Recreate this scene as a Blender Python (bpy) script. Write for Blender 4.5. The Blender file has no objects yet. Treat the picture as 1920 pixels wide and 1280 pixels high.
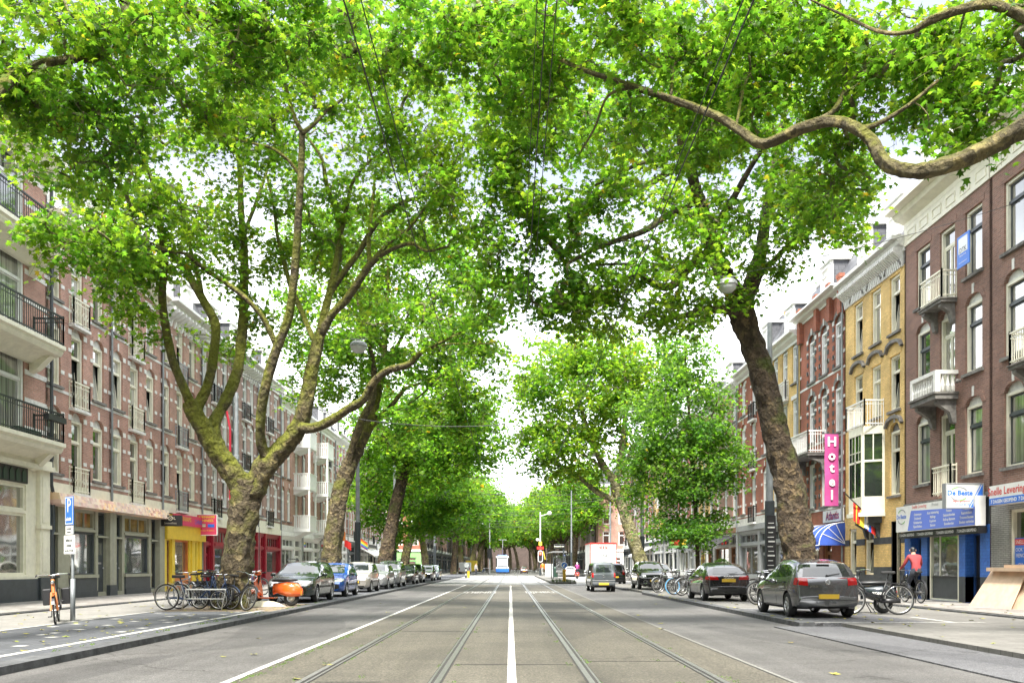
import bpy, bmesh, math, random
import numpy as np
from mathutils import Vector, Matrix
from mathutils import noise as mnoise
from mathutils.bvhtree import BVHTree
R = math.radians
# ---------------------------------------------------------------- camera, sky, sun, exposure
scn = bpy.context.scene
F, CX, CY, H0 = 1650.0, 957.0, 1062.0, 1.25      # focal length in pixels of a 1920 px wide picture, vanishing point, eye height
cam_d = bpy.data.cameras.new("camera"); cam = bpy.data.objects.new("camera", cam_d)
scn.collection.objects.link(cam); scn.camera = cam
cam_d.sensor_width = 36; cam_d.lens = 36 * F / 1920
cam_d.shift_x = (960 - CX) / 1920; cam_d.shift_y = (CY - 640) / 1920
cam_d.clip_start = 0.05; cam_d.clip_end = 3000
cam.location = (0, 0, H0); cam.rotation_euler = (R(90), 0, 0)
w = bpy.data.worlds.new("World"); scn.world = w; w.use_nodes = True
nt = w.node_tree; nt.nodes.clear()
SUN_EL, SUN_AZ = 58, 186
wo = nt.nodes.new("ShaderNodeOutputWorld"); bg = nt.nodes.new("ShaderNodeBackground")
sky = nt.nodes.new("ShaderNodeTexSky"); sky.sky_type = 'NISHITA'; sky.sun_disc = False
sky.sun_elevation = R(SUN_EL); sky.sun_rotation = R(SUN_AZ); sky.dust_density = 3.0; sky.air_density = 1.0
mixc = nt.nodes.new("ShaderNodeMix"); mixc.data_type = 'RGBA'
tc = nt.nodes.new("ShaderNodeTexCoord"); nz = nt.nodes.new("ShaderNodeTexNoise")
nz.inputs["Scale"].default_value = 2.2; nz.inputs["Detail"].default_value = 6
cr = nt.nodes.new("ShaderNodeMapRange"); cr.inputs[1].default_value = 0.34; cr.inputs[2].default_value = 0.60
cr.inputs[3].default_value = 0.72; cr.inputs[4].default_value = 1.0
nt.links.new(tc.outputs["Generated"], nz.inputs["Vector"]); nt.links.new(nz.outputs[0], cr.inputs[0])
nt.links.new(cr.outputs[0], mixc.inputs[0]); nt.links.new(sky.outputs[0], mixc.inputs[6])
sp = nt.nodes.new("ShaderNodeSeparateXYZ"); nt.links.new(tc.outputs["Generated"], sp.inputs[0])
rp_ = nt.nodes.new("ShaderNodeValToRGB"); nt.links.new(sp.outputs[2], rp_.inputs[0]); e_ = rp_.color_ramp.elements
while len(e_) < 6: e_.new(.5)
for k_, (p_, c_) in enumerate(((0, (.95, .96, .97)), (.26, (.85, .87, .9)), (.40, (.19, .205, .245)), (.56, (.19, .205, .245)), (.74, (.85, .87, .9)), (1, (1, 1, 1)))):
    e_[k_].position = p_; e_[k_].color = (*c_, 1)
sc9 = nt.nodes.new("ShaderNodeVectorMath"); sc9.operation = 'SCALE'; sc9.inputs[3].default_value = 9.4; nt.links.new(rp_.outputs[0], sc9.inputs[0])
nt.links.new(sc9.outputs[0], mixc.inputs[7]); nt.links.new(mixc.outputs[2], bg.inputs[0]); bg.inputs[1].default_value = 0.1
nt.links.new(bg.outputs[0], wo.inputs[0])
sl = bpy.data.lights.new("sun", 'SUN'); sun = bpy.data.objects.new("sun", sl); scn.collection.objects.link(sun)
sl.energy = 2.3; sl.angle = R(9); sl.color = (1.0, 0.96, 0.88)
_sd = Vector((math.sin(R(SUN_AZ)) * math.cos(R(SUN_EL)), math.cos(R(SUN_AZ)) * math.cos(R(SUN_EL)), math.sin(R(SUN_EL))))
sun.rotation_euler = _sd.to_track_quat('Z', 'Y').to_euler(); sun.location = (0, 0, 60)
vs = scn.view_settings; vs.view_transform = 'Standard'; vs.look = 'None'; vs.gamma = 1; vs.use_curve_mapping = False
vs.exposure = 2.4
scn.render.engine = 'CYCLES'
cy = scn.cycles; cy.max_bounces = 8; cy.diffuse_bounces = 4; cy.glossy_bounces = 3; cy.transmission_bounces = 6
cy.transparent_max_bounces = 8; cy.sample_clamp_indirect = 8; cy.caustics_reflective = False; cy.caustics_refractive = False
cy.use_denoising = True

# ---------------------------------------------------------------- helpers
C = scn.collection
rng = random.Random(7); nrg = np.random.default_rng(11)
def P(px, py, d):
    return Vector(((px - CX) / F * d, d, H0 + (CY - py) / F * d))
def link(o, parent=None):
    C.objects.link(o)
    if parent is not None: o.parent = parent
    return o
def tag(o, label=None, cat=None, group=None, kind=None):
    if label: o["label"] = label
    if cat: o["category"] = cat
    if group: o["group"] = group
    if kind: o["kind"] = kind
    return o
def empty(name, loc=(0, 0, 0), rz=0, parent=None):
    o = bpy.data.objects.new(name, None); link(o, parent); o.location = loc; o.rotation_euler = (0, 0, rz)
    o.empty_display_size = 0.2
    return o
def children_of(o): return [c for c in C.objects if c.parent == o]
def copy_tree(o, parent=None, kids=None):
    if kids is None:
        kids = {}
        for c in C.objects:
            if c.parent: kids.setdefault(c.parent.name, []).append(c)
    c = o.copy(); C.objects.link(c); c.parent = parent
    for ch in kids.get(o.name, []): copy_tree(ch, c, kids)
    return c

def mat(name, col=(.5, .5, .5), rough=.6, metal=0.0, spec=None, noise=0.0, nscale=8.0, bump=0.0, bscale=40.0, emit=0.0, col2=None):
    m = bpy.data.materials.new(name); m.use_nodes = True; n = m.node_tree.nodes; l = m.node_tree.links
    b = n["Principled BSDF"]; b.inputs["Base Color"].default_value = (*col, 1); b.inputs["Roughness"].default_value = rough
    b.inputs["Metallic"].default_value = metal
    if spec is not None: b.inputs["Specular IOR Level"].default_value = spec
    if emit: b.inputs["Emission Color"].default_value = (*col, 1); b.inputs["Emission Strength"].default_value = emit
    if noise or col2:
        t = n.new("ShaderNodeTexCoord"); x = n.new("ShaderNodeTexNoise"); x.inputs["Scale"].default_value = nscale
        x.inputs["Detail"].default_value = 6; x.inputs["Roughness"].default_value = .65
        l.new(t.outputs["Object"], x.inputs["Vector"])
        c2 = col2 or tuple(max(0, v * (1 - noise)) for v in col); c1 = col if col2 else tuple(min(1, v * (1 + noise * .6)) for v in col)
        r = n.new("ShaderNodeValToRGB"); r.color_ramp.elements[0].position = .35; r.color_ramp.elements[1].position = .65
        r.color_ramp.elements[0].color = (*c2, 1); r.color_ramp.elements[1].color = (*c1, 1)
        l.new(x.outputs[0], r.inputs[0]); l.new(r.outputs[0], b.inputs["Base Color"])
    if bump:
        t = n.new("ShaderNodeTexCoord"); x = n.new("ShaderNodeTexNoise"); x.inputs["Scale"].default_value = bscale; x.inputs["Detail"].default_value = 5
        l.new(t.outputs["Object"], x.inputs["Vector"]); bp = n.new("ShaderNodeBump"); bp.inputs["Strength"].default_value = bump; bp.inputs["Distance"].default_value = .02
        l.new(x.outputs[0], bp.inputs["Height"]); l.new(bp.outputs[0], b.inputs["Normal"])
    return m

class MB:
    """collects polygons and links them as one mesh object"""
    def __init__(s): s.v = []; s.f = []; s.m = []
    def quad(s, a, b, c, d, m=0):
        i = len(s.v); s.v += [tuple(a), tuple(b), tuple(c), tuple(d)]; s.f.append((i, i+1, i+2, i+3)); s.m.append(m)
    def poly(s, pts, m=0):
        i = len(s.v); s.v += [tuple(p) for p in pts]; s.f.append(tuple(range(i, i+len(pts)))); s.m.append(m)
    def box(s, x0, x1, y0, y1, z0, z1, m=0):
        i = len(s.v)
        s.v += [(x0,y0,z0),(x1,y0,z0),(x1,y1,z0),(x0,y1,z0),(x0,y0,z1),(x1,y0,z1),(x1,y1,z1),(x0,y1,z1)]
        for f in ((0,3,2,1),(4,5,6,7),(0,1,5,4),(1,2,6,5),(2,3,7,6),(3,0,4,7)):
            s.f.append(tuple(i+k for k in f)); s.m.append(m)
    def prism(s, pts, a, b, axis='y', m=0):
        """pts 2-D polygon extruded between a and b along axis"""
        def q(p, t): return (p[0], t, p[1]) if axis == 'y' else ((t, p[0], p[1]) if axis == 'x' else (p[0], p[1], t))
        i = len(s.v); n = len(pts); s.v += [q(p, a) for p in pts] + [q(p, b) for p in pts]
        s.f.append(tuple(range(i, i+n))); s.m.append(m); s.f.append(tuple(range(i+2*n-1, i+n-1, -1))); s.m.append(m)
        for k in range(n):
            j = (k+1) % n; s.f.append((i+k, i+n+k, i+n+j, i+j)); s.m.append(m)
    def tube(s, pts, rad, n=6, m=0, cap=True, jit=0.0):
        pts = [Vector(p) for p in pts]
        if not hasattr(rad, '__len__'): rad = [rad]*len(pts)
        rings = []; up = Vector((0, 0, 1)); prev = None
        for k, p in enumerate(pts):
            t = (pts[min(k+1, len(pts)-1)] - pts[max(k-1, 0)])
            if t.length < 1e-9: t = Vector((0,0,1))
            t.normalize()
            if prev is None:
                a = t.cross(up) if abs(t.z) < .95 else t.cross(Vector((1, 0, 0)))
            else:
                a = prev - t * prev.dot(t)
            if a.length < 1e-6: a = t.orthogonal()
            a.normalize(); prev = a; b = t.cross(a); i = len(s.v)
            for q in range(n):
                an = 2*math.pi*q/n; rr = rad[k]*(1+(rng.uniform(-jit, jit) if jit else 0))
                s.v.append(tuple(p + (a*math.cos(an) + b*math.sin(an))*rr))
            rings.append(i)
        for k in range(len(rings)-1):
            for q in range(n):
                q2 = (q+1) % n; s.f.append((rings[k]+q, rings[k]+q2, rings[k+1]+q2, rings[k+1]+q)); s.m.append(m)
        if cap:
            s.f.append(tuple(rings[0]+q for q in range(n-1, -1, -1))); s.m.append(m)
            s.f.append(tuple(rings[-1]+q for q in range(n))); s.m.append(m)
    def bar(s, a, b, r, n=6, m=0): s.tube([a, b], r, n, m)
    def lathe(s, prof, n=16, m=0, axis='z', c=(0, 0, 0)):
        """prof: list of (radius, height)"""
        i = len(s.v); k = len(prof)
        for q in range(n):
            an = 2*math.pi*q/n; ca, sa = math.cos(an), math.sin(an)
            for r, h in prof:
                p = (r*ca, r*sa, h) if axis == 'z' else ((h, r*ca, r*sa) if axis == 'x' else (r*ca, h, r*sa))
                s.v.append((p[0]+c[0], p[1]+c[1], p[2]+c[2]))
        for q in range(n):
            q2 = (q+1) % n
            for j in range(k-1): s.f.append((i+q*k+j, i+q2*k+j, i+q2*k+j+1, i+q*k+j+1)); s.m.append(m)
    def torus(s, c, R0, r, axis='y', n=28, k=8, m=0):
        prof = [(R0 + r*math.cos(2*math.pi*j/k), r*math.sin(2*math.pi*j/k)) for j in range(k+1)]
        s.lathe(prof, n, m, axis, c)
    def ball(s, c, r, m=0, n=10, sq=(1, 1, 1)):
        prof = [(math.sin(math.pi*j/n)*r, -math.cos(math.pi*j/n)*r) for j in range(n+1)]
        i0 = len(s.v); s.lathe(prof, n*2, m, 'z', (0, 0, 0))
        for q in range(i0, len(s.v)):
            v = s.v[q]; s.v[q] = (v[0]*sq[0]+c[0], v[1]*sq[1]+c[1], v[2]*sq[2]+c[2])
    def build(s, name, mats, parent=None, smooth=False, loc=None, fix=False, bevel=0):
        me = bpy.data.meshes.new(name); me.from_pydata(s.v, [], s.f)
        if not isinstance(mats, (list, tuple)): mats = [mats]
        for q in mats: me.materials.append(q)
        me.polygons.foreach_set("material_index", s.m)
        if fix:
            bm = bmesh.new(); bm.from_mesh(me); bmesh.ops.remove_doubles(bm, verts=bm.verts, dist=1e-4)
            bmesh.ops.recalc_face_normals(bm, faces=bm.faces); bm.to_mesh(me); bm.free()
        if smooth: me.shade_smooth()
        me.update(); o = bpy.data.objects.new(name, me); link(o, parent)
        if loc is not None: o.location = loc
        if bevel:
            b = o.modifiers.new("bevel", 'BEVEL'); b.width = bevel; b.segments = 2; b.limit_method = 'ANGLE'
        return o
def smooth_angle(o, ang=35):
    me = o.data; me.shade_smooth()
    try: me.set_sharp_from_angle(angle=R(ang))
    except Exception: pass

def catmull(pts, sub=4):
    """pts: list of tuples (any dim)"""
    a = [np.array(p, float) for p in pts]; out = []
    for i in range(len(a)-1):
        p0 = a[i-1] if i else 2*a[0]-a[1]; p1, p2 = a[i], a[i+1]; p3 = a[i+2] if i+2 < len(a) else 2*a[-1]-a[-2]
        for k in range(sub):
            t = k/sub
            out.append(.5*((2*p1)+(-p0+p2)*t+(2*p0-5*p1+4*p2-p3)*t*t+(-p0+3*p1-3*p2+p3)*t**3))
    out.append(a[-1]); return out

def text_mesh(txt, size=1.0, depth=0.0, bold=0.0, align='CENTER', res=2, shear=0, width=None):
    """lettering as mesh data in the XZ plane facing -Y, returns (verts, faces)"""
    cu = bpy.data.curves.new("lettering", 'FONT'); cu.body = txt; cu.size = size; cu.align_x = align; cu.align_y = 'CENTER'
    cu.offset = bold; cu.resolution_u = res; cu.extrude = depth; cu.shear = shear
    o = bpy.data.objects.new("lettering", cu); C.objects.link(o)
    dg = bpy.context.evaluated_depsgraph_get(); dg.update(); me = bpy.data.meshes.new_from_object(o.evaluated_get(dg))
    v = [(p.co.x, -p.co.z, p.co.y) for p in me.vertices]; f = [tuple(q.vertices) for q in me.polygons]
    bpy.data.objects.remove(o); bpy.data.curves.remove(cu); bpy.data.meshes.remove(me)
    if width and v:
        x0 = min(p[0] for p in v); x1 = max(p[0] for p in v); k = width/max(1e-6, x1-x0); v = [(p[0]*k, p[1], p[2]) for p in v]
    return v, f
def add_text(mb, txt, x, y, z, size, m=0, **kw):
    v, f = text_mesh(txt, size, **kw); i = len(mb.v); mb.v += [(p[0]+x, p[1]+y, p[2]+z) for p in v]
    mb.f += [tuple(i+k for k in q) for q in f]; mb.m += [m]*len(f)
# ---------------------------------------------------------------- materials
def nodes_of(name):
    m = bpy.data.materials.new(name); m.use_nodes = True; n = m.node_tree.nodes; l = m.node_tree.links
    return m, n, l, n["Principled BSDF"]
def ramp(n, l, src, stops):
    r = n.new("ShaderNodeValToRGB"); e = r.color_ramp.elements
    while len(e) < len(stops): e.new(0.5)
    for k, (p, c) in enumerate(stops): e[k].position = p; e[k].color = (*c, 1)
    l.new(src, r.inputs[0]); return r.outputs[0]
def noise(n, l, vec, scale, detail=6, rough=.6):
    x = n.new("ShaderNodeTexNoise"); x.inputs["Scale"].default_value = scale; x.inputs["Detail"].default_value = detail
    x.inputs["Roughness"].default_value = rough; l.new(vec, x.inputs["Vector"]); return x.outputs[0]
def mixrgb(n, l, fac, a, b, mode='MIX'):
    x = n.new("ShaderNodeMix"); x.data_type = 'RGBA'; x.blend_type = mode
    for s, i in ((fac, 0), (a, 6), (b, 7)):
        if hasattr(s, 'links') or hasattr(s, 'is_linked'): l.new(s, x.inputs[i])
        elif i == 0: x.inputs[0].default_value = s
        else: x.inputs[i].default_value = (*s, 1)
    return x.outputs[2]
def bumpn(n, l, h, st, dist=.02):
    b = n.new("ShaderNodeBump"); b.inputs["Strength"].default_value = st; b.inputs["Distance"].default_value = dist
    l.new(h, b.inputs["Height"]); return b.outputs[0]
def objco(n, l, kind="Object"):
    return n.new("ShaderNodeTexCoord").outputs[kind]
def mapping(n, l, vec, sc=(1,1,1), rot=(0,0,0), loc=(0,0,0)):
    m = n.new("ShaderNodeMapping"); m.inputs["Scale"].default_value = sc; m.inputs["Rotation"].default_value = rot; m.inputs["Location"].default_value = loc
    l.new(vec, m.inputs["Vector"]); return m.outputs[0]

def asphalt(name, c1, c2, grain=260, streak=True, tint=None):
    m, n, l, b = nodes_of(name); o = objco(n, l)
    g = noise(n, l, o, grain/5, 3, .85); big = noise(n, l, o, .55, 4, .55)
    col = ramp(n, l, g, [(.36, tuple(v*.4 for v in c1)), (.5, c1), (.64, tuple(min(1, v*1.9) for v in c1))])
    col2 = ramp(n, l, g, [(.36, tuple(v*.4 for v in c2)), (.5, c2), (.64, tuple(min(1, v*1.9) for v in c2))])
    f = ramp(n, l, big, [(.42, (0, 0, 0)), (.6, (1, 1, 1))]); c = mixrgb(n, l, f, col, col2)
    g3 = noise(n, l, o, 15, 3, .8); c = mixrgb(n, l, .8, c, ramp(n, l, g3, [(.36, (.68,)*3), (.64, (1.3,)*3)]), 'MULTIPLY')
    if streak:
        s = noise(n, l, mapping(n, l, o, (2.3, .06, 1)), 1.0, 4, .6)
        c = mixrgb(n, l, .65, c, ramp(n, l, s, [(.3, (.62, .61, .6)), (.7, (1.12, 1.12, 1.12))]), 'MULTIPLY')
        st = noise(n, l, mapping(n, l, o, (.5, 3.0, 1)), 1.0, 5, .6)
        c = mixrgb(n, l, .3, c, ramp(n, l, st, [(.38, (.7, .69, .67)), (.62, (1.1, 1.1, 1.1))]), 'MULTIPLY')
    vo = n.new("ShaderNodeTexVoronoi"); vo.feature = 'DISTANCE_TO_EDGE'; vo.inputs["Scale"].default_value = .42
    wp = n.new("ShaderNodeVectorMath"); wp.operation = 'ADD'; l.new(o, wp.inputs[0]); wn = n.new("ShaderNodeTexNoise"); wn.inputs["Scale"].default_value = 1.6; wn.inputs["Detail"].default_value = 5; l.new(o, wn.inputs["Vector"]); l.new(wn.outputs[1], wp.inputs[1]); l.new(wp.outputs[0], vo.inputs["Vector"])
    ck = ramp(n, l, vo.outputs[0], [(.004, (.45, .44, .43)), (.011, (1, 1, 1))]); cm = ramp(n, l, noise(n, l, o, .23, 2, .5), [(.5, (0, 0, 0)), (.56, (1, 1, 1))])
    c = mixrgb(n, l, 1.0, c, mixrgb(n, l, cm, (1, 1, 1), ck), 'MULTIPLY')
    pt = ramp(n, l, noise(n, l, mapping(n, l, o, (.35, .12, 1), loc=(3, 1, 0)), 1, 0, .2), [(.60, (1, 1, 1)), (.605, (.74, .74, .75))]); c = mixrgb(n, l, 1.0, c, pt, 'MULTIPLY')
    l.new(c, b.inputs["Base Color"]); b.inputs["Roughness"].default_value = .72
    l.new(bumpn(n, l, g, .6, .006), b.inputs["Normal"]); return m

def bricks(name, c1, c2, mortar, bw=.21, bh=.062, ms=.007, rough=.85, vary=.35, horiz=True, bump=.5, off=.5):
    """bricks laid in the object's XZ plane (walls) or XY plane (paving)"""
    m, n, l, b = nodes_of(name); o = objco(n, l)
    if horiz:
        s = n.new("ShaderNodeSeparateXYZ"); l.new(o, s.inputs[0]); ad = n.new("ShaderNodeMath"); ad.operation = 'ADD'
        l.new(s.outputs[0], ad.inputs[0]); l.new(s.outputs[1], ad.inputs[1])
        cmb = n.new("ShaderNodeCombineXYZ"); l.new(ad.outputs[0], cmb.inputs[0]); l.new(s.outputs[2], cmb.inputs[1]); vec = cmb.outputs[0]
    else: vec = o
    t = n.new("ShaderNodeTexBrick"); l.new(vec, t.inputs["Vector"]); t.offset = off
    t.inputs["Color1"].default_value = (*c1, 1); t.inputs["Color2"].default_value = (*c2, 1); t.inputs["Mortar"].default_value = (*mortar, 1)
    t.inputs["Scale"].default_value = 1; t.inputs["Mortar Size"].default_value = ms; t.inputs["Mortar Smooth"].default_value = .2
    t.inputs["Brick Width"].default_value = bw; t.inputs["Row Height"].default_value = bh; t.inputs["Bias"].default_value = 0
    big = noise(n, l, o, .8, 5, .6); f = ramp(n, l, big, [(.3, (1-vary,)*3), (.7, (1+vary*.5,)*3)])
    c = mixrgb(n, l, 1.0, t.outputs[0], f, 'MULTIPLY')
    fine = noise(n, l, o, 14, 3, .7); c = mixrgb(n, l, .6, c, ramp(n, l, fine, [(.3, (.65,)*3), (.7, (1.15,)*3)]), 'MULTIPLY')
    l.new(c, b.inputs["Base Color"]); b.inputs["Roughness"].default_value = rough
    if bump:
        inv = n.new("ShaderNodeMath"); inv.operation = 'SUBTRACT'; inv.inputs[0].default_value = 1; l.new(t.outputs["Fac"], inv.inputs[1])
        l.new(bumpn(n, l, inv.outputs[0], bump, .008), b.inputs["Normal"])
    return m

def leafmat(name, a, bcol, warm=.04, trans=.62):
    m, n, l, b = nodes_of(name); out = n["Material Output"]
    g = n.new("ShaderNodeNewGeometry"); o = objco(n, l)
    rp = ramp(n, l, g.outputs["Random Per Island"], [(0, tuple(v*.55 for v in a)), (.5, a), (1-warm, bcol), (1, (.28, .16, .02))])
    big = noise(n, l, o, .35, 3, .6)
    c = mixrgb(n, l, 1.0, rp, ramp(n, l, big, [(.35, (.72, .85, .8)), (.65, (1.3, 1.12, .95))]), 'MULTIPLY')
    b.inputs["Roughness"].default_value = .42; b.inputs["Specular IOR Level"].default_value = .3
    l.new(c, b.inputs["Base Color"])
    t = n.new("ShaderNodeBsdfTranslucent")
    c2 = mixrgb(n, l, 1.0, c, (2.35, 2.4, 1.15), 'MULTIPLY'); l.new(c2, t.inputs["Color"])
    mx = n.new("ShaderNodeMixShader"); mx.inputs[0].default_value = trans
    l.new(b.outputs[0], mx.inputs[1]); l.new(t.outputs[0], mx.inputs[2]); l.new(mx.outputs[0], out.inputs["Surface"])
    return m

def barkmat(name, base, dark, moss, mossamt=.5):
    m, n, l, b = nodes_of(name); o = objco(n, l)
    ver = mapping(n, l, o, (1, 1, .8))
    n1 = noise(n, l, ver, 9, 7, .7); n2 = noise(n, l, o, 1.1, 4, .6)
    v = n.new("ShaderNodeTexVoronoi"); v.inputs["Scale"].default_value = 6.5
    nn = n.new("ShaderNodeTexNoise"); nn.inputs["Scale"].default_value = 5; nn.inputs["Detail"].default_value = 4; l.new(ver, nn.inputs["Vector"])
    va = n.new("ShaderNodeVectorMath"); va.operation = 'MULTIPLY_ADD'; l.new(nn.outputs[1], va.inputs[0]); va.inputs[1].default_value = (.35, .35, .35); l.new(ver, va.inputs[2]); l.new(va.outputs[0], v.inputs["Vector"])
    vc = n.new("ShaderNodeSeparateColor"); l.new(v.outputs["Color"], vc.inputs[0])
    c = ramp(n, l, n1, [(.3, dark), (.52, base), (.75, tuple(min(1, x*1.7) for x in base))])
    c = mixrgb(n, l, .8, c, ramp(n, l, vc.outputs[0], [(.2, (.55, .52, .48)), (.45, (.95, .93, .9)), (.8, (1.15, 1.2, 1.1)), (.9, (1.9, 1.85, 1.5))]), 'MULTIPLY')
    g = n.new("ShaderNodeNewGeometry"); s = n.new("ShaderNodeSeparateXYZ"); l.new(g.outputs["Normal"], s.inputs[0])
    ma = n.new("ShaderNodeMath"); ma.operation = 'MULTIPLY_ADD'; l.new(s.outputs[2], ma.inputs[0]); ma.inputs[1].default_value = .28; l.new(n2, ma.inputs[2])
    f = ramp(n, l, ma.outputs[0], [(.64-.3*mossamt, (0, 0, 0)), (.80-.25*mossamt, (1, 1, 1))])
    mc = ramp(n, l, n1, [(.3, tuple(x*.5 for x in moss)), (.7, moss)])
    c = mixrgb(n, l, f, c, mc); l.new(c, b.inputs["Base Color"]); b.inputs["Roughness"].default_value = .9
    hb = n.new("ShaderNodeMath"); hb.operation = 'ADD'; l.new(n1, hb.inputs[0]); l.new(v.outputs["Distance"], hb.inputs[1])
    l.new(bumpn(n, l, hb.outputs[0], 1.0, .11), b.inputs["Normal"]); return m

def glassmat(name, base=(.03, .035, .035), cur=(.35, .35, .32), amt=.3):
    """window glass with a curtained or dark room behind, varied per window"""
    m, n, l, b = nodes_of(name); oi = n.new("ShaderNodeObjectInfo"); o = objco(n, l)
    n1 = noise(n, l, mapping(n, l, o, (14, 1, .3)), 1.0, 2, .5)
    cc = ramp(n, l, n1, [(.35, tuple(v*.45 for v in cur)), (.65, cur)])
    fr = n.new("ShaderNodeMath"); fr.operation = 'GREATER_THAN'; l.new(oi.outputs["Random"], fr.inputs[0]); fr.inputs[1].default_value = 1-amt
    l.new(mixrgb(n, l, fr.outputs[0], base, cc), b.inputs["Base Color"])
    b.inputs["Roughness"].default_value = .04; b.inputs["IOR"].default_value = 2.1; b.inputs["Specular IOR Level"].default_value = .9; b.inputs["Coat Weight"].default_value = .6
    b.inputs["Coat Roughness"].default_value = .02
    l.new(bumpn(n, l, noise(n, l, o, 1.2, 1, .4), .12, .05), b.inputs["Normal"]); return m

def paintmat(name, col, rough=.25, metal=.3):
    m, n, l, b = nodes_of(name); b.inputs["Base Color"].default_value = (*col, 1); b.inputs["Metallic"].default_value = metal
    b.inputs["Roughness"].default_value = rough; b.inputs["Coat Weight"].default_value = 1; b.inputs["Coat Roughness"].default_value = .03; b.inputs["Coat IOR"].default_value = 1.7
    o = objco(n, l); x = noise(n, l, o, 3, 5, .6)
    l.new(mixrgb(n, l, 1.0, col, ramp(n, l, x, [(.35, (.82,)*3), (.65, (1.1,)*3)]), 'MULTIPLY'), b.inputs["Base Color"]); return m

M = {}
M['asphalt'] = asphalt("asphalt", (.096, .092, .088), (.076, .073, .07))
M['trambed'] = asphalt("tram_bed_asphalt", (.088, .079, .061), (.07, .063, .049), 170)
M['newasphalt'] = asphalt("fresh_asphalt", (.10, .10, .105), (.085, .085, .09), 260, False)
M['crossing'] = asphalt("sunlit_crossing_asphalt", (.30, .295, .285), (.26, .255, .245), 200)  # asphalt with the sunlit brightness of the junction put into its colour
M['cobble'] = bricks("dark_cobbles", (.075, .08, .09), (.10, .105, .115), (.05, .05, .05), .2, .1, .008, .8, .3, False, .6)
M['tiles'] = bricks("pavement_tiles", (.145, .14, .127), (.18, .172, .158), (.085, .08, .072), .6, .3, .008, .85, .18, False, .3)
M['path'] = bricks("cycle_path_tiles", (.205, .197, .18), (.24, .228, .21), (.14, .135, .125), .3, .3, .006, .85, .15, False, .2)
M['sidewalk'] = bricks("sidewalk_tiles", (.21, .19, .17), (.29, .275, .255), (.13, .12, .11), .3, .3, .008, .85, .3, False, .3)
M['kerb'] = mat("kerb_stone", (.085, .087, .09), .8, noise=.5, nscale=5, bump=.5, bscale=60)
M['kerb_light'] = mat("light_kerb", (.33, .32, .30), .8, noise=.35, nscale=5, bump=.4, bscale=60)
M['roadpaint'] = mat("road_paint", (.48, .47, .44), .8, noise=.4, nscale=14, bump=.3, bscale=120)
M['oldpaint'] = mat("worn_road_paint", (.17, .165, .15), .8, noise=.4, nscale=30)
M['rail'] = mat("rail_steel", (.21, .205, .195), .36, .5, noise=.3, nscale=20)
M['groove'] = mat("rail_groove", (.035, .032, .03), .7)
M['dirt'] = mat("tree_pit_dirt", (.22, .17, .115), .95, noise=.55, nscale=6, bump=.8, bscale=30)
M['moss'] = mat("moss_green", (.06, .10, .018), .95, noise=.5, nscale=30)
M['leaf'] = leafmat("plane_leaf", (.08, .185, .024), (.14, .26, .034), .008)
M['leaf_lime'] = leafmat("plane_leaf_lime", (.12, .205, .026), (.19, .275, .036), .012)
M['leaf_dark'] = leafmat("young_tree_leaf", (.075, .165, .045), (.135, .235, .055), .008)
M['bark_mid'] = barkmat("lower_trunk_bark", (.125, .098, .06), (.04, .03, .021), (.15, .15, .025), .5)
M['fallen'] = mat("fallen_leaf", (.34, .27, .05), .8, col2=(.16, .2, .03), nscale=3)
M['bark'] = barkmat("plane_bark", (.095, .068, .043), (.03, .022, .016), (.10, .12, .02), .28)
M['bark_moss'] = barkmat("mossy_plane_bark", (.12, .095, .05), (.035, .027, .018), (.17, .18, .016), .82)
M['bark_green'] = barkmat("green_mossy_bark", (.13, .105, .055), (.045, .036, .022), (.20, .21, .022), .95)
M['bark_limb'] = barkmat("limb_bark", (.15, .125, .06), (.075, .06, .033), (.17, .17, .02), .5)
M['bikeblue'] = mat("bicycle_blue", (.025, .05, .12), .4)
M['bark_grey'] = barkmat("smooth_plane_bark", (.24, .22, .13), (.13, .115, .07), (.2, .2, .06), .4)
M['brick_red'] = bricks("red_brick", (.50, .255, .19), (.39, .195, .145), (.45, .39, .33))
M['brick_orange'] = bricks("orange_red_brick", (.42, .12, .06), (.34, .10, .055), (.25, .18, .14))
M['brick_brown'] = bricks("brown_brick", (.42, .25, .19), (.32, .19, .15), (.38, .32, .28))
M['brick_purple'] = bricks("purple_brown_brick", (.32, .17, .125), (.23, .125, .095), (.32, .25, .21), vary=.25, bump=1)
M['brick_yellow'] = bricks("yellow_brick", (.88, .60, .22), (.74, .49, .16), (.52, .40, .22), bump=1)
M['brick_dark'] = bricks("dark_brick", (.10, .065, .05), (.08, .052, .045), (.12, .1, .09))
M['brick_blue'] = bricks("blue_painted_brick", (.045, .16, .55), (.055, .19, .60), (.03, .11, .42), .2, .1, .006, .45)
M['brick_grey'] = bricks("grey_glazed_brick", (.36, .36, .33), (.30, .30, .28), (.13, .13, .12), .25, .055, .009, .4)
M['slate'] = bricks("slate_tiles", (.085, .088, .1), (.125, .128, .14), (.04, .04, .045), .3, .2, .01, .5, .3)
M['white'] = mat("white_paint", (.78, .78, .75), .5, noise=.08, nscale=4)
M['cream'] = mat("cream_paint", (.78, .75, .61), .5, noise=.1, nscale=4)
M['stone'] = mat("white_stone_band", (.70, .69, .65), .8, noise=.18, nscale=7)
M['greystone'] = mat("grey_stone", (.19, .18, .165), .85, noise=.45, nscale=5, bump=.3)
M['darkstone'] = mat("dark_plinth", (.05, .055, .06), .6, noise=.3, nscale=4)
M['olive'] = mat("olive_paint", (.33, .325, .25), .5, noise=.12, nscale=4)
M['charcoal'] = mat("charcoal_paint", (.05, .06, .068), .4, noise=.2, nscale=4)
M['black'] = mat("black_paint", (.02, .02, .022), .4)
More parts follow.
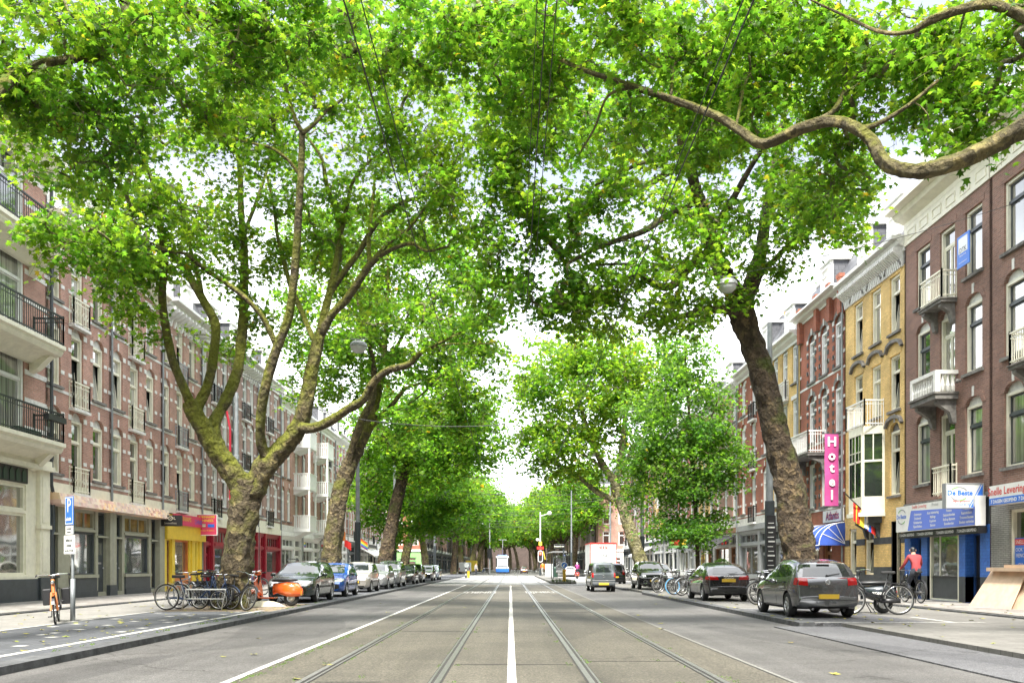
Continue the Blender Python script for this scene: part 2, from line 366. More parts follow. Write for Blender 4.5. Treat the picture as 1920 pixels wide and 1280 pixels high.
M['blackiron'] = mat("black_iron", (.025, .03, .03), .45, .3)
M['darkgreen'] = mat("dark_green_paint", (.02, .05, .035), .4)
M['red'] = mat("dark_red_paint", (.30, .015, .03), .35, noise=.15, nscale=3)
M['brightred'] = mat("bright_red", (.62, .03, .025), .5)
M['yellow'] = mat("yellow_paint", (.78, .56, .05), .5, noise=.08, nscale=4)
M['orange'] = mat("orange_panel", (.60, .19, .05), .5, noise=.2, nscale=3)
M['blue'] = mat("blue_paint", (.03, .09, .28), .5)
M['signblue'] = mat("sign_blue", (.03, .16, .62), .45)
M['periwinkle'] = mat("periwinkle_blue", (.14, .22, .68), .5)
M['magenta'] = mat("magenta_cloth", (.46, .06, .23), .7, noise=.08, nscale=3)
M['crimson'] = mat("crimson_sign", (.62, .05, .12), .5)
M['navy'] = mat("navy_cloth", (.035, .09, .42), .7, noise=.15, nscale=5)
M['green'] = mat("green_paint", (.22, .48, .16), .6)
M['grey'] = mat("grey_paint", (.30, .31, .32), .5, noise=.12, nscale=3)
M['polegrey'] = mat("galvanised_pole", (.24, .26, .27), .5, .4, noise=.25, nscale=3)
M['poledark'] = mat("pole_base_paint", (.035, .045, .05), .5, noise=.3, nscale=3)
M['wood'] = mat("brown_wood", (.30, .14, .06), .6, noise=.3, nscale=6)
M['card'] = mat("worn_board", (.60, .44, .31), .8, noise=.16, nscale=3)
M['glass'] = glassmat("window_glass")
M['glass_blind'] = glassmat("window_glass_blind", base=(.20, .19, .16), cur=(.34, .32, .27), amt=.5)
M['glass_white'] = glassmat("curtained_glass", cur=(.42, .42, .38), amt=.55)
M['shopglass'] = glassmat("shop_glass", base=(.10, .105, .085), amt=-1)
M['shopglass'].node_tree.nodes['Principled BSDF'].inputs['IOR'].default_value = 3.2
M['shopdark'] = glassmat("dark_shop_glass", base=(.025, .025, .025), amt=-1)
M['warmglass'] = mat("amber_backed_glass", (.30, .19, .05), .05, spec=1.0, noise=.5, nscale=2)
M['carglass'] = mat("car_glass", (.02, .026, .026), .03, spec=1.0); M['carglass'].node_tree.nodes['Principled BSDF'].inputs['IOR'].default_value = 1.52
M['tyre'] = mat("tyre_rubber", (.018, .018, .018), .8)
M['rim'] = mat("alloy_rim", (.5, .5, .5), .3, .8)
M['steelrim'] = mat("bicycle_rim", (.48, .48, .47), .3, .8)
M['chrome'] = mat("chrome", (.7, .7, .7), .12, 1.0)
M['plastic'] = mat("black_plastic", (.02, .02, .02), .5)
M['plate'] = mat("yellow_plate", (.72, .46, .04), .5)
M['taillight'] = mat("tail_light", (.36, .006, .008), .12, spec=.8)
M['headlight'] = mat("head_light", (.55, .56, .56), .08, .4, spec=1.0)
M['amber'] = mat("amber_lens", (.7, .25, .02), .2)
M['skin'] = mat("skin", (.50, .30, .21), .6)
M['hivis'] = mat("orange_vest", (.9, .22, .02), .6)
M['purplecloth'] = mat("purple_coat", (.28, .03, .16), .8)
M['redcloth'] = mat("red_coat", (.30, .04, .045), .8)
M['darkcloth'] = mat("dark_cloth", (.04, .045, .06), .9)
M['greycloth'] = mat("grey_cloth", (.33, .32, .3), .9)
M['cable'] = mat("wire", (.03, .03, .03), .6)
M['lampglass'] = mat("milky_lamp_cover", (.62, .64, .64), .25)
M['sand'] = mat("pale_canvas", (.55, .50, .38), .9, noise=.2, nscale=8)
# ---------------------------------------------------------------- ground, road, rails, pavements
def sheet(name, x0, x1, y0, y1, z, m, struct=True, sides=0.0):
    mb = MB()
    if sides: mb.box(x0, x1, y0, y1, z-sides, z)
    else:
        ny = max(1, int((y1-y0)/40)); ys = [y0+(y1-y0)*k/ny for k in range(ny+1)]
        for a, b in zip(ys, ys[1:]): mb.quad((x0, a, z), (x1, a, z), (x1, b, z), (x0, b, z))
    o = mb.build(name, m)
    if struct: o["kind"] = "structure"
    return o
sheet("ground", -700, 700, -80, 1400, -0.03, M['tiles'])
sheet("road", -6.0, 6.3, -20, 420, 0.0, M['asphalt'])
sheet("crossing_road", -60, 60, 112, 126, 0.004, M['crossing'])
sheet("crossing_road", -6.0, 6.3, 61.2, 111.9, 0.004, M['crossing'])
sheet("tram_bed", -3.02, 3.02, -20, 61, 0.004, M['trambed'])
# rails
mb = MB()
for x in (-2.27, -.785, .875, 2.31):
    s = 1 if x in (-2.27, .875) else -1
    mb.box(min(x-.05*s, x+.105*s), max(x-.05*s, x+.105*s), -20, 420, -.02, .0085, 0)
    mb.box(x-.032, x+.03, -20, 420, 0, .017, 1)
    mb.box(x+.08*s-.012, x+.08*s+.012, -20, 420, 0, .014, 1)
o = mb.build("tram_track", [M['groove'], M['rail']]); o["kind"] = "structure"
# painted markings
mb = MB()
y = 5.0
while y < 58:
    L = .78 if y < 30 else 4; mb.quad((-.035, y, .0115), (.065, y, .0115), (.065, min(58, y+L-.015), .0115), (-.035, min(58, y+L-.015), .0115)); y += L
o = mb.build("road_centre_line", M['roadpaint']); o["kind"] = "structure"
mb = MB()
mb.quad((-3.11, 4, .0085), (-3.02, 4, .0085), (-3.02, 60, .0085), (-3.11, 60, .0085))
o = mb.build("road_edge_line", M['roadpaint']); o["kind"] = "structure"
mb = MB(); mb.quad((3.04, 4, .0085), (3.09, 4, .0085), (3.09, 60, .0085), (3.02, 60, .0085))
o = mb.build("road_edge_line", M['oldpaint']); o["kind"] = "structure"
for x, r in ((1.55, 0), (-1.5, math.pi)):
    v, f = text_mesh("LIJNBUS", .95, bold=.02); mb = MB()
    ca, sa = math.cos(r), math.sin(r)
    for p in v:
        a, b2 = p[0]*.5, p[2]*4.6; mb.v.append((x+a*ca-b2*sa, 43+a*sa+b2*ca, .0125))
    mb.f = f; mb.m = [0]*len(f); o = mb.build("road_lettering", mat("faded_lettering_paint", (.28, .27, .25), .8, noise=.4, nscale=20)); o["kind"] = "structure"
# drain slots across the bed
mb = MB()
for yy, a, b2 in ((11.2, -.7, .8), (11.6, 1.0, 2.2), (17, -2.1, -.9), (24, .95, 2.2), (9.5, -2.1, -1.4), (33, -2.2, 2.2)):
    mb.box(a, b2, yy, yy+.03, 0, .0095)
o = mb.build("bed_joint", M['groove']); o["kind"] = "structure"
# left side
sheet("left_kerb", -6.2, -5.86, -5, 300, .1, M['kerb'], sides=.2)
sheet("left_parking_strip", -9.1, -6.2, -5, 22.7, .1, M['cobble'], sides=.2)
mb = MB(); mb.quad((-6.6, -5, .1045), (-6.47, -5, .1045), (-6.47, 23.2, .1045), (-6.6, 23.2, .1045))
mb.quad((-9.18, -5, .1085), (-9.1, -5, .1085), (-9.1, 22.7, .1085), (-9.18, 22.7, .1085))
o = mb.build("parking_edge_line", M['roadpaint']); o["kind"] = "structure"
mb = MB()
for k in range(34):
    x = rng.choice((-8.75, -8.3, -7.9, -7.5, -7.1, -6.9)) + rng.uniform(-.04, .04); yy = 8.5+k*.42+rng.uniform(-.1, .1); s = .16
    mb.quad((x-s*.7, yy-s*.35, .1045), (x+s*.35, yy-s*.7, .1045), (x+s*.7, yy+s*.35, .1045), (x-s*.35, yy+s*.7, .1045))
o = mb.build("white_cobble_marks", M['roadpaint']); o["kind"] = "structure"
sheet("left_tree_pit", -9.1, -6.2, 22.7, 27.4, .098, M['dirt'], sides=.2)
sheet("left_parking_bays", -9.1, -6.2, 27.4, 300, .1, M['cobble'], sides=.2)
sheet("left_cycle_path", -12.0, -9.1, -5, 300, .1, M['path'], sides=.2)
sheet("left_path_kerb", -12.12, -12.0, -5, 300, .135, M['kerb'], sides=.2)
sheet("left_pavement", -25, -12.12, -5, 300, .15, M['sidewalk'], sides=.25)
# right side
sheet("right_drain_strip", 5.45, 6.85, -5, 18.2, .02, M['newasphalt'], sides=.1)
sheet("right_kerb", 5.98, 6.3, 18.2, 38.5, .1, M['kerb'], sides=.2)
mb = MB()
arc = [(5.98, 38.5), (5.98, 40), (6.3, 42), (6.9, 43.4), (7.6, 44)]
inn = [(6.3, 38.5), (6.3, 39.8), (6.55, 41.6), (7.05, 42.9), (7.6, 43.6)]
for k in range(4):
    a, b2, c2, d = arc[k], arc[k+1], inn[k+1], inn[k]
    mb.quad((*a, .1), (*b2, .1), (*c2, .1), (*d, .1)); mb.quad((*a, -.02), (*b2, -.02), (*b2, .1), (*a, .1))
o = mb.build("right_kerb_curve", M['kerb']); o["kind"] = "structure"
sheet("right_kerb", 5.98, 6.3, 47, 61, .1, M['kerb'], sides=.2)
sheet("right_parking_bay", 6.3, 8.8, 18.2, 24.6, .09, M['newasphalt'], sides=.2)
sheet("right_tiles", 6.85, 11.35, -5, 18.2, .09, M['tiles'], sides=.2)
sheet("right_tiles", 8.8, 11.35, 18.2, 24.6, .09, M['tiles'], sides=.2)
sheet("right_tiles", 6.3, 11.35, 24.6, 61, .09, M['tiles'], sides=.2)
sheet("right_tiles", 10.6, 11.35, 61, 300, .09, M['tiles'], sides=.2)
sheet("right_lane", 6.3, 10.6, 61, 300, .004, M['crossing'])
sheet("right_path_kerb", 11.35, 11.47, -5, 300, .13, M['kerb'], sides=.2)
sheet("right_pavement", 11.47, 25, -5, 300, .15, M['sidewalk'], sides=.25)
mb = MB()
for a in ((6.35, 18.3, 9.9, 18.42), (6.35, 19.4, 6.45, 19.5), (9.2, 18.42, 9.32, 20.3), (6.4, 24.4, 9.0, 24.5)):
    mb.quad((a[0], a[1], .0945), (a[2], a[1], .0945), (a[2], a[3], .0945), (a[0], a[3], .0945))
o = mb.build("bay_line", M['roadpaint']); o["kind"] = "structure"
# tram stop island
mb = MB(); pts = [(2.75, 61), (3.9, 51), (4.15, 48.4), (4.4, 51), (5.2, 80), (5.2, 100), (2.75, 100)]
mb.prism([(3.0, 64), (3.3, 63.6), (4.4, 63.6), (4.8, 64.6), (5.1, 68), (5.1, 114), (3.1, 114)], -.02, .16, axis='z')
o = mb.build("tram_stop_platform", M['tiles'], fix=True); o["kind"] = "structure"
# moss and weeds (nobody could count them)
mb = MB()
def tuft(x, y, s, z=.004, n=22, h=.05):
    for _ in range(n):
        a = rng.uniform(0, 6.28); r = abs(rng.gauss(0, s)); px, py = x+math.cos(a)*r*.5, y+math.sin(a)*r*1.6
        q = rng.uniform(.01, .03); b = rng.uniform(0, 6.28); hh = rng.uniform(.3, 1)*h
        mb.poly([(px, py, z), (px+q*math.cos(b), py+q*math.sin(b), z), (px+q*.4*math.cos(b+1)+rng.uniform(-.02, .02), py+q, z+hh)])
for k in range(110):
    tuft(rng.choice((-2.38, -2.15, -.9, -.66, .75, .99, 2.2, 2.42))+rng.uniform(-.03, .03), rng.uniform(6.5, 20), .07, n=8, h=.02)
for k in range(60): tuft(rng.uniform(-2.98, -2.9), rng.uniform(7, 17), .07, n=10, h=.02)
for k in range(6): tuft(rng.choice((rng.uniform(-2, -1), rng.uniform(-.5, .5), rng.uniform(1.1, 2.1))), rng.uniform(7, 12), .09, n=12, h=.02)
for k in range(40): tuft(rng.uniform(3.1, 4.7), rng.uniform(63.8, 68), .14, z=.16, n=14, h=.3)
for k in range(45): tuft(-6.2+rng.uniform(-.03, .03), rng.uniform(12, 30), .05, z=.1, n=8, h=.04)
o = mb.build("moss_and_weeds", M['moss']); o["kind"] = "stuff"; o["label"] = "moss and small weeds along the tram rails and island edge"
mb = MB()
def dropped(x0, x1, y0, y1, z, n):
    for _ in range(n):
        x, y, s, a = rng.uniform(x0, x1), rng.uniform(y0, y1), rng.uniform(.04, .085), rng.uniform(0, 6.28)
        p = []
        for k in range(8):
            rr = s*(1 if k % 2 == 0 else .45); p.append((x+math.cos(a+k*.785)*rr, y+math.sin(a+k*.785)*rr, z+rng.uniform(.002, .022)))
        mb.poly(p)
dropped(-5.8, 6, 7, 30, .004, 22); dropped(-9, -6.3, 10, 22, .104, 75); dropped(-9, -6.3, 22.7, 27, .1, 50); dropped(-12, -9.2, 12, 30, .104, 40)
dropped(6.9, 11.3, 11, 30, .094, 110); dropped(5.9, 6.3, 18, 36, .1, 30); dropped(11.6, 13.8, 15, 28, .152, 25)
o = mb.build("fallen_leaves", M['fallen']); o["kind"] = "stuff"; o["label"] = "yellow and green leaves scattered over road and paving"
# ---------------------------------------------------------------- trees
def half(sgn):
    return [(0, 0, 0), (sgn*.5, .08, 1), (sgn*.26, .30, .4), (sgn*.47, .70, .9), (sgn*.15, .62, .3), (0, 1, .2)]
def leaf_template(kind):
    if kind == 'fine':
        v = [(0, .38, 0)]; t = []
        for s in (-1, 1):
            i = len(v); v += [(x, y, -.16*abs(z)) for x, y, z in half(s)]
            for k in range(5): t.append((0, i+k, i+k+1) if s > 0 else (0, i+k+1, i+k))
        return np.array(v), np.array(t)
    v = [(0, 0, 0), (.48, .25, -.12), (.2, .62, -.03), (0, 1, -.08), (-.2, .62, -.03), (-.48, .25, -.12)]
    return np.array(v), np.array([(0, 1, 2), (0, 2, 4), (2, 3, 4), (0, 4, 5)])
def leaf_mesh(name, pos, size, mats, kind='fine', tilt=.55, prop=(1,)):
    """one mesh of many small separate leaf faces"""
    n = len(pos); v, t = leaf_template(kind); nv, ntr = len(v), len(t)
    az = nrg.uniform(0, 2*np.pi, n); tl = np.abs(nrg.normal(0, tilt, n)) + .15; ro = nrg.normal(0, tilt*.9, n)
    s = size*nrg.uniform(.6, 1.2, n)
    X = np.array(v)[None]*s[:, None, None]; X[:, :, 1] -= 0
    ca, sa = np.cos(ro), np.sin(ro); x, y, z = X[..., 0], X[..., 1], X[..., 2]
    x, z = x*ca[:, None]+z*sa[:, None], -x*sa[:, None]+z*ca[:, None]
    ca, sa = np.cos(-tl), np.sin(-tl); y, z = y*ca[:, None]-z*sa[:, None], y*sa[:, None]+z*ca[:, None]
    ca, sa = np.cos(az), np.sin(az); x, y = x*ca[:, None]-y*sa[:, None], x*sa[:, None]+y*ca[:, None]
    V = np.stack([x, y, z], -1)+np.asarray(pos)[:, None, :]
    T = t[None]+(np.arange(n)*nv)[:, None, None]
    me = bpy.data.meshes.new(name); me.vertices.add(n*nv); me.vertices.foreach_set("co", V.astype(np.float32).ravel())
    me.loops.add(n*ntr*3); me.loops.foreach_set("vertex_index", T.astype(np.int32).ravel())
    me.polygons.add(n*ntr); me.polygons.foreach_set("loop_start", (np.arange(n*ntr)*3).astype(np.int32))
    try: me.polygons.foreach_set("loop_total", np.full(n*ntr, 3, np.int32))
    except Exception: pass
    for q in mats: me.materials.append(q)
    if len(mats) > 1:
        mi = np.repeat(nrg.choice(len(mats), n, p=prop), ntr); me.polygons.foreach_set("material_index", mi.astype(np.int32))
    me.update(calc_edges=True); return me

def make_tree(name, root, limbs, blobs, leafmats, prop, barkm, leaf=.17, per=60, spread=.42, kind='fine', seed=1, twig_r=.007, sides=10, label=None, group=None, bare=0.0):
    """limbs: list of polylines [(x,y,z,r)...] in world space; blobs: [(cx,cy,cz, rx,ry,rz, n)]"""
    rr = np.random.default_rng(seed); base = Vector(root)
    mb = MB(); nodes = []
    for li, L in enumerate(limbs):
        thick = L[0][3] > .2; sm = catmull(L, 12 if thick else 5)
        for q in sm: nodes.append((q[0], q[1], q[2], q[3]))
        ph = rr.uniform(0, 6, 6); pts = [q[:3] for q in sm]; rad = [max(.008, q[3]) for q in sm]
        i0 = len(mb.v); nn = 26 if thick else (sides if L[0][3] > .06 else 6); rad = [q_*(.9 if thick else .84) for q_ in rad]; mb.tube([Vector(p) for p in pts], rad, nn, 2 if li == 0 else 0)
        # burrs and flutes on thick wood
        for k, p in enumerate(pts):
            for q in range(nn):
                v = mb.v[i0+k*nn+q]; a = 2*math.pi*q/nn
                f = 1+.07*math.sin(3*a+ph[0]+k*.13)+.05*math.sin(5*a+ph[1]-k*.21)+.05*math.sin(k*1.3+ph[2])*math.sin(2*a+k*.4)+rr.uniform(-.03, .03)
                if thick:
                    vv = Vector(v); f += .13*mnoise.noise(vv*2.6)+.09*mnoise.noise(vv*7)+.07*abs(mnoise.noise(Vector((vv.x*3, vv.y*3, vv.z*9))))
                mb.v[i0+k*nn+q] = tuple(p[j]+(v[j]-p[j])*f for j in range(3))
    cl = []
    for b in blobs:
        for _ in range(b[6]):
            d = rr.normal(size=3); d /= np.linalg.norm(d); r = rr.uniform(.15, 1)**.45
            cl.append((b[0]+d[0]*r*b[3], b[1]+d[1]*r*b[4], b[2]+d[2]*r*b[5]))
    cl = np.array(cl); N0 = np.array([n[:3] for n in nodes]); rN = np.array([n[3] for n in nodes])
    ok = rN < .22
    skel = N0[ok] if ok.any() else N0; srad = rN[ok] if ok.any() else rN
    # spanning tree from skeleton outwards
    D = np.linalg.norm(cl[:, None]-skel[None], axis=2); par = D.argmin(1); best = D.min(1); par = par.astype(int)
    pts = [tuple(p) for p in skel]; idx = {}; todo = set(range(len(cl))); order = []
    best = best.copy(); src = [('s', int(p)) for p in par]
    while todo:
        arr = np.fromiter(todo, int); k = int(arr[best[arr].argmin()]); todo.remove(k); order.append(k)
        if todo:
            arr = np.fromiter(todo, int); d = np.linalg.norm(cl[arr]-cl[k], axis=1)*1.12+.05
            upd = d < best[arr]
            for j, dd in zip(arr[upd], d[upd]): best[j] = dd; src[j] = ('c', k)
    desc = np.ones(len(cl))
    for k in reversed(order):
        if src[k][0] == 'c': desc[src[k][1]] += desc[k]
    rad = twig_r*np.power(desc, .5)+.004
    leaves = []
    for k in order:
        a = skel[src[k][1]] if src[k][0] == 's' else cl[src[k][1]]
        ra = min(srad[src[k][1]]*.8, rad[k]*1.2) if src[k][0] == 's' else min(rad[src[k][1]], rad[k]*1.5)
        b = cl[k]; L = np.linalg.norm(b-a); w1 = rr.normal(size=3)*L*.10; w2 = rr.normal(size=3)*L*.10
        w1[2] += L*.06
        q = [(*a, ra), (*(a+(b-a)*.35+w1), ra*.7+rad[k]*.3), (*(a+(b-a)*.7+w2), rad[k]), (*b, rad[k]*.8)]
        c = catmull(q, 2 if desc[k] < 4 else 3); mb.tube([Vector(x[:3]) for x in c], [x[3] for x in c], 4 if desc[k] < 6 else 6, 1, cap=False)
        if rr.random() < bare: continue
        # side twigs with leaves along them
        nt_ = 5; m = max(2, int(per*rr.uniform(.6, 1.3)/nt_))
        for _ in range(nt_):
            d = rr.normal(size=3); d[2] = d[2]*.45-.12; d /= np.linalg.norm(d); tl = spread*rr.uniform(.8, 1.9)
            s0 = a+(b-a)*rr.uniform(.5, 1.0)
            e = s0+d*tl; e[2] -= .1*tl
            if kind == 'fine': mb.tube([Vector(s0), Vector((s0+e)/2+np.array((0, 0, .04*tl))), Vector(e)], [.006, .005, .003], 3, 1, cap=False)
            t = rr.uniform(.15, 1.08, m)
            leaves.append(s0[None]+(e-s0)[None]*t[:, None]+rr.normal(size=(m, 3))*np.array((.13, .13, .10))*(spread/.42))
    pos = np.concatenate(leaves)
    me = leaf_mesh("crown", pos-np.array(base)[None], leaf, leafmats, kind, prop=prop)
    root_o = empty(name, base); tag(root_o, label, "tree", group)
    mb.v = [(v[0]-base.x, v[1]-base.y, v[2]-base.z) for v in mb.v]
    tr = mb.build("trunk", [barkm, M['bark_grey'], M['bark_mid'] if barkm in (M['bark_green'], M['bark_moss']) else barkm], root_o, smooth=True)
    cr_ = bpy.data.objects.new("crown", me); link(cr_, root_o)
    print(name, 'clusters', len(cl), 'leaves', len(pos)); return root_o

def L(*pts):
    """limb from (picture x, picture y, distance, radius) points"""
    return [(*P(a, b, d), r) for a, b, d, r in pts]
def B(px, py, d, rx, ry, rd, n):
    c = P(px, py, d); k = d/F
    return (c.x, c.y, c.z, rx*k, rd, ry*k, n)
G1 = "plane trees lining the street"
LM = [M['leaf'], M['leaf_lime']]
# the big forked tree on the left
limbs = [
 L((432,1150,24.3,.62),(438,1120,24.3,.52),(443,1070,24.3,.46),(450,1000,24.3,.43),(462,930,24.3,.44),(466,895,24.3,.42)),
 L((468,935,24.3,.36),(440,890,24.2,.34),(410,850,24.1,.31),(388,815,24.0,.28),(368,780,23.9,.26),(355,752,23.8,.23)),
 L((366,775,23.9,.2),(348,735,23.7,.15),(325,680,23.5,.135),(312,625,23.3,.13),(304,560,23.0,.12),(308,500,22.7,.10),(302,430,22.4,.08),(288,350,22,.06),(262,270,21.6,.045)),
 L((366,770,23.9,.19),(388,725,24.0,.16),(400,670,24.1,.15),(404,610,24.2,.15),(385,570,24.3,.14),(362,530,24.4,.13),(340,490,24.4,.11),(300,470,24.2,.085),(250,455,23.8,.06),(190,440,23.2,.04)),
 L((378,550,24.3,.09),(372,520,24.5,.08),(360,480,24.8,.07),(350,430,25,.05),(330,370,25.2,.04)),
 L((404,840,24.1,.24),(402,795,24.2,.18),(425,745,24.5,.17),(446,690,24.8,.16),(455,620,25.1,.15),(457,550,25.3,.14),(458,470,25.5,.12),(452,400,25.6,.10),(449,310,25.7,.07),(430,230,25.8,.05)),
 L((456,440,25.6,.07),(480,380,26,.06),(500,320,26.4,.05),(520,250,26.8,.035)),
 L((470,925,24.3,.36),(500,872,24.2,.33),(535,835,24.1,.28),(563,790,24.0,.25),(578,735,23.9,.21),(586,690,23.8,.19),(594,650,23.8,.17),(604,615,23.8,.15)),
 L((508,868,24.2,.2),(490,835,23.9,.16),(488,790,23.6,.15),(498,725,23.3,.16),(519,655,23.1,.15),(540,600,22.9,.13),(549,545,22.7,.125),(556,470,22.5,.12),(560,400,22.3,.11),(564,330,22.1,.10),(566,270,22,.09),(566,245,21.9,.08)),
 L((566,248,21.9,.07),(553,222,21.8,.06),(543,190,21.7,.055),(536,162,21.6,.045),(522,140,21.5,.035)),
 L((567,250,21.9,.07),(590,232,21.9,.06),(612,208,22,.05),(640,188,22.1,.04),(652,178,22.1,.03)),
 L((560,325,22.1,.06),(540,300,22,.05),(510,278,21.9,.045),(470,268,21.7,.035),(400,250,21.4,.025)),
 L((519,648,23.1,.10),(505,618,23,.09),(490,590,22.9,.085),(462,560,22.8,.08),(430,535,22.7,.08),(395,512,22.6,.07),(365,490,22.4,.06),(345,475,22.2,.05),(290,468,21.8,.045),(240,455,21.4,.035),(170,430,20.9,.025)),
 L((594,648,23.8,.12),(580,618,24.1,.09),(562,575,24.4,.085),(545,535,24.7,.08),(528,470,25,.075),(520,440,25.2,.06),(512,380,25.4,.05),(500,330,25.6,.035)),
 L((600,630,23.8,.14),(612,575,24,.13),(622,535,24.2,.12),(633,480,24.4,.115),(638,440,24.5,.11),(630,400,24.6,.08),(612,345,24.7,.075),(604,300,24.8,.06),(582,265,24.9,.045),(565,240,25,.03)),
 L((636,450,24.5,.08),(648,400,24.3,.07),(660,345,24.1,.055),(690,305,23.9,.04),(730,280,23.7,.025)),
 L((618,550,24.2,.11),(645,510,24,.10),(672,475,23.8,.09),(692,440,23.6,.085),(718,405,23.4,.075),(760,378,23.1,.06),(815,362,22.8,.04),(850,340,22.6,.03)),
 L((602,628,23.8,.14),(622,590,23.6,.13),(650,560,23.5,.13),(680,515,23.4,.12),(697,492,23.3,.11),(725,472,23.1,.07),(770,456,22.8,.06),(800,470,22.6,.045),(840,462,22.4,.03)),
 L((693,495,23.3,.08),(691,445,23.6,.07),(698,390,23.9,.055),(702,345,24.1,.04)),
 L((695,492,23.3,.07),(730,455,23.1,.06),(765,430,22.9,.05),(800,385,22.6,.03)),
 L((558,800,24.0,.17),(585,803,23.6,.16),(618,790,23.2,.15),(650,768,22.9,.14),(680,750,22.6,.13),(697,720,22.4,.12),(725,695,22.2,.11),(765,683,22,.10),(790,660,21.8,.07),(830,640,21.5,.04),(870,620,21.3,.025)),
 L((790,661,21.8,.035),(840,645,21.4,.025),(900,645,21,.02),(935,640,20.8,.012)),
 L((330,475,22,.03),(240,440,20,.03),(160,440,18.5,.025),(90,470,17.5,.015)),
]
blobs = [B(420,330,24.6,190,150,2.6,66), B(610,200,24,230,150,2.8,84), B(250,420,22.5,160,90,2.0,50), B(740,350,23.5,140,150,2.2,44),
 B(160,455,18.5,130,60,1.4,34), B(700,120,22,190,100,2.4,44), B(330,160,22,230,130,2.4,70), B(820,330,22,60,90,1.4,14), B(560,420,25.5,180,110,1.8,34),
 B(250,590,23,60,50,.9,4), B(420,640,26.5,70,60,1,10), B(850,640,21.5,70,50,1,10), B(120,260,20,140,110,2,40), B(850,250,23,60,120,1.6,24), B(830,430,23,50,70,1.2,10), B(430,480,25.5,150,60,1.2,22), B(600,470,25.5,120,50,1.2,14), B(280,360,21,80,60,1,12), B(300,500,22.5,90,40,.9,14), B(480,560,25.5,70,60,.9,10), B(690,560,25,70,60,.9,8), B(210,560,21,60,40,.8,8)]
T1 = make_tree("plane_tree", (P(440,1140,24.3).x, 24.3, .1), limbs, blobs, LM, (.35, .65), M['bark_green'], leaf=.145, per=60, spread=.44, seed=3,
  label="large plane tree with many mossy green limbs forking low, bikes against it", group=G1)
# leaning tree on the right
limbs = [
 L((1506,1080,25,.62),(1500,1050,25,.52),(1492,1000,25,.49),(1478,900,25,.44),(1456,810,25,.40),(1430,710,25,.37),(1405,630,25,.36),(1388,580,24.9,.38),(1380,550,24.8,.36)),
 L((1392,575,24.9,.28),(1412,520,25.2,.24),(1428,460,25.6,.19),(1440,380,26,.15),(1458,280,26.4,.11),(1475,190,26.8,.07),(1490,110,27,.04)),
 L((1384,560,24.8,.32),(1362,525,24.6,.28),(1342,480,24.4,.23),(1328,430,24.2,.21),(1318,400,24,.2),(1305,360,23.8,.17),(1296,320,23.6,.15),(1280,280,23.4,.13),(1270,210,23.2,.09),(1262,130,23,.06)),
 L((1345,480,24.4,.15),(1318,480,24.1,.14),(1292,502,23.8,.135),(1258,536,23.4,.13),(1225,532,23,.115),(1200,515,22.8,.09),(1165,525,22.5,.06),(1120,540,22.2,.04)),
 L((1222,530,23,.07),(1190,500,22.8,.055),(1150,495,22.6,.04),(1100,500,22.4,.025)),
 L((1310,375,23.9,.13),(1285,388,23.6,.12),(1250,405,23.2,.11),(1210,432,22.8,.09),(1160,450,22.4,.075),(1110,470,22,.055),(1066,492,21.7,.04)),
 L((1290,305,23.5,.11),(1262,318,23.2,.10),(1225,342,22.8,.09),(1190,362,22.4,.075),(1150,368,22,.06),(1110,360,21.7,.04)),
 L((1282,290,23.4,.09),(1250,296,23.1,.08),(1205,305,22.6,.065),(1160,325,22.2,.05),(1115,348,21.8,.035)),
 L((1385,588,24.9,.2),(1358,580,24.4,.15),(1325,582,24,.13),(1298,588,23.6,.11),(1260,595,23.2,.07),(1220,590,22.8,.04)),
 L((1400,540,25,.14),(1440,500,24.4,.1),(1490,450,23.8,.08),(1550,410,23.2,.06),(1610,380,22.8,.04)),
 L((1330,440,24.2,.12),(1370,380,23.6,.1),(1410,310,23,.08),(1450,250,22.5,.05)),
 L((1262,220,23.2,.07),(1200,180,22.8,.06),(1130,150,22.4,.045),(1060,130,22,.03)),
]
blobs = [B(1180,470,23,190,110,2.6,84), B(1380,330,24,180,150,2.6,80), B(1060,300,22,150,180,2.4,72), B(1540,330,23,100,90,1.8,50), B(1250,180,23,200,130,2.6,80),
 B(1180,590,23,160,34,1.6,34), B(960,420,22,70,130,1.8,44), B(1340,560,24.4,90,30,1.0,14), B(1560,420,22.5,80,40,1.2,20), B(1440,170,25,160,120,2.4,50), B(1050,560,22,70,60,1.4,22), B(985,170,21,90,130,1.8,44),
 B(1450,470,24.2,60,50,1.2,14), B(930,250,22,60,120,1.6,26), B(930,560,22,50,60,1.2,10)]
T2 = make_tree("plane_tree", (P(1500,1062,25).x, 25, .1), limbs, blobs, LM, (.62, .38), M['bark'], leaf=.15, per=60, spread=.42, seed=5,
  label="leaning plane tree with bare thick brown trunk behind the grey hatchback", group=G1)
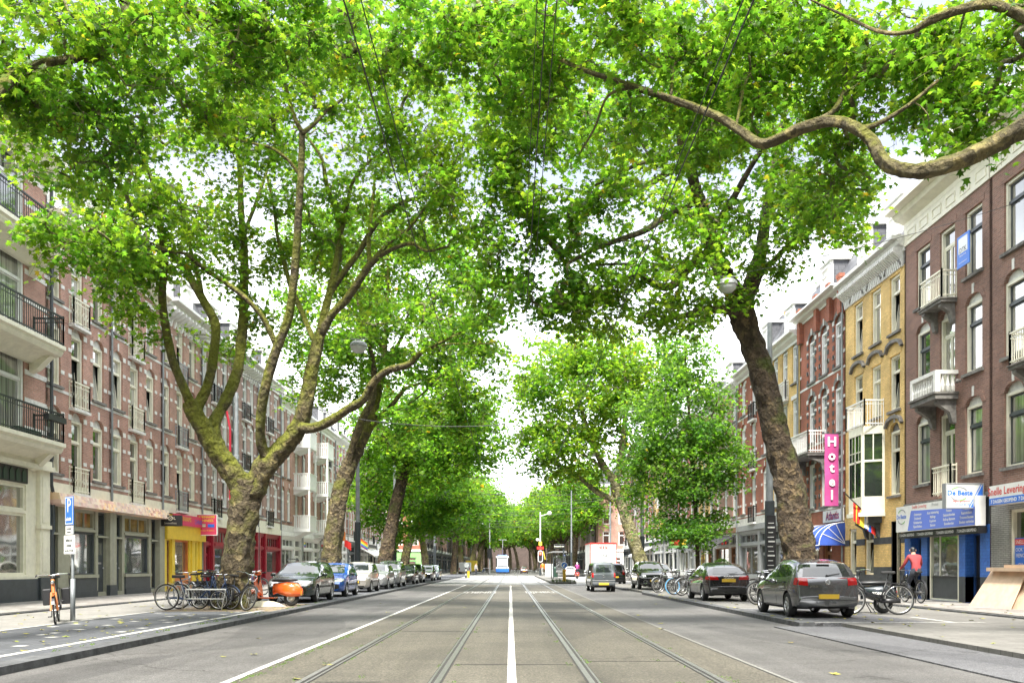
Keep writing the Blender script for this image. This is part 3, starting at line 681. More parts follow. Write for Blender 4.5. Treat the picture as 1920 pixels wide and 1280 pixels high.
# near trees whose trunks stand outside the picture, limbs reaching over the road
x3 = 10.0
limbs = [
 [(x3, 11, .1, .6), (9.9, 11, 2, .5), (9.7, 11.1, 4.5, .46), (9.4, 11.2, 7.2, .42)],
 [(9.5, 11.2, 6.6, .34), (9.0, 11.3, 7.6, .27)] + L((2110,165,11.6,0.189),(2010,200,11.7,0.163),(1920,238,11.8,0.142),(1830,288,12,0.129),(1745,318,12.2,0.116),(1690,318,12.4,0.107),(1655,300,12.6,0.099),(1632,262,12.8,0.095),(1595,236,13,0.090),(1548,228,13.2,0.086),(1490,246,13.4,0.086),(1430,270,13.6,0.082),(1385,243,13.8,0.073),(1340,216,14,0.069),(1260,186,14.3,0.060),(1165,155,14.6,0.052),(1090,130,14.9,0.039),(1010,90,15.3,0.026),(960,62,15.6,0.017)),
 [(9.4, 11.2, 7.2, .3), (9.3, 11.3, 8.2, .24)] + L((2060,60,12,0.122),(1960,48,12.1,0.101),(1900,22,12.2,0.079),(1850,8,12.3,0.072),(1790,22,12.4,0.068),(1745,38,12.5,0.061),(1705,60,12.6,0.036),(1650,60,12.8,0.029),(1580,28,13,0.022),(1520,0,13.2,0.014)),
 L((1600,240,13,.05),(1640,235,12.8,.045),(1700,200,12.6,.035),(1760,150,12.4,.025)),
 L((1510,236,13.4,.055),(1562,208,13.8,.05),(1590,160,14.2,.045),(1640,110,14.6,.035),(1700,70,15,.02)),
 L((1190,163,14.5,.03),(1140,180,14.9,.028),(1115,240,15.3,.025),(1085,290,15.7,.015)),
 L((1258,178,14.3,.03),(1265,120,14.7,.028),(1285,100,15,.02),(1260,60,15.4,.02),(1245,0,15.8,.012)),
 L((1380,238,13.8,.03),(1400,150,14.4,.025),(1440,90,15,.02),(1470,40,15.4,.012)),
 [(9.4, 11.2, 7.2, .36), (9.5, 11.5, 9.5, .28), (9.2, 12, 12, .2), (8.6, 12.5, 14, .12)],
]
blobs = [B(1130,60,15,210,90,1.5,60), B(1400,90,15,190,100,1.6,66), B(1660,130,14.5,170,100,1.4,60), B(1840,130,13.5,110,110,1.3,40), B(1270,250,15.5,160,80,1.2,30), B(1530,330,16,120,90,1.2,22), B(1000,120,16,90,120,1.4,32), B(1800,230,13,90,50,.9,9)]
T3 = make_tree("plane_tree", (x3, 11, .1), limbs, blobs, LM, (.72, .28), M['bark_limb'], leaf=.13, per=68, spread=.37, seed=8,
  label="plane tree whose long bent mossy bough hangs over the road by the brown house", group=G1)
limbs = [
 [(-9.2, 10, .1, .6), (-9.1, 10, 2.5, .5), (-8.8, 10.2, 5, .44), (-8.4, 10.6, 7, .38)],
 [(-8.5, 10.5, 6.6, .26), (-8.9, 11.4, 7.3, .18)] + L((-60,215,12.6,.12),(0,165,13,.10),(60,125,13.4,.08),(130,112,13.8,.065),(185,108,14.2,.05),(260,60,14.8,.03)),
 [(-8.4, 10.6, 7, .3), (-7.6, 11.4, 9, .22), (-6.2, 12.6, 10.6, .15), (-4.6, 14, 11.6, .1), (-2.8, 15.4, 12, .05)],
 [(-8.4, 10.6, 7, .3), (-8.4, 11.6, 9.5, .2), (-7.8, 13, 11.4, .12), (-6.8, 14.4, 12.4, .06)],
]
blobs = [B(90,110,14,190,120,1.5,70), B(330,90,15,180,100,1.5,60), B(560,60,15.5,190,70,1.5,50), B(790,60,16,150,70,1.5,46), B(160,250,15,130,80,1.2,26), B(430,170,16,150,60,1.2,16), B(890,60,17,60,90,1.3,18)]
T0 = make_tree("plane_tree", (-9.2, 10, .1), limbs, blobs, LM, (.6, .4), M['bark_moss'], leaf=.13, per=54, spread=.38, seed=9,
  label="plane tree beyond the picture edge whose dark leafy bough hangs before the cream balconies", group=G1)
# second and third on the left
limbs = [
 L((612,1106,43.5,.62),(618,1070,43.5,.56),(626,1000,43.5,.48),(636,930,43.5,.44),(652,880,43.5,.42),(672,838,43.5,.38)),
 L((660,865,43.5,.3),(676,830,43.5,.3),(692,795,43.5,.28),(705,750,43.5,.24),(716,700,43.5,.2),(722,640,43.5,.14),(726,560,43.5,.1),(728,480,43.5,.06)),
 L((650,890,43.5,.24),(662,835,43.0,.2),(680,785,42.4,.2),(698,745,42.0,.18),(700,680,41.3,.13),(680,600,40.7,.09),(660,520,40.2,.06)),
 L((684,815,43.5,.2),(706,790,43.5,.17),(734,760,43.5,.14),(761,728,43.5,.1),(800,715,43.5,.07),(850,690,43.5,.04)),
 L((712,785,43.5,.08),(745,770,42.4,.07),(790,740,41.3,.05),(830,700,40.2,.03)),
 L((716,700,43.5,.14),(760,620,44.6,.1),(800,540,45.1,.07),(840,470,45.7,.04)),
 L((720,660,43.5,.12),(680,580,45.7,.08),(640,520,46.8,.05)),
]
blobs = [B(760,620,42.4,170,110,3.6,150), B(640,560,44.6,110,110,3,56), B(790,490,43.5,120,80,3,60), B(870,700,41.3,80,90,2.6,48), B(650,700,45.7,90,60,2.6,36), B(820,790,41.3,110,40,2.4,40), B(700,430,44.6,100,70,2.6,40), B(560,700,46.8,50,80,2,16), B(590,450,44,70,60,2,20), B(560,590,45,60,60,2,18), B(850,480,43,80,60,2.4,24), B(900,560,42,60,80,2.4,24)]
T4 = make_tree("plane_tree", (P(612,1106,43.5).x, 43.5, .1), limbs, blobs, LM, (.7, .3), M['bark_moss'], leaf=.2, per=76, spread=.6, kind='fine', seed=12,
  label="plane tree leaning right behind the silver and blue parked hatchbacks, mossy trunk", group=G1)
limbs = [
 L((712,1098,61.0,.6),(720,1060,61.0,.55),(730,1010,61.0,.5),(742,950,61.0,.46),(756,890,61.0,.42),(764,850,61.0,.36)),
 L((762,860,61.0,.3),(768,820,61.0,.26),(774,780,61.0,.18),(780,720,61.0,.1)),
 L((758,885,61.0,.24),(745,868,61.0,.2),(735,848,59.9,.15),(720,820,58.9,.1),(700,790,57.8,.06)),
 L((764,872,61.0,.24),(785,868,61.0,.2),(810,850,61.0,.16),(840,830,61.0,.1),(880,810,61.0,.05)),
 L((820,846,61.0,.1),(838,815,62.1,.08),(860,780,63.1,.05)),
]
blobs = [B(780,780,61.0,130,90,4.5,110), B(720,860,62.1,50,60,3,34), B(840,850,59.9,90,60,4,70), B(760,960,64.2,80,50,3.4,60), B(850,960,64.2,70,50,3.4,50), B(690,930,64.2,34,50,2.6,16), B(905,800,58.9,60,80,3.4,44)]
T5 = make_tree("plane_tree", (P(712,1098,61).x, 61, .1), limbs, blobs, LM, (.85, .15), M['bark'], leaf=.28, per=64, spread=.85, kind='coarse', seed=14,
  label="plane tree with bare patched bark standing between the two tall grey poles", group=G1)
# right far tree and young tree
limbs = [
 L((1208,1098,58,.58),(1203,1060,58,.52),(1190,1020,58,.45),(1172,965,58,.4),(1158,920,58,.38),(1152,900,58,.34)),
 L((1152,938,58,.22),(1120,922,58,.2),(1088,896,58,.17),(1056,876,58,.13),(1025,865,58,.08),(1000,862,58,.04)),
 L((1153,905,58,.28),(1131,872,58,.24),(1112,833,58,.2),(1096,786,58,.15),(1080,735,58,.1),(1065,690,58,.05)),
 L((1157,905,58,.26),(1165,850,58,.22),(1170,800,58,.17),(1173,740,58,.12),(1170,680,58,.07)),
 L((1135,880,58,.14),(1096,853,58,.12),(1050,828,58,.09),(1015,818,58,.05)),
 L((1112,835,58,.12),(1130,790,59,.1),(1135,740,60,.06),(1140,700,60,.04)),
 L((1160,880,58,.14),(1190,840,58,.1),(1220,800,58,.06)),
]
blobs = [B(1080,740,58,110,100,4.5,120), B(1040,840,57,90,50,3.6,56), B(1180,760,59,70,120,4,70), B(1140,660,58,90,50,4,36), B(1000,760,57,40,70,2.6,22), B(1200,900,58,40,40,2.4,14), B(1090,880,58,50,20,2.4,8), B(1100,650,60,110,40,4,40), B(1230,720,60,60,90,4,50), B(1010,680,58,50,60,3,24)]
T7 = make_tree("plane_tree", (P(1208,1098,58).x, 58, .1), limbs, blobs, LM, (.35, .65), M['bark_grey'], leaf=.28, per=62, spread=.85, kind='coarse', seed=15,
  label="plane tree with pale bark leaning left beside the black facing car, open forked crown", group=G1)
limbs = [
 L((1308,1108,42,.15),(1308,1060,42,.13),(1306,1000,42,.12),(1301,900,42,.11),(1294,800,42,.09),(1288,720,42,.06),(1284,650,42,.03)),
 L((1303,940,42,.06),(1330,900,41.5,.05),(1355,870,41,.03)), L((1301,900,42,.06),(1265,860,42,.05),(1230,830,42,.03)),
 L((1297,850,42,.06),(1330,790,42,.05),(1350,740,42,.03)), L((1295,810,42,.05),(1262,750,42,.04),(1240,700,42,.02)),
 L((1306,1000,42,.05),(1270,980,42,.04),(1235,970,42,.02)), L((1305,980,42,.05),(1340,960,42,.035),(1365,950,42,.02)),
]
blobs = [B(1290,760,42,80,90,2.2,90), B(1290,880,42,100,80,2.4,120), B(1290,985,42,85,36,2.0,60), B(1230,820,42,50,60,1.6,30), B(1345,850,41.5,55,70,1.6,36), B(1285,670,42,60,50,1.4,30), B(1200,900,43,40,70,1.4,20), B(1210,760,43,40,50,1.4,14)]
T8 = make_tree("young_tree", (P(1308,1108,42).x, 42, .1), limbs, blobs, [M['leaf_dark'], M['leaf']], (.6, .4), M['bark'], leaf=.18, per=62, spread=.55, kind='coarse', seed=17, twig_r=.004,
  label="slender young street tree with full dense crown above the parked bicycles", group=None)
# generic plane tree for the far rows
def generic_tree(seed, hgt=15.5, rad=5.6, lean=0.0):
    r = random.Random(seed); limbs = [[(0, 0, 0, .5), (.1, 0, 1.5, .42), (.3+lean*.3, .1, 3.6, .36), (.6+lean*.6, .1, 5.2, .32)]]
    for k in range(6):
        a = k*1.05+r.uniform(-.3, .3); q = r.uniform(.5, .9)
        limbs.append([(.55+lean*.6, .1, 4.8, .2), (.6+lean+math.cos(a)*rad*.25, math.sin(a)*rad*.25, 6.8, .15), (lean+math.cos(a)*rad*.5*q, math.sin(a)*rad*.5*q, 9.4, .1), (lean+math.cos(a)*rad*.75*q, math.sin(a)*rad*.75*q, 12.4, .05)])
    bl = [(lean*1.2, 0, 10.2, rad*.95, rad*.95, 3.6, 110), (lean*1.3, 0, 13, rad*.6, rad*.6, 2.8, 46), (lean+rad*.5, 0, 8.2, rad*.5, rad*.6, 2.1, 34), (lean-rad*.5, 0, 8.0, rad*.5, rad*.6, 2.2, 34)]
    return limbs, bl
def off(lb, x, y):
    return [[(p[0]+x, p[1]+y, p[2]+.1, p[3]) for p in Lb] for Lb in lb[0]], [(b[0]+x, b[1]+y, b[2], *b[3:]) for b in lb[1]]
protos = []
far = [(-8.0, 66, 0, 'slim plane tree behind the dark parked hatchback on the left'), (-8.2, 84, 1, 'slim plane tree before the green corner shop')]
gl, gb = off(generic_tree(21, lean=1.0), -8.9, 73)
fa = make_tree("plane_tree", (-8.9, 73, .1), gl, gb, LM, (.85, .15), M['bark_moss'], leaf=.42, per=34, spread=1.0, kind='coarse', seed=21, label="slim plane tree just left of the green corner shop", group=G1)
gl, gb = off(generic_tree(22, lean=-.4), 8.6, 150)
fb = make_tree("plane_tree", (8.6, 150, .1), gl, gb, LM, (.5, .5), M['bark'], leaf=.5, per=30, spread=1.05, kind='coarse', seed=22, label="far plane tree of the street end, right row nearest the tram stop", group=G1)
GF = "far plane trees beyond the crossing"
fb["group"] = GF
k = 0
kids = {}
for c in C.objects:
    if c.parent: kids.setdefault(c.parent.name, []).append(c)
spots = [(-8.9, 92, fa, 1.0, 'slim plane tree before the green corner shop')]
ys = 172
for row in range(7):
    for side in (-1, 1):
        spots.append((side*8.0+rng.uniform(-.5, .5), ys+rng.uniform(-3, 3)+(6 if side < 0 else 0), (fa, fb)[(row+(side > 0)) % 2], rng.uniform(1.2, 1.45), None))
    ys += 19
spots += [(-8.8, 136, fb, 1.2, None), (-8.6, 154, fa, 1.25, None), (-2.5, 318, fb, 1.5, None), (2.8, 322, fa, 1.5, None), (-7, 325, fa, 1.4, None), (7.5, 326, fb, 1.4, None), (13.5, 140, fb, 1.1, None), (9.2, 128, fa, 1.1, None), (0, 335, fa, 1.7, None)]
spots += [(9.0, -9, fa, 1.05, 'unseen plane tree added behind the viewpoint on the right'), (-9.0, -8, fb, 1.05, 'unseen plane tree added behind the viewpoint on the left'), (9.2, -28, fb, 1.1, 'second unseen plane tree added behind the viewpoint on the right'), (-9.2, -27, fa, 1.1, 'second unseen plane tree added behind the viewpoint on the left')]  # unseen trees added so windows and cars have something to reflect
for x, y, src, s, lab in spots:
    t = copy_tree(src, None, kids); t.location = (x, y, .1); t.rotation_euler = (0, 0, rng.uniform(0, 6.28)); t.scale = (s, s, s*rng.uniform(.95, 1.1))
    if lab: t["label"] = lab
    else:
        t["label"] = "far plane tree in the hazy green mass closing the end of the street"; t["group"] = GF
# ---------------------------------------------------------------- buildings (house space: x along the facade, -y towards the street, z up)
XL, XR = -15.5, 14.0
def wall_holes(mb, u0, u1, z0, z1, holes, m=0, rev=.16, mr=None, y=0.0):
    us = sorted({u0, u1, *[h[0] for h in holes], *[h[1] for h in holes]}); zs = sorted({z0, z1, *[h[2] for h in holes], *[h[3] for h in holes]})
    us = [u for u in us if u0 <= u <= u1]; zs = [z for z in zs if z0 <= z <= z1]
    for a, b in zip(us, us[1:]):
        run = None
        for c, d in zip(zs, zs[1:]):
            mu, mz = (a+b)/2, (c+d)/2
            inside = any(h[0] < mu < h[1] and h[2] < mz < h[3] for h in holes)
            if not inside and run is None: run = c
            if inside and run is not None: mb.quad((a, y, run), (b, y, run), (b, y, c), (a, y, c), m); run = None
        if run is not None: mb.quad((a, y, run), (b, y, run), (b, y, zs[-1]), (a, y, zs[-1]), m)
    mr = m if mr is None else mr
    for a, b, c, d in holes:
        e = y+rev
        mb.quad((a, y, c), (a, y, d), (a, e, d), (a, e, c), mr); mb.quad((b, y, d), (b, y, c), (b, e, c), (b, e, d), mr)
        mb.quad((a, y, d), (b, y, d), (b, e, d), (a, e, d), mr); mb.quad((b, y, c), (a, y, c), (a, e, c), (b, e, c), mr)
def arch_pts(cx, w, z, rise, n=8):
    return [(cx-w/2+w*k/n, z+rise*math.sqrt(max(0, 1-(2*k/n-1)**2))) for k in range(n+1)]
def arch_fill(mb, cx, w, z, rise, m=0, mring=1, mlun=2, ring=.2, lun=True):
    p = arch_pts(cx, w, z, rise); top = z+rise
    h = len(p)//2
    for k in range(len(p)-1):
        a, b = p[k], p[k+1]
        mb.quad((a[0], 0, a[1]), (b[0], 0, b[1]), (b[0], 0, top), (a[0], 0, top), m); mb.quad((b[0], 0, b[1]), (a[0], 0, a[1]), (a[0], .16, a[1]), (b[0], .16, b[1]), m)
        if lun: mb.quad((a[0], .10, z), (b[0], .10, z), (b[0], .10, b[1]), (a[0], .10, a[1]), mlun)
    if ring:
        q = arch_pts(cx, w+2*ring, z, rise+ring)
        for k in range(len(p)-1):
            a, b, c, d = p[k], p[k+1], q[k+1], q[k]
            mb.quad((a[0], -.014, a[1]), (b[0], -.014, b[1]), (c[0], -.014, c[1]), (d[0], -.014, d[1]), mring)
            mb.quad((d[0], -.014, d[1]), (c[0], -.014, c[1]), (c[0], 0, c[1]), (d[0], 0, d[1]), mring)
            mb.quad((b[0], -.014, b[1]), (a[0], -.014, a[1]), (a[0], 0, a[1]), (b[0], 0, b[1]), mring)
_win = {}
def window_mesh(w, h, style, fm, gm):
    key = (round(w, 2), round(h, 2), style, fm, gm)
    if key in _win: return _win[key]
    mb = MB(); a, b = -w/2, w/2; f = .085
    mb.box(a, a+f, -.06, .07, 0, h); mb.box(b-f, b, -.06, .07, 0, h); mb.box(a+f, b-f, -.06, .07, h-f, h); mb.box(a+f, b-f, -.07, .07, 0, f*.8)
    tz = h*.70; mi = 2; s = .045
    if style in ('T', 'dark', 'tilt'):
        if style == 'dark': s = .055
        mb.box(a+f, b-f, -.02, .07, tz-.04, tz+.04, 0 if style != 'dark' else 2)
        for z0, z1, t in ((tz+.035, h-f, 0), (f*.8, tz-.035, 1)):
            x0, x1 = a+f, b-f; y = .02+.012*t
            if style == 'tilt' and t:
                mb.box(x0, x1, .16, .17, z0, z1, 1)
                for (p0, p1) in (((x0, z0), (x0+s, z1)), ((x1-s, z0), (x1, z1))):
                    mb.quad((p0[0], .03, z0), (p1[0], .03, z0), (p1[0], .2, z1), (p0[0], .2, z1), 2)
                    mb.quad((p0[0], .07, z0), (p0[0], .03, z0), (p0[0], .2, z1), (p0[0], .24, z1), 2); mb.quad((p1[0], .03, z0), (p1[0], .07, z0), (p1[0], .24, z1), (p1[0], .2, z1), 2)
                mb.quad((x0+s, .05, z0), (x1-s, .05, z0), (x1-s, .19, z1), (x0+s, .19, z1), 1); continue
            mb.box(x0, x0+s, y, .065, z0, z1, mi); mb.box(x1-s, x1, y, .065, z0, z1, mi); mb.box(x0+s, x1-s, y, .065, z0, z0+s, mi); mb.box(x0+s, x1-s, y, .065, z1-s, z1, mi)
            mb.quad((x0+s, .045, z0+s), (x1-s, .045, z0+s), (x1-s, .045, z1-s), (x0+s, .045, z1-s), 1)
    elif style == 'french':
        tz = h*.78; mb.box(a+f, b-f, .005, .07, tz-.035, tz+.035, 0)
        mb.box(a+f, b-f, .03, .06, tz+.035, tz+.075, mi); mb.quad((a+f, .045, tz+.075), (b-f, .045, tz+.075), (b-f, .045, h-f), (a+f, .045, h-f), 1)
        for x0, x1 in ((a+f, -.01), (.01, b-f)):
            mb.box(x0, x0+s, .02, .065, f, tz-.035, mi); mb.box(x1-s, x1, .02, .065, f, tz-.035, mi); mb.box(x0+s, x1-s, .02, .065, f, f+.35, mi)
            mb.box(x0+s, x1-s, .02, .065, tz-.08, tz-.035, mi); mb.quad((x0+s, .045, f+.35), (x1-s, .045, f+.35), (x1-s, .045, tz-.08), (x0+s, .045, tz-.08), 1)
    elif style == 'plain':
        mb.quad((a+f, .045, f*.8), (b-f, .045, f*.8), (b-f, .045, h-f), (a+f, .045, h-f), 1)
    elif style.startswith('lights'):
        n = int(style[6:]); mb.quad((a+f, .045, f*.8), (b-f, .045, f*.8), (b-f, .045, h-f), (a+f, .045, h-f), 1)
        for k in range(1, n): x = a+w*k/n; mb.box(x-.03, x+.03, 0, .06, f*.8, h-f, 0)
    inner = {'dark': M['charcoal']}.get(style, M[fm])
    o = mb.build("window", [M[fm], M[gm], inner]); me = o.data; bpy.data.objects.remove(o); _win[key] = me; return me
def put_window(par, cx, z, w, h, style='T', fm='cream', gm='glass', dep=.12, name="window"):
    o = bpy.data.objects.new(name, window_mesh(w, h, style, fm, gm)); link(o, par); o.location = (cx, dep, z); return o
def railing(mb, x0, x1, y0, y1, z, h, m=0, step=.11, bar=.018, sides=True, fancy=0):
    segs = [((x0, y0), (x1, y0))]
    if sides: segs += [((x0, y0), (x0, y1)), ((x1, y0), (x1, y1))]
    for (ax, ay), (bx, by) in segs:
        ln = math.hypot(bx-ax, by-ay); n = max(1, int(ln/step)); xx0, xx1 = min(ax, bx), max(ax, bx); yy0, yy1 = min(ay, by), max(ay, by)
        for zz, t in ((z+h, .025), (z+.08, .018), (z+h-.14, .012)): mb.box(xx0-t, xx1+t, yy0-t, yy1+t, zz-t, zz+t, m)
        for k in range(n+1):
            x, y = ax+(bx-ax)*k/n, ay+(by-ay)*k/n; t = bar/2 if 0 < k < n else .022
            mb.box(x-t, x+t, y-t, y+t, z, z+h+(.06 if k in (0, n) else 0), m)
        if fancy:
            for k in range(0, n, 2):
                x, y = ax+(bx-ax)*(k+.5)/n, ay+(by-ay)*(k+.5)/n; mb.torus((x, y, z+h*.5), step*.8, .012, 'y' if ay == by else 'x', 8, 4, m)
def juliet(par, cx, w, z, h, matn, out=.14, fancy=0):
    mb = MB(); mb.box(cx-w/2-.04, cx+w/2+.04, -out-.05, 0, z-.1, z, 1); railing(mb, cx-w/2, cx+w/2, -out, 0, z, h, 0, fancy=fancy)
    return mb.build("balcony", [M[matn], M['stone']], par)
def cornice(mb, w, z, h, out, m=0, brackets=0, mb2=None, frieze=0):
    pr = [(0, z), (-.06, z), (-.06, z+h*.25), (-out*.5, z+h*.45), (-out*.62, z+h*.7), (-out, z+h*.75), (-out, z+h), (0, z+h)]
    mb.prism([(p[0], p[1]) for p in pr], -.03, w+.03, 'x', m)
    if brackets:
        n = max(2, int(w/brackets))
        for k in range(n+1):
            x = .15+(w-.3)*k/n
            mb.prism([(0, z-.5), (-.07, z-.5), (-.12, z-.22), (-out*.8, z+.02), (-out*.8, z+h*.3), (0, z+h*.3)], x-.05, x+.05, 'x', m)
    if frieze:
        mb.box(0.02, w-.02, -.05, .02, z-frieze, z, m)
        for k in range(int(w/.9)):
            x = .3+k*.9; mb.box(x, x+.6, -.075, -.05, z-frieze*.75, z-frieze*.68, m); mb.box(x, x+.6, -.075, -.05, z-frieze*.3, z-frieze*.22, m)
            mb.box(x, x+.04, -.075, -.05, z-frieze*.68, z-frieze*.3, m); mb.box(x+.56, x+.6, -.075, -.05, z-frieze*.68, z-frieze*.3, m)
def mansard(par, w, z, h=2.4, back=1.3, deep=10, flat=True):
    mb = MB(); mb.prism([(.0, z), (back, z+h), (deep, z+h), (deep, z)], 0, w, 'x', 0); return mb.build("roof", M['slate'], par, fix=True)
def dormer(par, cx, z, w=1.3, h=1.5, fm='white', arch=False):
    mb = MB(); mb.box(cx-w/2, cx+w/2, .25, 2.0, z, z+h, 0); mb.box(cx-w/2-.12, cx+w/2+.12, .12, 2.0, z+h, z+h+.14, 0)
    mb.box(cx-w/2-.003, cx-w/2, .32, 2.0, z+.02, z+h-.01, 1); mb.box(cx+w/2, cx+w/2+.003, .32, 2.0, z+.02, z+h-.01, 1)
    if arch: mb.prism([(cx-w/2-.1, z+h+.14), (cx+w/2+.1, z+h+.14), (cx, z+h+.75)], .15, 1.9, 'y', 0)
    o = mb.build("dormer", [M[fm], M['slate']], par); put_window(o, cx, z+.15, w-.3, h-.3, 'T', fm, 'glass', .21)
def chimney(par, x, y, z, h=1.8, m='brick_red'):
    mb = MB(); mb.box(x-.35, x+.35, y-.5, y+.5, z, z+h, 0); mb.box(x-.42, x+.42, y-.57, y+.57, z+h, z+h+.15, 1)
    for k in (-.25, .1): mb.lathe([(.001, z+h+.15), (.12, z+h+.15), (.1, z+h+.5), (.001, z+h+.5)], 8, 2, 'z', (x, y+k, 0))
    mb.build("chimney", [M[m], M['greystone'], M['orange']], par)
def place(side, ya, yb, label, name="town_house", x=None, group=None, cat="house"):
    """side -1: facade looks right, +1: facade looks left; returns root, width"""
    if side < 0: o = empty(name, (XL if x is None else x, ya, 0), R(90))
    else: o = empty(name, (XR if x is None else x, yb, 0), R(-90))
    tag(o, label, cat, group); return o, yb-ya
def pilaster_bands(mb, w, zs, h, m, y=-.012, holes=()):
    for z in zs:
        cuts = sorted([(a, b) for a, b, c, d in holes if c-.001 < z+h/2 < d+.001]); u = 0
        for a, b in cuts:
            if a-u > .02: mb.box(u+.002, a-.0, y, .01, z, z+h, m)
            u = b
        if w-u > .02: mb.box(u, w-.002, y, .01, z, z+h, m)
def house(side, ya, yb, label, pipe=True, wall='brick_red', trim='stone', top=13.0, gh=3.7, bays=None, ww=.85, floors=None, door=(1,), rail='white', arch=(1, 1, 0),
          bands=True, frame='cream', corn='cream', cornh=.5, cout=.55, brackets=0, frieze=0, gfront='shop', x=None, group=None, style='T', dorm=1, chim=True,
          gmat='white', gcol='charcoal', awn=None, name="town_house", band_m=1, lintel=None, quoin=None, roofh=2.4, detail=2, openbal=None, sillm='greystone'):
    o, w = place(side, ya, yb, label, name, x, group)
    if bays is None:
        n = 3 if w < 7.5 else max(3, int(w/2.0)); bays = [w*(k+.5)/n for k in range(n)]
    if floors is None: floors = [(4.4, 6.5), (7.45, 9.5), (10.3, 12.15)]
    mb = MB(); holes = []; wins = []
    for fi, (a, b) in enumerate(floors):
        for bi, cx in enumerate(bays):
            dr = bi in door and fi < len(floors)
            z0 = a-.55 if dr else a; rise = (.30 if ww < .95 else .26) if arch[fi % len(arch)] else 0
            holes.append((cx-ww/2, cx+ww/2, z0, b+rise)); wins.append((cx, z0, b, dr, rise, fi))
    wall_holes(mb, 0, w, gh, top, holes, 0)
    mb.box(0.01, .06, .0, 10, 0, top, 0); mb.box(w-.06, w-.01, .0, 10, 0, top, 0); mb.box(.01, w-.01, 9.9, 10, 0, top, 0); mb.box(.06, w-.06, .28, .32, 0, top, 3)
    for cx, z0, b, dr, rise, fi in wins:
        if rise: arch_fill(mb, cx, ww, b, rise, 0, 0 if lintel != 'contrast' else 2, 2 if detail > 1 else 1)
        else:
            mb.box(cx-ww/2-.12, cx+ww/2+.12, -.014, 0, b, b+.2, band_m if lintel != 'cap' else 0)
        if rise and detail: mb.box(cx-.055, cx+.055, -.03, -.005, b+rise, b+rise+.3, 1); 
        if rise and detail and bands:
            for sg in (-1, 1): mb.box(cx+sg*(ww/2+.02)-.1, cx+sg*(ww/2+.02)+.1, -.022, -.003, b-.02, b+.14, 1) if False else mb.box(min(cx+sg*(ww/2+.002), cx+sg*(ww/2+.24)), max(cx+sg*(ww/2+.002), cx+sg*(ww/2+.24)), -.022, -.003, b-.03, b+.15, 1)
        if lintel == 'cap':
            p = arch_pts(cx, ww+.5, b+.16, .28, 8); q = arch_pts(cx, ww+.6, b+.22, .34, 8)
            for k in range(8):
                a1, b1, c1, d1 = p[k], p[k+1], q[k+1], q[k]
                for y0, y1 in ((-.12, 0),):
                    mb.quad((a1[0], y0, a1[1]), (b1[0], y0, b1[1]), (c1[0], y0, c1[1]), (d1[0], y0, d1[1]), 2)
                    mb.quad((d1[0], y0, d1[1]), (c1[0], y0, c1[1]), (c1[0], y1, c1[1]), (d1[0], y1, d1[1]), 2); mb.quad((b1[0], y0, b1[1]), (a1[0], y0, a1[1]), (a1[0], y1, a1[1]), (b1[0], y1, b1[1]), 2)
        if not dr: mb.box(cx-ww/2-.1, cx+ww/2+.1, -.09, .12, z0-.09, z0-.003, 4)
        if quoin:
            for k in range(int((b-z0)/.2)):
                if k % 2 == 0:
                    for sg in (-1, 1):
                        x0 = cx+sg*(ww/2+.003); x1 = x0+sg*.2; mb.box(min(x0, x1), max(x0, x1), -.02, -.002, z0+k*.2, z0+k*.2+.2, 5)
    if bands:
        zz = []
        for a, b in floors: zz += [a+.45, a+1.35]
        for z in zz:
            for cx in bays:
                for sg in (-1, 1):
                    x0 = cx+sg*(ww/2+.002); x1 = x0+sg*.23; mb.box(min(x0, x1), max(x0, x1), -.02, -.001, z, z+.13, 1)
            mb.box(.0, .2, -.018, -.001, z, z+.13, 1); mb.box(w-.2, w, -.018, -.001, z, z+.13, 1)
        pilaster_bands(mb, w, [a-.2 for a, b in floors], .1, 1, -.016, holes)
    mb.box(0, w, -.05, .02, gh-.001, gh+.42, 1) if gfront else None
    wl = mb.build("wall", [M[wall], M[trim], M['greystone'] if lintel else M[trim], M['black'], M[sillm], M[quoin] if quoin else M[trim]], o)
    for cx, z0, b, dr, rise, fi in wins:
        st = 'french' if dr and ww > .95 else style
        if style == 'mix': st = rng.choice(('T', 'T', 'tilt'))
        gm = rng.choice(('glass', 'glass_white', 'glass_blind'))
        if detail or True: put_window(o, cx, z0, ww, b-z0, st, frame, gm)
        if dr and rail and not (openbal and fi in openbal): juliet(o, cx, ww+.3, z0-.05 if z0 > gh else z0, .9, rail, .16 if detail > 1 else .1, fancy=detail > 1 and rail == 'cream')
    mb = MB(); cornice(mb, w, top-cornh, cornh, cout, 0, brackets, frieze=frieze); mb.build("cornice", M[corn], o)
    if roofh:
        mansard(o, w, top-.02, roofh)
        for k in range(dorm): dormer(o, w*(k+.5)/dorm if dorm > 1 else w*.5, top+.25, arch=(detail > 1 and k % 2 == 0 and dorm == 1))
        if chim: chimney(o, .4, 3.0, top+roofh-.3, 1.3, wall)
    # ground floor
    if gfront == 'shop':
        mb = MB(); gm = 1
        wall_holes(mb, 0, w, .15, gh, [(.3, w*.62, .75, 2.5), (w*.68, w-.3, .16, 2.5), (.3, w*.62, 2.65, 3.2), (w*.68, w-.3, 2.65, 3.2)], 0, .2)
        mb.box(0.0, w, -.1, 0, gh-.32, gh-.02, 1); mb.box(.28, w*.62+.02, -.06, .02, .55, .74, 1)
        mb.build("shop_front", [M[gmat], M[gcol]], o)
        put_window(o, (.3+w*.62)/2, .75, w*.62-.3, 1.75, 'lights2', gcol, 'shopglass', .15, "shop_window"); put_window(o, (w*.68+w-.3)/2, .16, w*.32-.3, 2.34, 'french', gcol, 'shopdark', .15, "door")
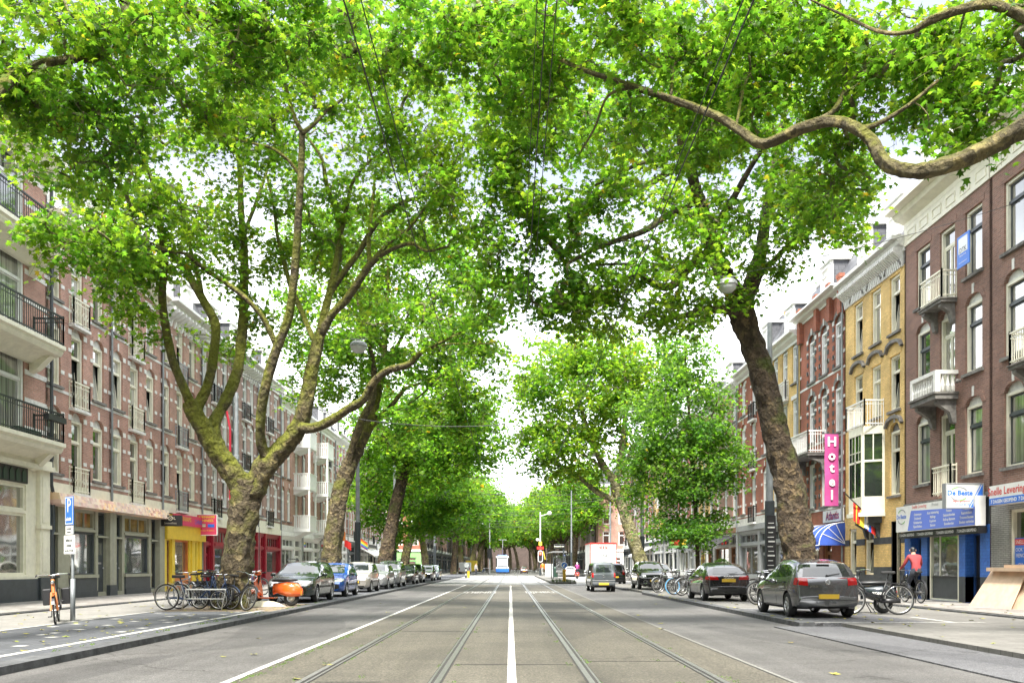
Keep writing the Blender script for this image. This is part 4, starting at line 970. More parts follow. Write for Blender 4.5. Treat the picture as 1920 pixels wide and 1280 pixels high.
        put_window(o, (.3+w*.62)/2, 2.65, w*.62-.3, .55, 'lights4', gmat, 'glass', .12, "fanlight"); put_window(o, (w*.68+w-.3)/2, 2.65, w*.32-.3, .55, 'plain', gmat, 'glass', .12, "fanlight")
        if awn:
            mb = MB(); mb.prism([(0, 3.25), (-1.6, 2.45), (-1.6, 2.25), (-1.56, 2.25), (-1.56, 2.42), (0, 3.18)], .3, w-.3, 'x'); mb.build("awning", M[awn], o)
    # drainpipe
    if pipe: mb = MB(); mb.tube([(w-.08, -.1, .3), (w-.08, -.1, top-.3)], .045, 7); mb.build("drainpipe", M['polegrey'], o)
    return o, w

# ---- left row
for sd_, xx_ in ((-1, -15.5), (1, 14.0)):  # unseen houses on both sides, added for window and car reflections
    for q_, (ya_, yb_, wl_) in enumerate(((4.5, 16.4, 'brick_red'), (-12, 4, 'brick_brown'), (-45, -12.5, 'brick_purple'))):
        house(sd_, ya_, yb_, 'unseen brick house added %s the viewpoint on the %s side, %s one' % ('beside' if q_ == 0 else 'behind', 'left' if sd_ < 0 else 'right', ('first', 'second', 'third')[q_]), wall=wl_, detail=0, bands=False, top=13.3, frame='white', corn='white', ww=1.0, dorm=2)
SL = "pale brick row house with white stone bands, "
o, w = place(-1, 17.0, 29.4, "cream fronted corner house with three long black railed balconies at the left edge", "balcony_house")
mb = MB(); holes = [(w-5.4, w-1.35, z, z+2.65) for z in (5.35, 8.5, 11.6)]
wall_holes(mb, 0, w, 4.75, 14.6, holes, 0)
for z in (5.6, 6.5, 7.4, 8.8, 9.7, 10.6, 11.9, 12.8, 13.7): mb.box(w-1.33, w-.01, -.018, 0, z, z+.16, 1); mb.box(0, w-5.42, -.018, 0, z, z+.16, 1)
mb.box(w-.06, w-.01, 0, 10, 0, 14.6, 0); mb.box(0.01, w-.07, .4, .44, 0, 14.6, 2); mb.box(0.01, .06, 0, 10, 0, 14.6, 0)
mb.build("wall", [M['brick_red'], M['stone'], M['black']], o)
for z in (5.35, 8.5, 11.6):
    for k in range(3): put_window(o, w-5.4+4.05*(k+.5)/3, z, 1.34, 2.64, 'french' if k == 1 else 'T', 'white', 'glass', .1)
    mb = MB(); zz = z-.1
    mb.prism([(0, zz-.62), (-.12, zz-.6), (-.5, zz-.38), (-.86, zz-.32), (-.93, zz-.22), (-.93, zz-.16), (-1.02, zz-.12), (-1.02, zz), (0, zz)], 2, w-.72, 'x', 0)
    railing(mb, 2.05, w-.78, -.96, 0, zz, .92, 1, .12, .016)
    mb.prism([(-.02, zz-.9), (-.25, zz-.8), (-.7, zz-.36), (0, zz-.36)], w-1.1, w-.8, 'x', 0)
    bl = mb.build("balcony", [M['cream'], M['blackiron']], o)
    if z < 6:
        mb = MB(); mb.box(w-3.2, w-1.9, -.85, -.6, zz+.02, zz+.2); mb.build("planter", M['darkgreen'], bl)
        mb = MB(); mb.box(w-1.9, w-.8, -1.08, -.9, zz+.62, zz+.8); mb.build("planter", M['black'], bl)
mb = MB(); cornice(mb, w, 14.1, .6, .7, 0, .9); mb.build("cornice", M['cream'], o); mansard(o, w, 14.6, 2.4)
for k in (2, 6, 10): dormer(o, k, 14.8, 1.6, 1.6)
mb = MB(); wall_holes(mb, 0, w, .15, 4.75, [(w-6.2, w-1.25, 1.0, 2.95), (w-6.2, w-1.25, 3.05, 3.85)], 0, .2)
mb.box(0, w-.02, -.14, 0, .15, .86, 1); mb.box(0, w, -.1, 0, .86, .95, 0); mb.box(w-.62, w-.02, -.13, 0, .95, 4.4, 0); mb.box(w-.72, w+.02, -.2, 0, .15, .9, 1)
mb.box(w-.5, w-.14, -.15, -.12, 1.1, 2.4, 0); mb.box(w-.5, w-.14, -.15, -.12, 2.7, 4.2, 0); mb.box(w-.68, w, -.19, -.02, 2.5, 2.62, 0)
mb.box(0, w, -.3, 0, 4.4, 4.55, 0); mb.box(0, w, -.2, 0, 4.55, 4.74, 0)
for k in range(14): x = w-6.1+k*.35; mb.prism([(x, 3.95), (x+.22, 3.95), (x+.22, 4.25), (x+.11, 4.36), (x, 4.25)], -.06, -.02, 'y', 3)
mb.box(w-6.2, w-1.2, -.04, -.001, 3.9, 4.4, 2)
mb.build("shop_front", [M['cream'], M['charcoal'], M['black'], M['darkgreen']], o)
put_window(o, w-3.725, 1.0, 4.95, 1.95, 'plain', 'cream', 'shopglass', .1, "shop_window"); put_window(o, w-3.725, 3.05, 4.95, .8, 'plain', 'cream', 'shopglass', .1, "fanlight")
mb = MB(); mb.tube([(w+.1, -.12, .2), (w+.1, -.12, 2.3), (w+.22, -.12, 2.5), (w+.22, -.12, 3.7), (w+.1, -.12, 4.0), (w+.1, -.12, 14)], .055, 8); mb.build("drainpipe", M['charcoal'], o)

yb = [29.4, 34.1, 39.1, 44.1, 49.0, 53.9, 59.2]
colsY = [(29.9, 31.5, 33.1), (34.75, 36.3, 37.9), (39.65, 41.3, 42.9), (44.6, 46.2, 47.8), (49.5, 51.4, 52.8), (54.6, 56.4, 58.2)]
labs = ["red brick house with white bands above the dark shop, next to the cream balconies", "red brick house with white bands above the dark shop, next to the yellow shop",
 "red brick house with bracketed white eaves standing above the yellow shop", "brown brick house with black balcony rails, above the first red framed shop", "brown brick house with black balcony rails, behind the big forked tree",
 "brown brick house with black balcony rails, above the last red framed window"]
LH = []
for i in range(6):
    o, w = house(-1, yb[i], yb[i+1], labs[i], wall='brick_red' if i < 3 else 'brick_brown', top=13.2, bays=[c-yb[i] for c in colsY[i]], ww=.86,
        floors=[(4.45, 6.45), (7.45, 9.45), (10.4, 12.35)], rail='cream' if i < 2 else ('grey' if i == 2 else 'blackiron'), brackets=.42 if i in (2, 4) else 0, cout=.75 if i in (2, 4) else .5, corn='white' if i > 1 else 'cream',
        gfront=None, dorm=1 if i % 2 else 2, frame='cream' if i < 3 else 'white', style='mix')
    LH.append((o, w))
    mb = MB(); mb.box(0, w, -.05, .05, 3.7, 4.12); mb.build("stone_course", M['cream'], o)
def yl(px): return 25575/(957-px)
# dark green-grey double shop below the first two
o = empty("dark_shop_front", (XL, 29.4, 0), R(90)); w = 9.7; tag(o, "olive and charcoal double shopfront with big windows and a mosaic coloured fascia strip", "shopfront")
U = lambda px: yl(px)-29.4
els = [(92, 108, 'door'), (130, 178, 'win'), (183, 199, 'pdoor'), (213, 228, 'pdoor'), (233, 278, 'win'), (283, 294, 'door')]
holes = []
for a, b, k in els:
    a, b = U(a), U(b); holes += [(a, b, .95 if k == 'win' else .3, 2.52 if k == 'win' else 2.35), (a, b, 2.62 if k == 'win' else 2.42, 3.3)]
mb = MB(); wall_holes(mb, .02, w-.02, .15, 3.7, holes, 0, .24, y=-.02)
for a, b, k in els:
    a, b = U(a), U(b)
    if k == 'win': mb.box(a-.04, b+.04, -.07, -.02, .35, .85, 1); mb.box(a-.1, b+.1, -.12, -.02, .85, .97, 0); mb.box(a-.04, b+.04, -.1, -.02, .15, .37, 1)
    mb.box(a-.08, b+.08, -.07, -.02, 2.53 if k == 'win' else 2.35, 2.62 if k == 'win' else 2.42, 0)
mb.box(U(200), U(212), -.14, -.02, .15, 3.35, 0); mb.box(U(199), U(213), -.16, -.02, .15, .55, 1); mb.box(U(294), w, -.14, -.02, .15, 3.35, 0); mb.box(0, .28, -.1, -.02, .15, 3.35, 1)
mb.build("front", [M['olive'], M['charcoal']], o)
for a, b, k in els:
    a, b = U(a), U(b); c = (a+b)/2
    if k == 'win': put_window(o, c, .95, b-a, 1.57, 'plain', 'charcoal', 'shopglass', .1, "shop_window"); put_window(o, c, 2.62, b-a, .68, 'lights3', 'olive', 'warmglass', .1, "fanlight")
    elif k == 'door': put_window(o, c, .3, b-a, 2.05, 'plain', 'charcoal', 'warmglass', .14, "glass_door"); put_window(o, c, 2.42, b-a, .88, 'plain', 'charcoal', 'warmglass', .14, "fanlight")
    else:
        mb = MB(); mb.box(a, b, .12, .18, .15, 2.35, 0); mb.box(a+.1, b-.1, .10, .12, .75, 1.5, 0)
        for q in (0, 1, 2): mb.box(a+.12+q*(b-a-.24)/3, a+.06+(q+1)*(b-a-.24)/3, .10, .125, 1.7, 2.15, 1)
        mb.box(c-.12, c+.12, .08, .1, 1.35, 1.42, 2); mb.ball((b-.1, .07, 1.2), .035, 2, 5)
        mb.build("door", [M['charcoal'], M['shopglass'], M['rim']], o); put_window(o, c, 2.42, b-a, .88, 'plain', 'charcoal', 'shopglass', .14, "fanlight")
mb = MB(); mb.prism([(-.02, 3.32), (-.44, 3.36), (-.34, 3.74), (-.02, 3.78)], .15, w-.1, 'x', 0)
m, n, l, b = nodes_of("mosaic_fascia"); oc = objco(n, l); v = n.new("ShaderNodeTexVoronoi"); v.inputs["Scale"].default_value = 1
l.new(mapping(n, l, oc, (7, 1, 9)), v.inputs["Vector"]); v.distance = 'CHEBYCHEV'; v.inputs["Randomness"].default_value = .25
sx = n.new("ShaderNodeSeparateColor"); l.new(v.outputs["Color"], sx.inputs[0])
c1 = ramp(n, l, sx.outputs[0], [(0, (.5, .2, .15)), (.3, (.85, .5, .42)), (.6, (.95, .78, .62)), (.85, (1, .62, .25)), (1, (.5, .45, .42))])
sh = noise(n, l, mapping(n, l, oc, (.6, 1, 0)), 1, 2, .5); c2 = mixrgb(n, l, ramp(n, l, sh, [(.4, (0,)*3), (.6, (1,)*3)]), c1, (.62, .52, .47)); c3 = mixrgb(n, l, .5, c1, c2); l.new(c3, b.inputs["Base Color"])
mb.build("fascia_sign", [m], o)
# yellow shop
o = empty("yellow_shop_front", (XL, 39.2, 0), R(90)); w = 4.95; tag(o, "bright yellow shopfront with raised roller shutter and dark doorway beside the big tree", "shopfront")
U = lambda px: yl(px)-39.2
mb = MB(); wall_holes(mb, 0, w, .15, 3.65, [(U(311), U(318), .16, 2.45), (U(327), U(353), .9, 2.5), (U(364), U(367), .16, 2.45)], 0, .16, y=-.03)
for a, b in ((305, 309), (319, 324), (357, 363), (371, 377)): mb.box(max(0, U(a)), min(w, U(b)), -.09, -.03, .15, 2.5, 0)
mb.box(0, w, -.22, -.03, 2.5, 3.2, 0)
for k in range(8): mb.box(0.02, w-.02, -.232, -.22, 2.53+k*.083, 2.585+k*.083, 0)
mb.box(U(325), U(361), -.05, -.03, .15, .88, 1)
mb.build("front", [M['yellow'], M['orange']], o)
put_window(o, (U(327)+U(353))/2, .9, U(353)-U(327), 1.6, 'plain', 'orange', 'shopglass', .08, "shop_window"); put_window(o, (U(311)+U(318))/2, .16, U(318)-U(311), 2.28, 'plain', 'wood', 'warmglass', .1, "door")
def flat_sign(name, label, loc, rz, w, h, depth, face, texts, cat="sign", frame=None, extra=None, mats=(), back=None):
    """a sign board centred at loc, facing -y before rotation; texts: (string, x, z, size, material index, opts)"""
    o = empty(name, loc, rz); tag(o, label, cat); mb = MB(); mb.box(-w/2, w/2, 0, depth, -h/2, h/2, 0)
    if frame:
        t = .03
        for a in ((-w/2-t, w/2+t, -h/2-t, -h/2), (-w/2-t, w/2+t, h/2, h/2+t), (-w/2-t, -w/2, -h/2, h/2), (w/2, w/2+t, -h/2, h/2)): mb.box(a[0], a[1], -.015, depth+.01, a[2], a[3], 1)
    mb.build("board", [M[face], M[frame or face]], o)
    mb = MB(); ms = []
    for t in texts:
        s, x, z, size, mt = t[:5]; kw = t[5] if len(t) > 5 else {}
        if mt not in ms: ms.append(mt)
        add_text(mb, s, x, -.006, z, size, ms.index(mt), **kw)
    if extra: extra(mb, ms)
    if mb.v: mb.build("lettering", [M[q] for q in ms], o)
    return o
def emat(name, col, k): 
    M[name] = mat(name, col, .5, emit=k)
# signs over the yellow shop: boards stand out from the wall, facing along the street towards the eye
def cup(mb, ms):
    if 'sand' not in ms: ms.append('sand')
    mb.torus((0, -.012, .1), .09, .018, 'y', 16, 5, ms.index('sand'))
flat_sign("hanging_sign", "black hanging sign with small pale cup emblem above the yellow shutter", (-14.95, 38.7, 3.28), 0, .98, .48, .12, 'black',
  [("BOOL", 0, .1, .17, 'sand', dict(bold=.004)), ("Smoothies", 0, -.11, .13, 'sand')], extra=cup)
flat_sign("shop_fascia_sign", "long red and purple sign running along the wall above the yellow shop", (-15.2, 42.0, 3.42), R(90), 4.0, .5, .15, 'crimson', [("SURINAAMS", -.9, .05, .3, 'yellow'), ("CHINEES", .95, -.02, .3, 'signblue')])
def flags2(mb, ms):
    for q in ('white', 'signblue', 'green', 'brightred'):
        if q not in ms: ms.append(q)
    for k, c in enumerate(('green', 'white', 'brightred', 'white', 'green')): mb.box(-.36, -.05, -.014, -.004, -.05+k*.03-.06, -.05+k*.03-.03, ms.index(c))
    mb.box(.06, .38, -.014, -.004, -.12, .03, ms.index('signblue'))
flat_sign("shop_sign", "square crimson sign with two small flags on it beside the big tree trunk", (-14.98, 43.4, 3.32), 0, .98, .98, .12, 'crimson',
  [("SURINAAMS", 0, .38, .15, 'yellow', dict(bold=.004)), ("CHINEES", 0, .2, .17, 'yellow', dict(bold=.004)), ("broodjes & eethuis", 0, -.28, .1, 'yellow')], extra=flags2, frame='white')
# red framed shops
def red_shop(y0, y1, label, nm="red_shop_front"):
    o = empty(nm, (XL, y0, 0), R(90)); w = y1-y0; tag(o, label, "shopfront")
    mb = MB(); hs = [(.35, 1.25, .2, 2.35), (1.6, w-.35, .85, 2.3), (1.6, w-.35, 2.5, 3.15), (.35, 1.25, 2.5, 3.15)]
    wall_holes(mb, 0, w, .15, 3.35, hs, 0, .2, y=-.04); mb.box(0, w, -.12, -.04, 3.35, 3.7, 1)
    for a in (.02, 1.3, w-.3): mb.box(a, a+.26, -.12, -.04, .15, 3.35, 0)
    mb.box(1.55, w-.3, -.16, -.04, 2.32, 2.48, 0); mb.build("front", [M['red'], M['cream']], o)
    put_window(o, (1.95+w-.7)/2, .85, w-1.95, 1.45, 'plain', 'red', 'shopglass', .1, "shop_window"); put_window(o, (1.6+w-.35)/2, 2.5, w-1.95, .65, 'lights6', 'red', 'glass_white', .1, "fanlight")
    put_window(o, .8, .2, .9, 2.15, 'french', 'red', 'shopdark', .1, "door"); put_window(o, .8, 2.5, .9, .65, 'plain', 'red', 'glass', .1, "fanlight")
red_shop(44.2, 48.9, "dark red framed shopfront just right of the crimson sign")
red_shop(49.05, 53.85, "dark red framed shopfront half hidden behind the big tree trunk")
red_shop(54.0, 59.1, "dark red framed shopfront nearest the white shop, with a striped fanlight")
flat_sign("shop_name_board", "pale name board reading letters above the red shop left of the trunk", (-15.56, 46.6, 3.52), R(90), 3.2, .3, .03, 'cream', [("ISOLA", 0, 0, .26, 'wood')])
# white balconied houses
for i, (a, b) in enumerate(((59.2, 65.4), (65.4, 71.6))):
    o, w = house(-1, a, b, ("brick house with stacked white slatted balconies above the white shop, nearer one", "brick house with stacked white slatted balconies above the white shop, farther one")[i], wall='brick_red', top=12.6,
        bays=[.8, 2.4, 4.6], ww=.9, floors=[(4.4, 6.45), (7.4, 9.4), (10.2, 11.9)], rail=None, bands=False, door=(2,), arch=(1, 1, 0), dorm=1, frame='white', corn='white', gmat='white', gcol='white')
    for z in (3.95, 6.95, 9.95):
        mb = MB(); mb.box(3.6, 5.8, -1.2, 0, z-.2, z); mb.prism([(0, z-.55), (-.9, z-.2), (0, z-.2)], 3.7, 5.7, 'x')
        for s in range(15): x = 3.66+s*.148; mb.box(x-.045, x+.045, -1.2, -1.17, z, z+.92)
        for s in range(8): y = -1.15+s*.15; mb.box(3.6, 3.63, y-.045, y+.045, z, z+.92)
        for s in range(8): y = -1.15+s*.15; mb.box(5.77, 5.8, y-.045, y+.045, z, z+.92)
        mb.box(3.57, 5.83, -1.23, -1.14, z+.92, z+.98); mb.box(3.57, 3.65, -1.14, 0, z+.92, z+.98); mb.box(5.75, 5.83, -1.14, 0, z+.92, z+.98)
        if z < 9: [mb.box(x-.06, x+.06, -1.19, -1.07, z+.98, z+2.8) for x in (3.7, 5.7)]
        mb.build("balcony", M['white'], o)
# rest of the left row to the side street
ords = ["first", "second", "third", "fourth", "fifth", "sixth", "seventh", "eighth", "ninth", "tenth", "eleventh", "twelfth", "thirteenth", "fourteenth"]
y = 71.6
for i in range(6):
    house(-1, y, y+6.0, "white banded red brick house, %s beyond the slatted white balconies" % ords[i], top=12.9+rng.uniform(-.3, .3), ww=.85, bays=[.8, 2.3, 3.7, 5.2], door=(1,) if i % 2 else (2,), rail='white' if i % 2 else 'blackiron',
          arch=(1, 1, 0), frame='white', corn='white', gmat=('white', 'white', 'charcoal', 'white', 'cream', 'white')[i], gcol=('charcoal', 'white')[i % 2], awn='white' if i in (3, 4, 5) else None, dorm=2, detail=1, brackets=.6 if i % 2 else 0)
    y += 6.0
def block(side, x, ya, yb, label, wall, n, gm='charcoal', top=13, group=None, trim='stone', bands=False, dorm=2, awn=None):
    w = yb-ya; bays = [w*(k+.5)/n for k in range(n)]
    return house(side, ya, yb, label, wall=wall, x=x, bays=bays, ww=.9, top=top, door=tuple(range(1, n, 3)), rail='blackiron', bands=bands, frame='white', corn='white', gmat=gm, gcol='charcoal', dorm=dorm, detail=0, group=group, trim=trim, name="town_house", awn=awn)
y = 129
for i in range(10):
    block(-1, -12.4, y, y+14 if i < 8 else y+30, "dark brick block on the left beyond the crossing, %s from the green corner shop" % ords[i], ('brick_dark', 'brick_brown', 'brick_red')[i % 3], 7, top=12.5+rng.uniform(-.8, .8)); y += 14 if i < 8 else 30
def corner(x0, x1, yy, label, wall, gm, top, bay=False):
    o = empty("corner_house", (x0, yy, 0), 0); tag(o, label, "house"); w = x1-x0; n = max(2, int(w/2.2)); hs = []; mb = MB()
    for a, b in ((4.3, 6.3), (7.3, 9.3)):
        for k in range(n): c = w*(k+.5)/n; hs.append((c-.5, c+.5, a, b))
    wall_holes(mb, 0, w, 3.5, top, hs, 0); mb.box(0, w, .4, 3.5, 0, top, 2); mb.box(0, w, -.12, 0, 3.4, 3.7, 1); mb.box(0, w, -.2, 0, top-.4, top, 1)
    mb.build("wall", [M[wall], M['white'], M[wall]], o)
    for h in hs: put_window(o, (h[0]+h[1])/2, h[2], 1, 2, 'T', 'white', 'glass')
    mb = MB(); h2 = [(w*.12, w*.36, .9, 2.6), (w*.44, w*.6, .2, 2.6), (w*.68, w*.9, .9, 2.6)]; wall_holes(mb, 0, w, .1, 3.4, h2, 0, y=-.01); mb.build("shop_front", M[gm], o)
    for k, h in enumerate(h2): put_window(o, (h[0]+h[1])/2, h[2], h[1]-h[0], h[3]-h[2], 'T', gm, 'shopglass', .1, "door" if k == 1 else "shop_window")
    mb = MB(); mb.prism([(0, top), (w, top), (w-.8, top+2), (.8, top+2)], .1, 3.5, 'y'); mb.build("roof", M['slate'], o)
corner(-21.5, -12.45, 125, "brick corner house with a light green shopfront facing the crossing", "brick_orange", "green", 11)
corner(12.5, 21.5, 125, "red and white corner house with tall white windows across the side street", "brick_red", "white", 13)
corner(-60, -22.5, 112, "long brick house seen down the left side street", "brick_brown", "white", 12)
corner(22.5, 60, 112, "long brick house seen down the right side street", "brick_brown", "white", 12)
y = 129
for i in range(10):
    block(1, 12.4, y, y+14 if i < 8 else y+30, "dark brick block on the right beyond the crossing, %s from the red and white corner" % ords[i], ('brick_dark', 'brick_brown', 'brick_dark')[i % 3], 7, top=12.5+rng.uniform(-.8, .8)); y += 14 if i < 8 else 30

o = empty("end_house", (-32, 352, 0)); tag(o, "dark row of houses closing the far end of the street", "house"); mb = MB(); mb.box(0, 64, 0, 8, 0, 11); mb.build("wall", M['brick_dark'], o); mb = MB(); mb.prism([(0, 11), (8, 11), (6, 13.5), (2, 13.5)], 0, 64, 'x'); mb.build("roof", M['slate'], o)
# ---- right row
def yr(px): return 23100/(px-957)
def stone_balcony(par, x0, x1, z, out=.72):
    mb = MB(); mb.box(x0, x1, -out, 0, z, z+.16, 1); mb.box(x0-.04, x1+.04, -out-.05, 0, z+.16, z+.22, 1)
    mb.box(x0, x1, -out, -out+.16, z+.78, z+.9, 0)
    for a, b in ((x0, x0+.16), (x1-.16, x1)): mb.box(a, b, -out+.16, 0, z+.78, z+.9, 0); mb.box(a, b, -out, -out+.16, z+.22, z+.78, 0)
    prof = [(.03, 0), (.055, .06), (.07, .2), (.035, .38), (.03, .45), (.05, .56)]
    n = int((x1-x0)/.17)
    for k in range(1, n): mb.lathe(prof, 8, 0, 'z', (x0+(x1-x0)*k/n, -out+.08, z+.22))
    for k in range(3):
        for xx in (x0+.08, x1-.08): mb.lathe(prof, 8, 0, 'z', (xx, -out+.26+k*.16, z+.22))
    for xx in (x0+.12, x1-.32): mb.prism([(0, z-.75), (-.12, z-.7), (-.2, z-.4), (-out*.85, z-.12), (-out*.85, z), (0, z)], xx, xx+.2, 'x', 1)
    return mb.build("balcony", [M['stone'], M['greystone']], par)
def iron_balcony(par, x0, x1, z, out=.5, h=.85, m='stone', rm='cream'):
    mb = MB(); mb.box(x0, x1, -out, 0, z-.14, z, 1); mb.box(x0-.03, x1+.03, -out-.04, 0, z-.05, z-.02, 1)
    for xx in (x0+.1, x1-.3): mb.prism([(0, z-.8), (-.1, z-.75), (-.16, z-.45), (-out*.9, z-.24), (-out*.9, z-.14), (0, z-.14)], xx, xx+.2, 'x', 1)
    railing(mb, x0+.03, x1-.03, -out+.03, 0, z, h, 0, .1, .02, fancy=0); return mb.build("balcony", [M[rm], M['greystone']], par)
# brown houses
fl0 = [(4.05, 6.15), (7.15, 9.25), (10.1, 12.1)]
o, w = house(1, 25.65, 31.2, "purple brown brick house with stone balconies above the blue tiled shop", wall='brick_purple', bays=[1.35, 3.0, 4.6], ww=.98, floors=fl0, door=(1,), rail=None, arch=(1, 1, 0), bands=False, style='dark', top=13.8, gh=3.45,
             cornh=.62, cout=.75, frieze=.62, gfront=None, trim='stone', dorm=2, roofh=2.0, band_m=0, pipe=False, corn='cream')
iron_balcony(o, 2.1, 3.62, 9.7); stone_balcony(o, 1.95, 3.7, 6.5); 
mb = MB(); railing(mb, 2.4, 3.6, -.2, 0, 3.55, .9, 0, .11, .02); mb.build("balcony", [M['cream']], o)
mb = MB(); mb.box(0, w, -.06, .02, 3.3, 3.45, 0); mb.tube([(3.95, -.05, 7.0), (3.95, -.16, 7.02), (4.0, -.2, 6.95)], .05, 8); mb.build("stone_course", M['greystone'], o)
o2, w2 = house(1, 16.5, 25.62, "purple brown brick house at the right edge above the delivery shop sign", wall='brick_purple', bays=[1.15, 2.85, 4.5, 6.2, 7.9], ww=.98, floors=fl0, door=(1, 3), rail=None, arch=(1, 1, 0), bands=False, style='dark', top=13.8, gh=3.45,
             cornh=.62, cout=.75, frieze=.62, gfront=None, trim='stone', dorm=3, roofh=2.0, band_m=0, pipe=False, corn='cream')
iron_balcony(o2, 1.75, 3.4, 6.7); iron_balcony(o2, 5.3, 7, 6.7)
# blue shop
o = empty("blue_shop_front", (XR, 31.2, 0), R(-90)); w = 5.55; tag(o, "blue painted brick shopfront with granite plinths and a tall cream framed window", "shopfront")
mb = MB(); hs = [(.45, 1.25, .16, 2.3), (1.67, 3.77, .16, 2.35), (4.15, 5.0, .16, 2.3)]
wall_holes(mb, 0, w, .95, 2.5, hs, 0, .5, y=-.02); wall_holes(mb, 0, w, .1, .95, [(h[0], h[1], .1, .95) for h in hs], 1, .5, y=-.02); mb.box(0, w, -.01, .0, 2.5, 3.3, 1)
mb.box(0, w, .48, .52, .1, 2.5, 2); mb.build("front", [M['brick_blue'], M['charcoal'], M['blue']], o)
mb = MB(); a, b = 1.85, 3.74; f = .07
mb.box(a, a+f, -.01, .12, .16, 2.34, 0); mb.box(b-f, b, -.01, .12, .16, 2.34, 0); mb.box(a+f, b-f, -.01, .12, 2.27, 2.34, 0); mb.box(a+f, b-f, .0, .12, .16, .22, 0); mb.box(a+f, b-f, .05, .09, .22, .95, 2); mb.box(a+f, b-f, .04, .08, .95, 2.27, 1); mb.box(a+.6, a+.64, .02, .05, .95, 2.27, 0)
mb.build("shop_window", [M['cream'], M['shopglass'], M['charcoal']], o)
put_window(o, .85, .16, .8, 2.14, 'plain', 'blue', 'shopdark', .3, "door"); put_window(o, 4.575, .16, .85, 2.14, 'plain', 'blue', 'shopdark', .3, "door")
# signs there
def swoosh(cx, cz, r):
    def f(mb, ms):
        if 'grey' not in ms: ms.append('grey')
        if 'green' not in ms: ms.append('green')
        for k in range(10):
            for s, a0 in ((1, .5), (1, 3.6)):
                t0, t1 = a0+k*.2, a0+k*.2+.2; ra, rb = r*1.0, r*1.16
                mb.quad((cx+ra*math.cos(t0), -.008, cz+ra*.75*math.sin(t0)), (cx+ra*math.cos(t1), -.008, cz+ra*.75*math.sin(t1)), (cx+rb*math.cos(t1), -.008, cz+rb*.75*math.sin(t1)), (cx+rb*math.cos(t0), -.008, cz+rb*.75*math.sin(t0)), ms.index('grey' if k < 6 else 'green'))
    return f
def beste_long(mb, ms):
    if 'periwinkle' not in ms: ms.append('periwinkle')
    k = ms.index('periwinkle'); mb.poly([(-1.75, -.004, -.42), (2.62, -.004, -.42), (2.62, -.004, .12), (-1.5, -.004, .25)], k)
    swoosh(-2.2, .08, .3)(mb, ms)
tx = [("De Beste", -2.22, .08, .2, 'signblue', dict(bold=.004)), ("Snelle Levering", -.9, .36, .17, 'brightred'), ("Printen", .2, .35, .15, 'grey')]
for j, col in enumerate((("Ontwerpen", "Drukwerk", "Visitekaartjes", "Flyers/folders"), ("Auto belettering", "Mailings", "Kopieren", "Stansen"), ("Posters", "Seizoensborden", "Roll-up Banners", "Bouwborden"), ("Websites", "Raamstickers", "Trouwen/feesten", "Boeken verbinden"))):
    for i, s in enumerate(col): tx.append((s, -1.0+j*1.05, .10-i*.135, .115, 'white', dict(bold=.003)))
flat_sign("shop_fascia_sign", "long white and periwinkle printing sign over the blue tiled shop", (13.62, 28.42, 2.9), R(-90), 5.3, .88, .3, 'white', tx, extra=beste_long)
flat_sign("opening_days_strip", "narrow black strip repeating opening days beneath the long printing sign", (13.7, 28.42, 2.34), R(-90), 5.3, .2, .25, 'black', [("7 DAGEN GEOPEND", -2.0+k*1.33, 0, .125, 'white', dict(bold=.003)) for k in range(4)])
def tri(mb, ms):
    if 'signblue' not in ms: ms.append('signblue')
    mb.poly([(.17, -.004, -.34), (.53, -.004, -.34), (.53, -.004, .34)], ms.index('signblue')); mb.poly([(.11, -.004, -.34), (.14, -.004, -.34), (.5, -.004, .34), (.47, -.004, .34)], ms.index('signblue'))
    swoosh(-.17, .06, .24)(mb, ms)
flat_sign("projecting_sign", "pale projecting box sign with round swoosh emblem and blue corner", (13.37, 25.9, 3.34), 0, 1.06, .68, .2, 'lampglass', [("De Beste", -.14, .08, .2, 'signblue', dict(bold=.006)), ("7 dagen geopend", -.14, -.15, .085, 'brightred'), ("020 664 80 40", -.08, -.26, .08, 'signblue')], extra=tri, frame='grey')
def bluestrip(mb, ms):
    if 'signblue' not in ms: ms.append('signblue')
    mb.box(-1.6, 1.6, -.004, 0, -.27, -.08, ms.index('signblue'))
flat_sign("delivery_sign", "white and blue sign about fast delivery at the right edge", (13.55, 23.3, 3.25), R(-90), 3.2, .54, .35, 'white', [("Snelle Levering", -.75, .09, .3, 'brightred', dict(bold=.004)), ("7 DAGEN GEOPEND  7 DAGEN GEOPEND", -.2, -.185, .14, 'white', dict(bold=.004))], extra=bluestrip)
# grey tiled shop
o = empty("grey_tiled_shop_front", (XR, 25.6, 0), R(-90)); w = 9.0; tag(o, "grey glazed brick shopfront with a blue poster in its window", "shopfront")
mb = MB(); wall_holes(mb, 0, w, .1, 3.0, [(.95, 1.7, .3, 2.85), (2.4, 6, .3, 2.85)], 0, .3, y=-.02); mb.box(0, w, .3, .34, .1, 3.0, 1); mb.build("front", [M['brick_grey'], M['black']], o)
put_window(o, 1.325, .3, .75, 2.55, 'plain', 'cream', 'shopdark', .1, "shop_window"); put_window(o, 4.2, .3, 3.6, 2.55, 'lights3', 'cream', 'shopglass', .1, "shop_window")
mb = MB(); mb.box(1.05, 1.62, .08, .1, .5, 2.05, 0); mb.box(1.05, 1.62, .075, .08, 1.85, 2.02, 1)
for s, z in (("SNELLE", 1.93), ("OOK T", 1.72), ("RENO", 1.56), ("OV", 1.3), ("VERBO", 1.14)): add_text(mb, s, 1.33, .068, z, .15, 2)
mb.build("poster", [M['signblue'], M['brightred'], M['white']], o)
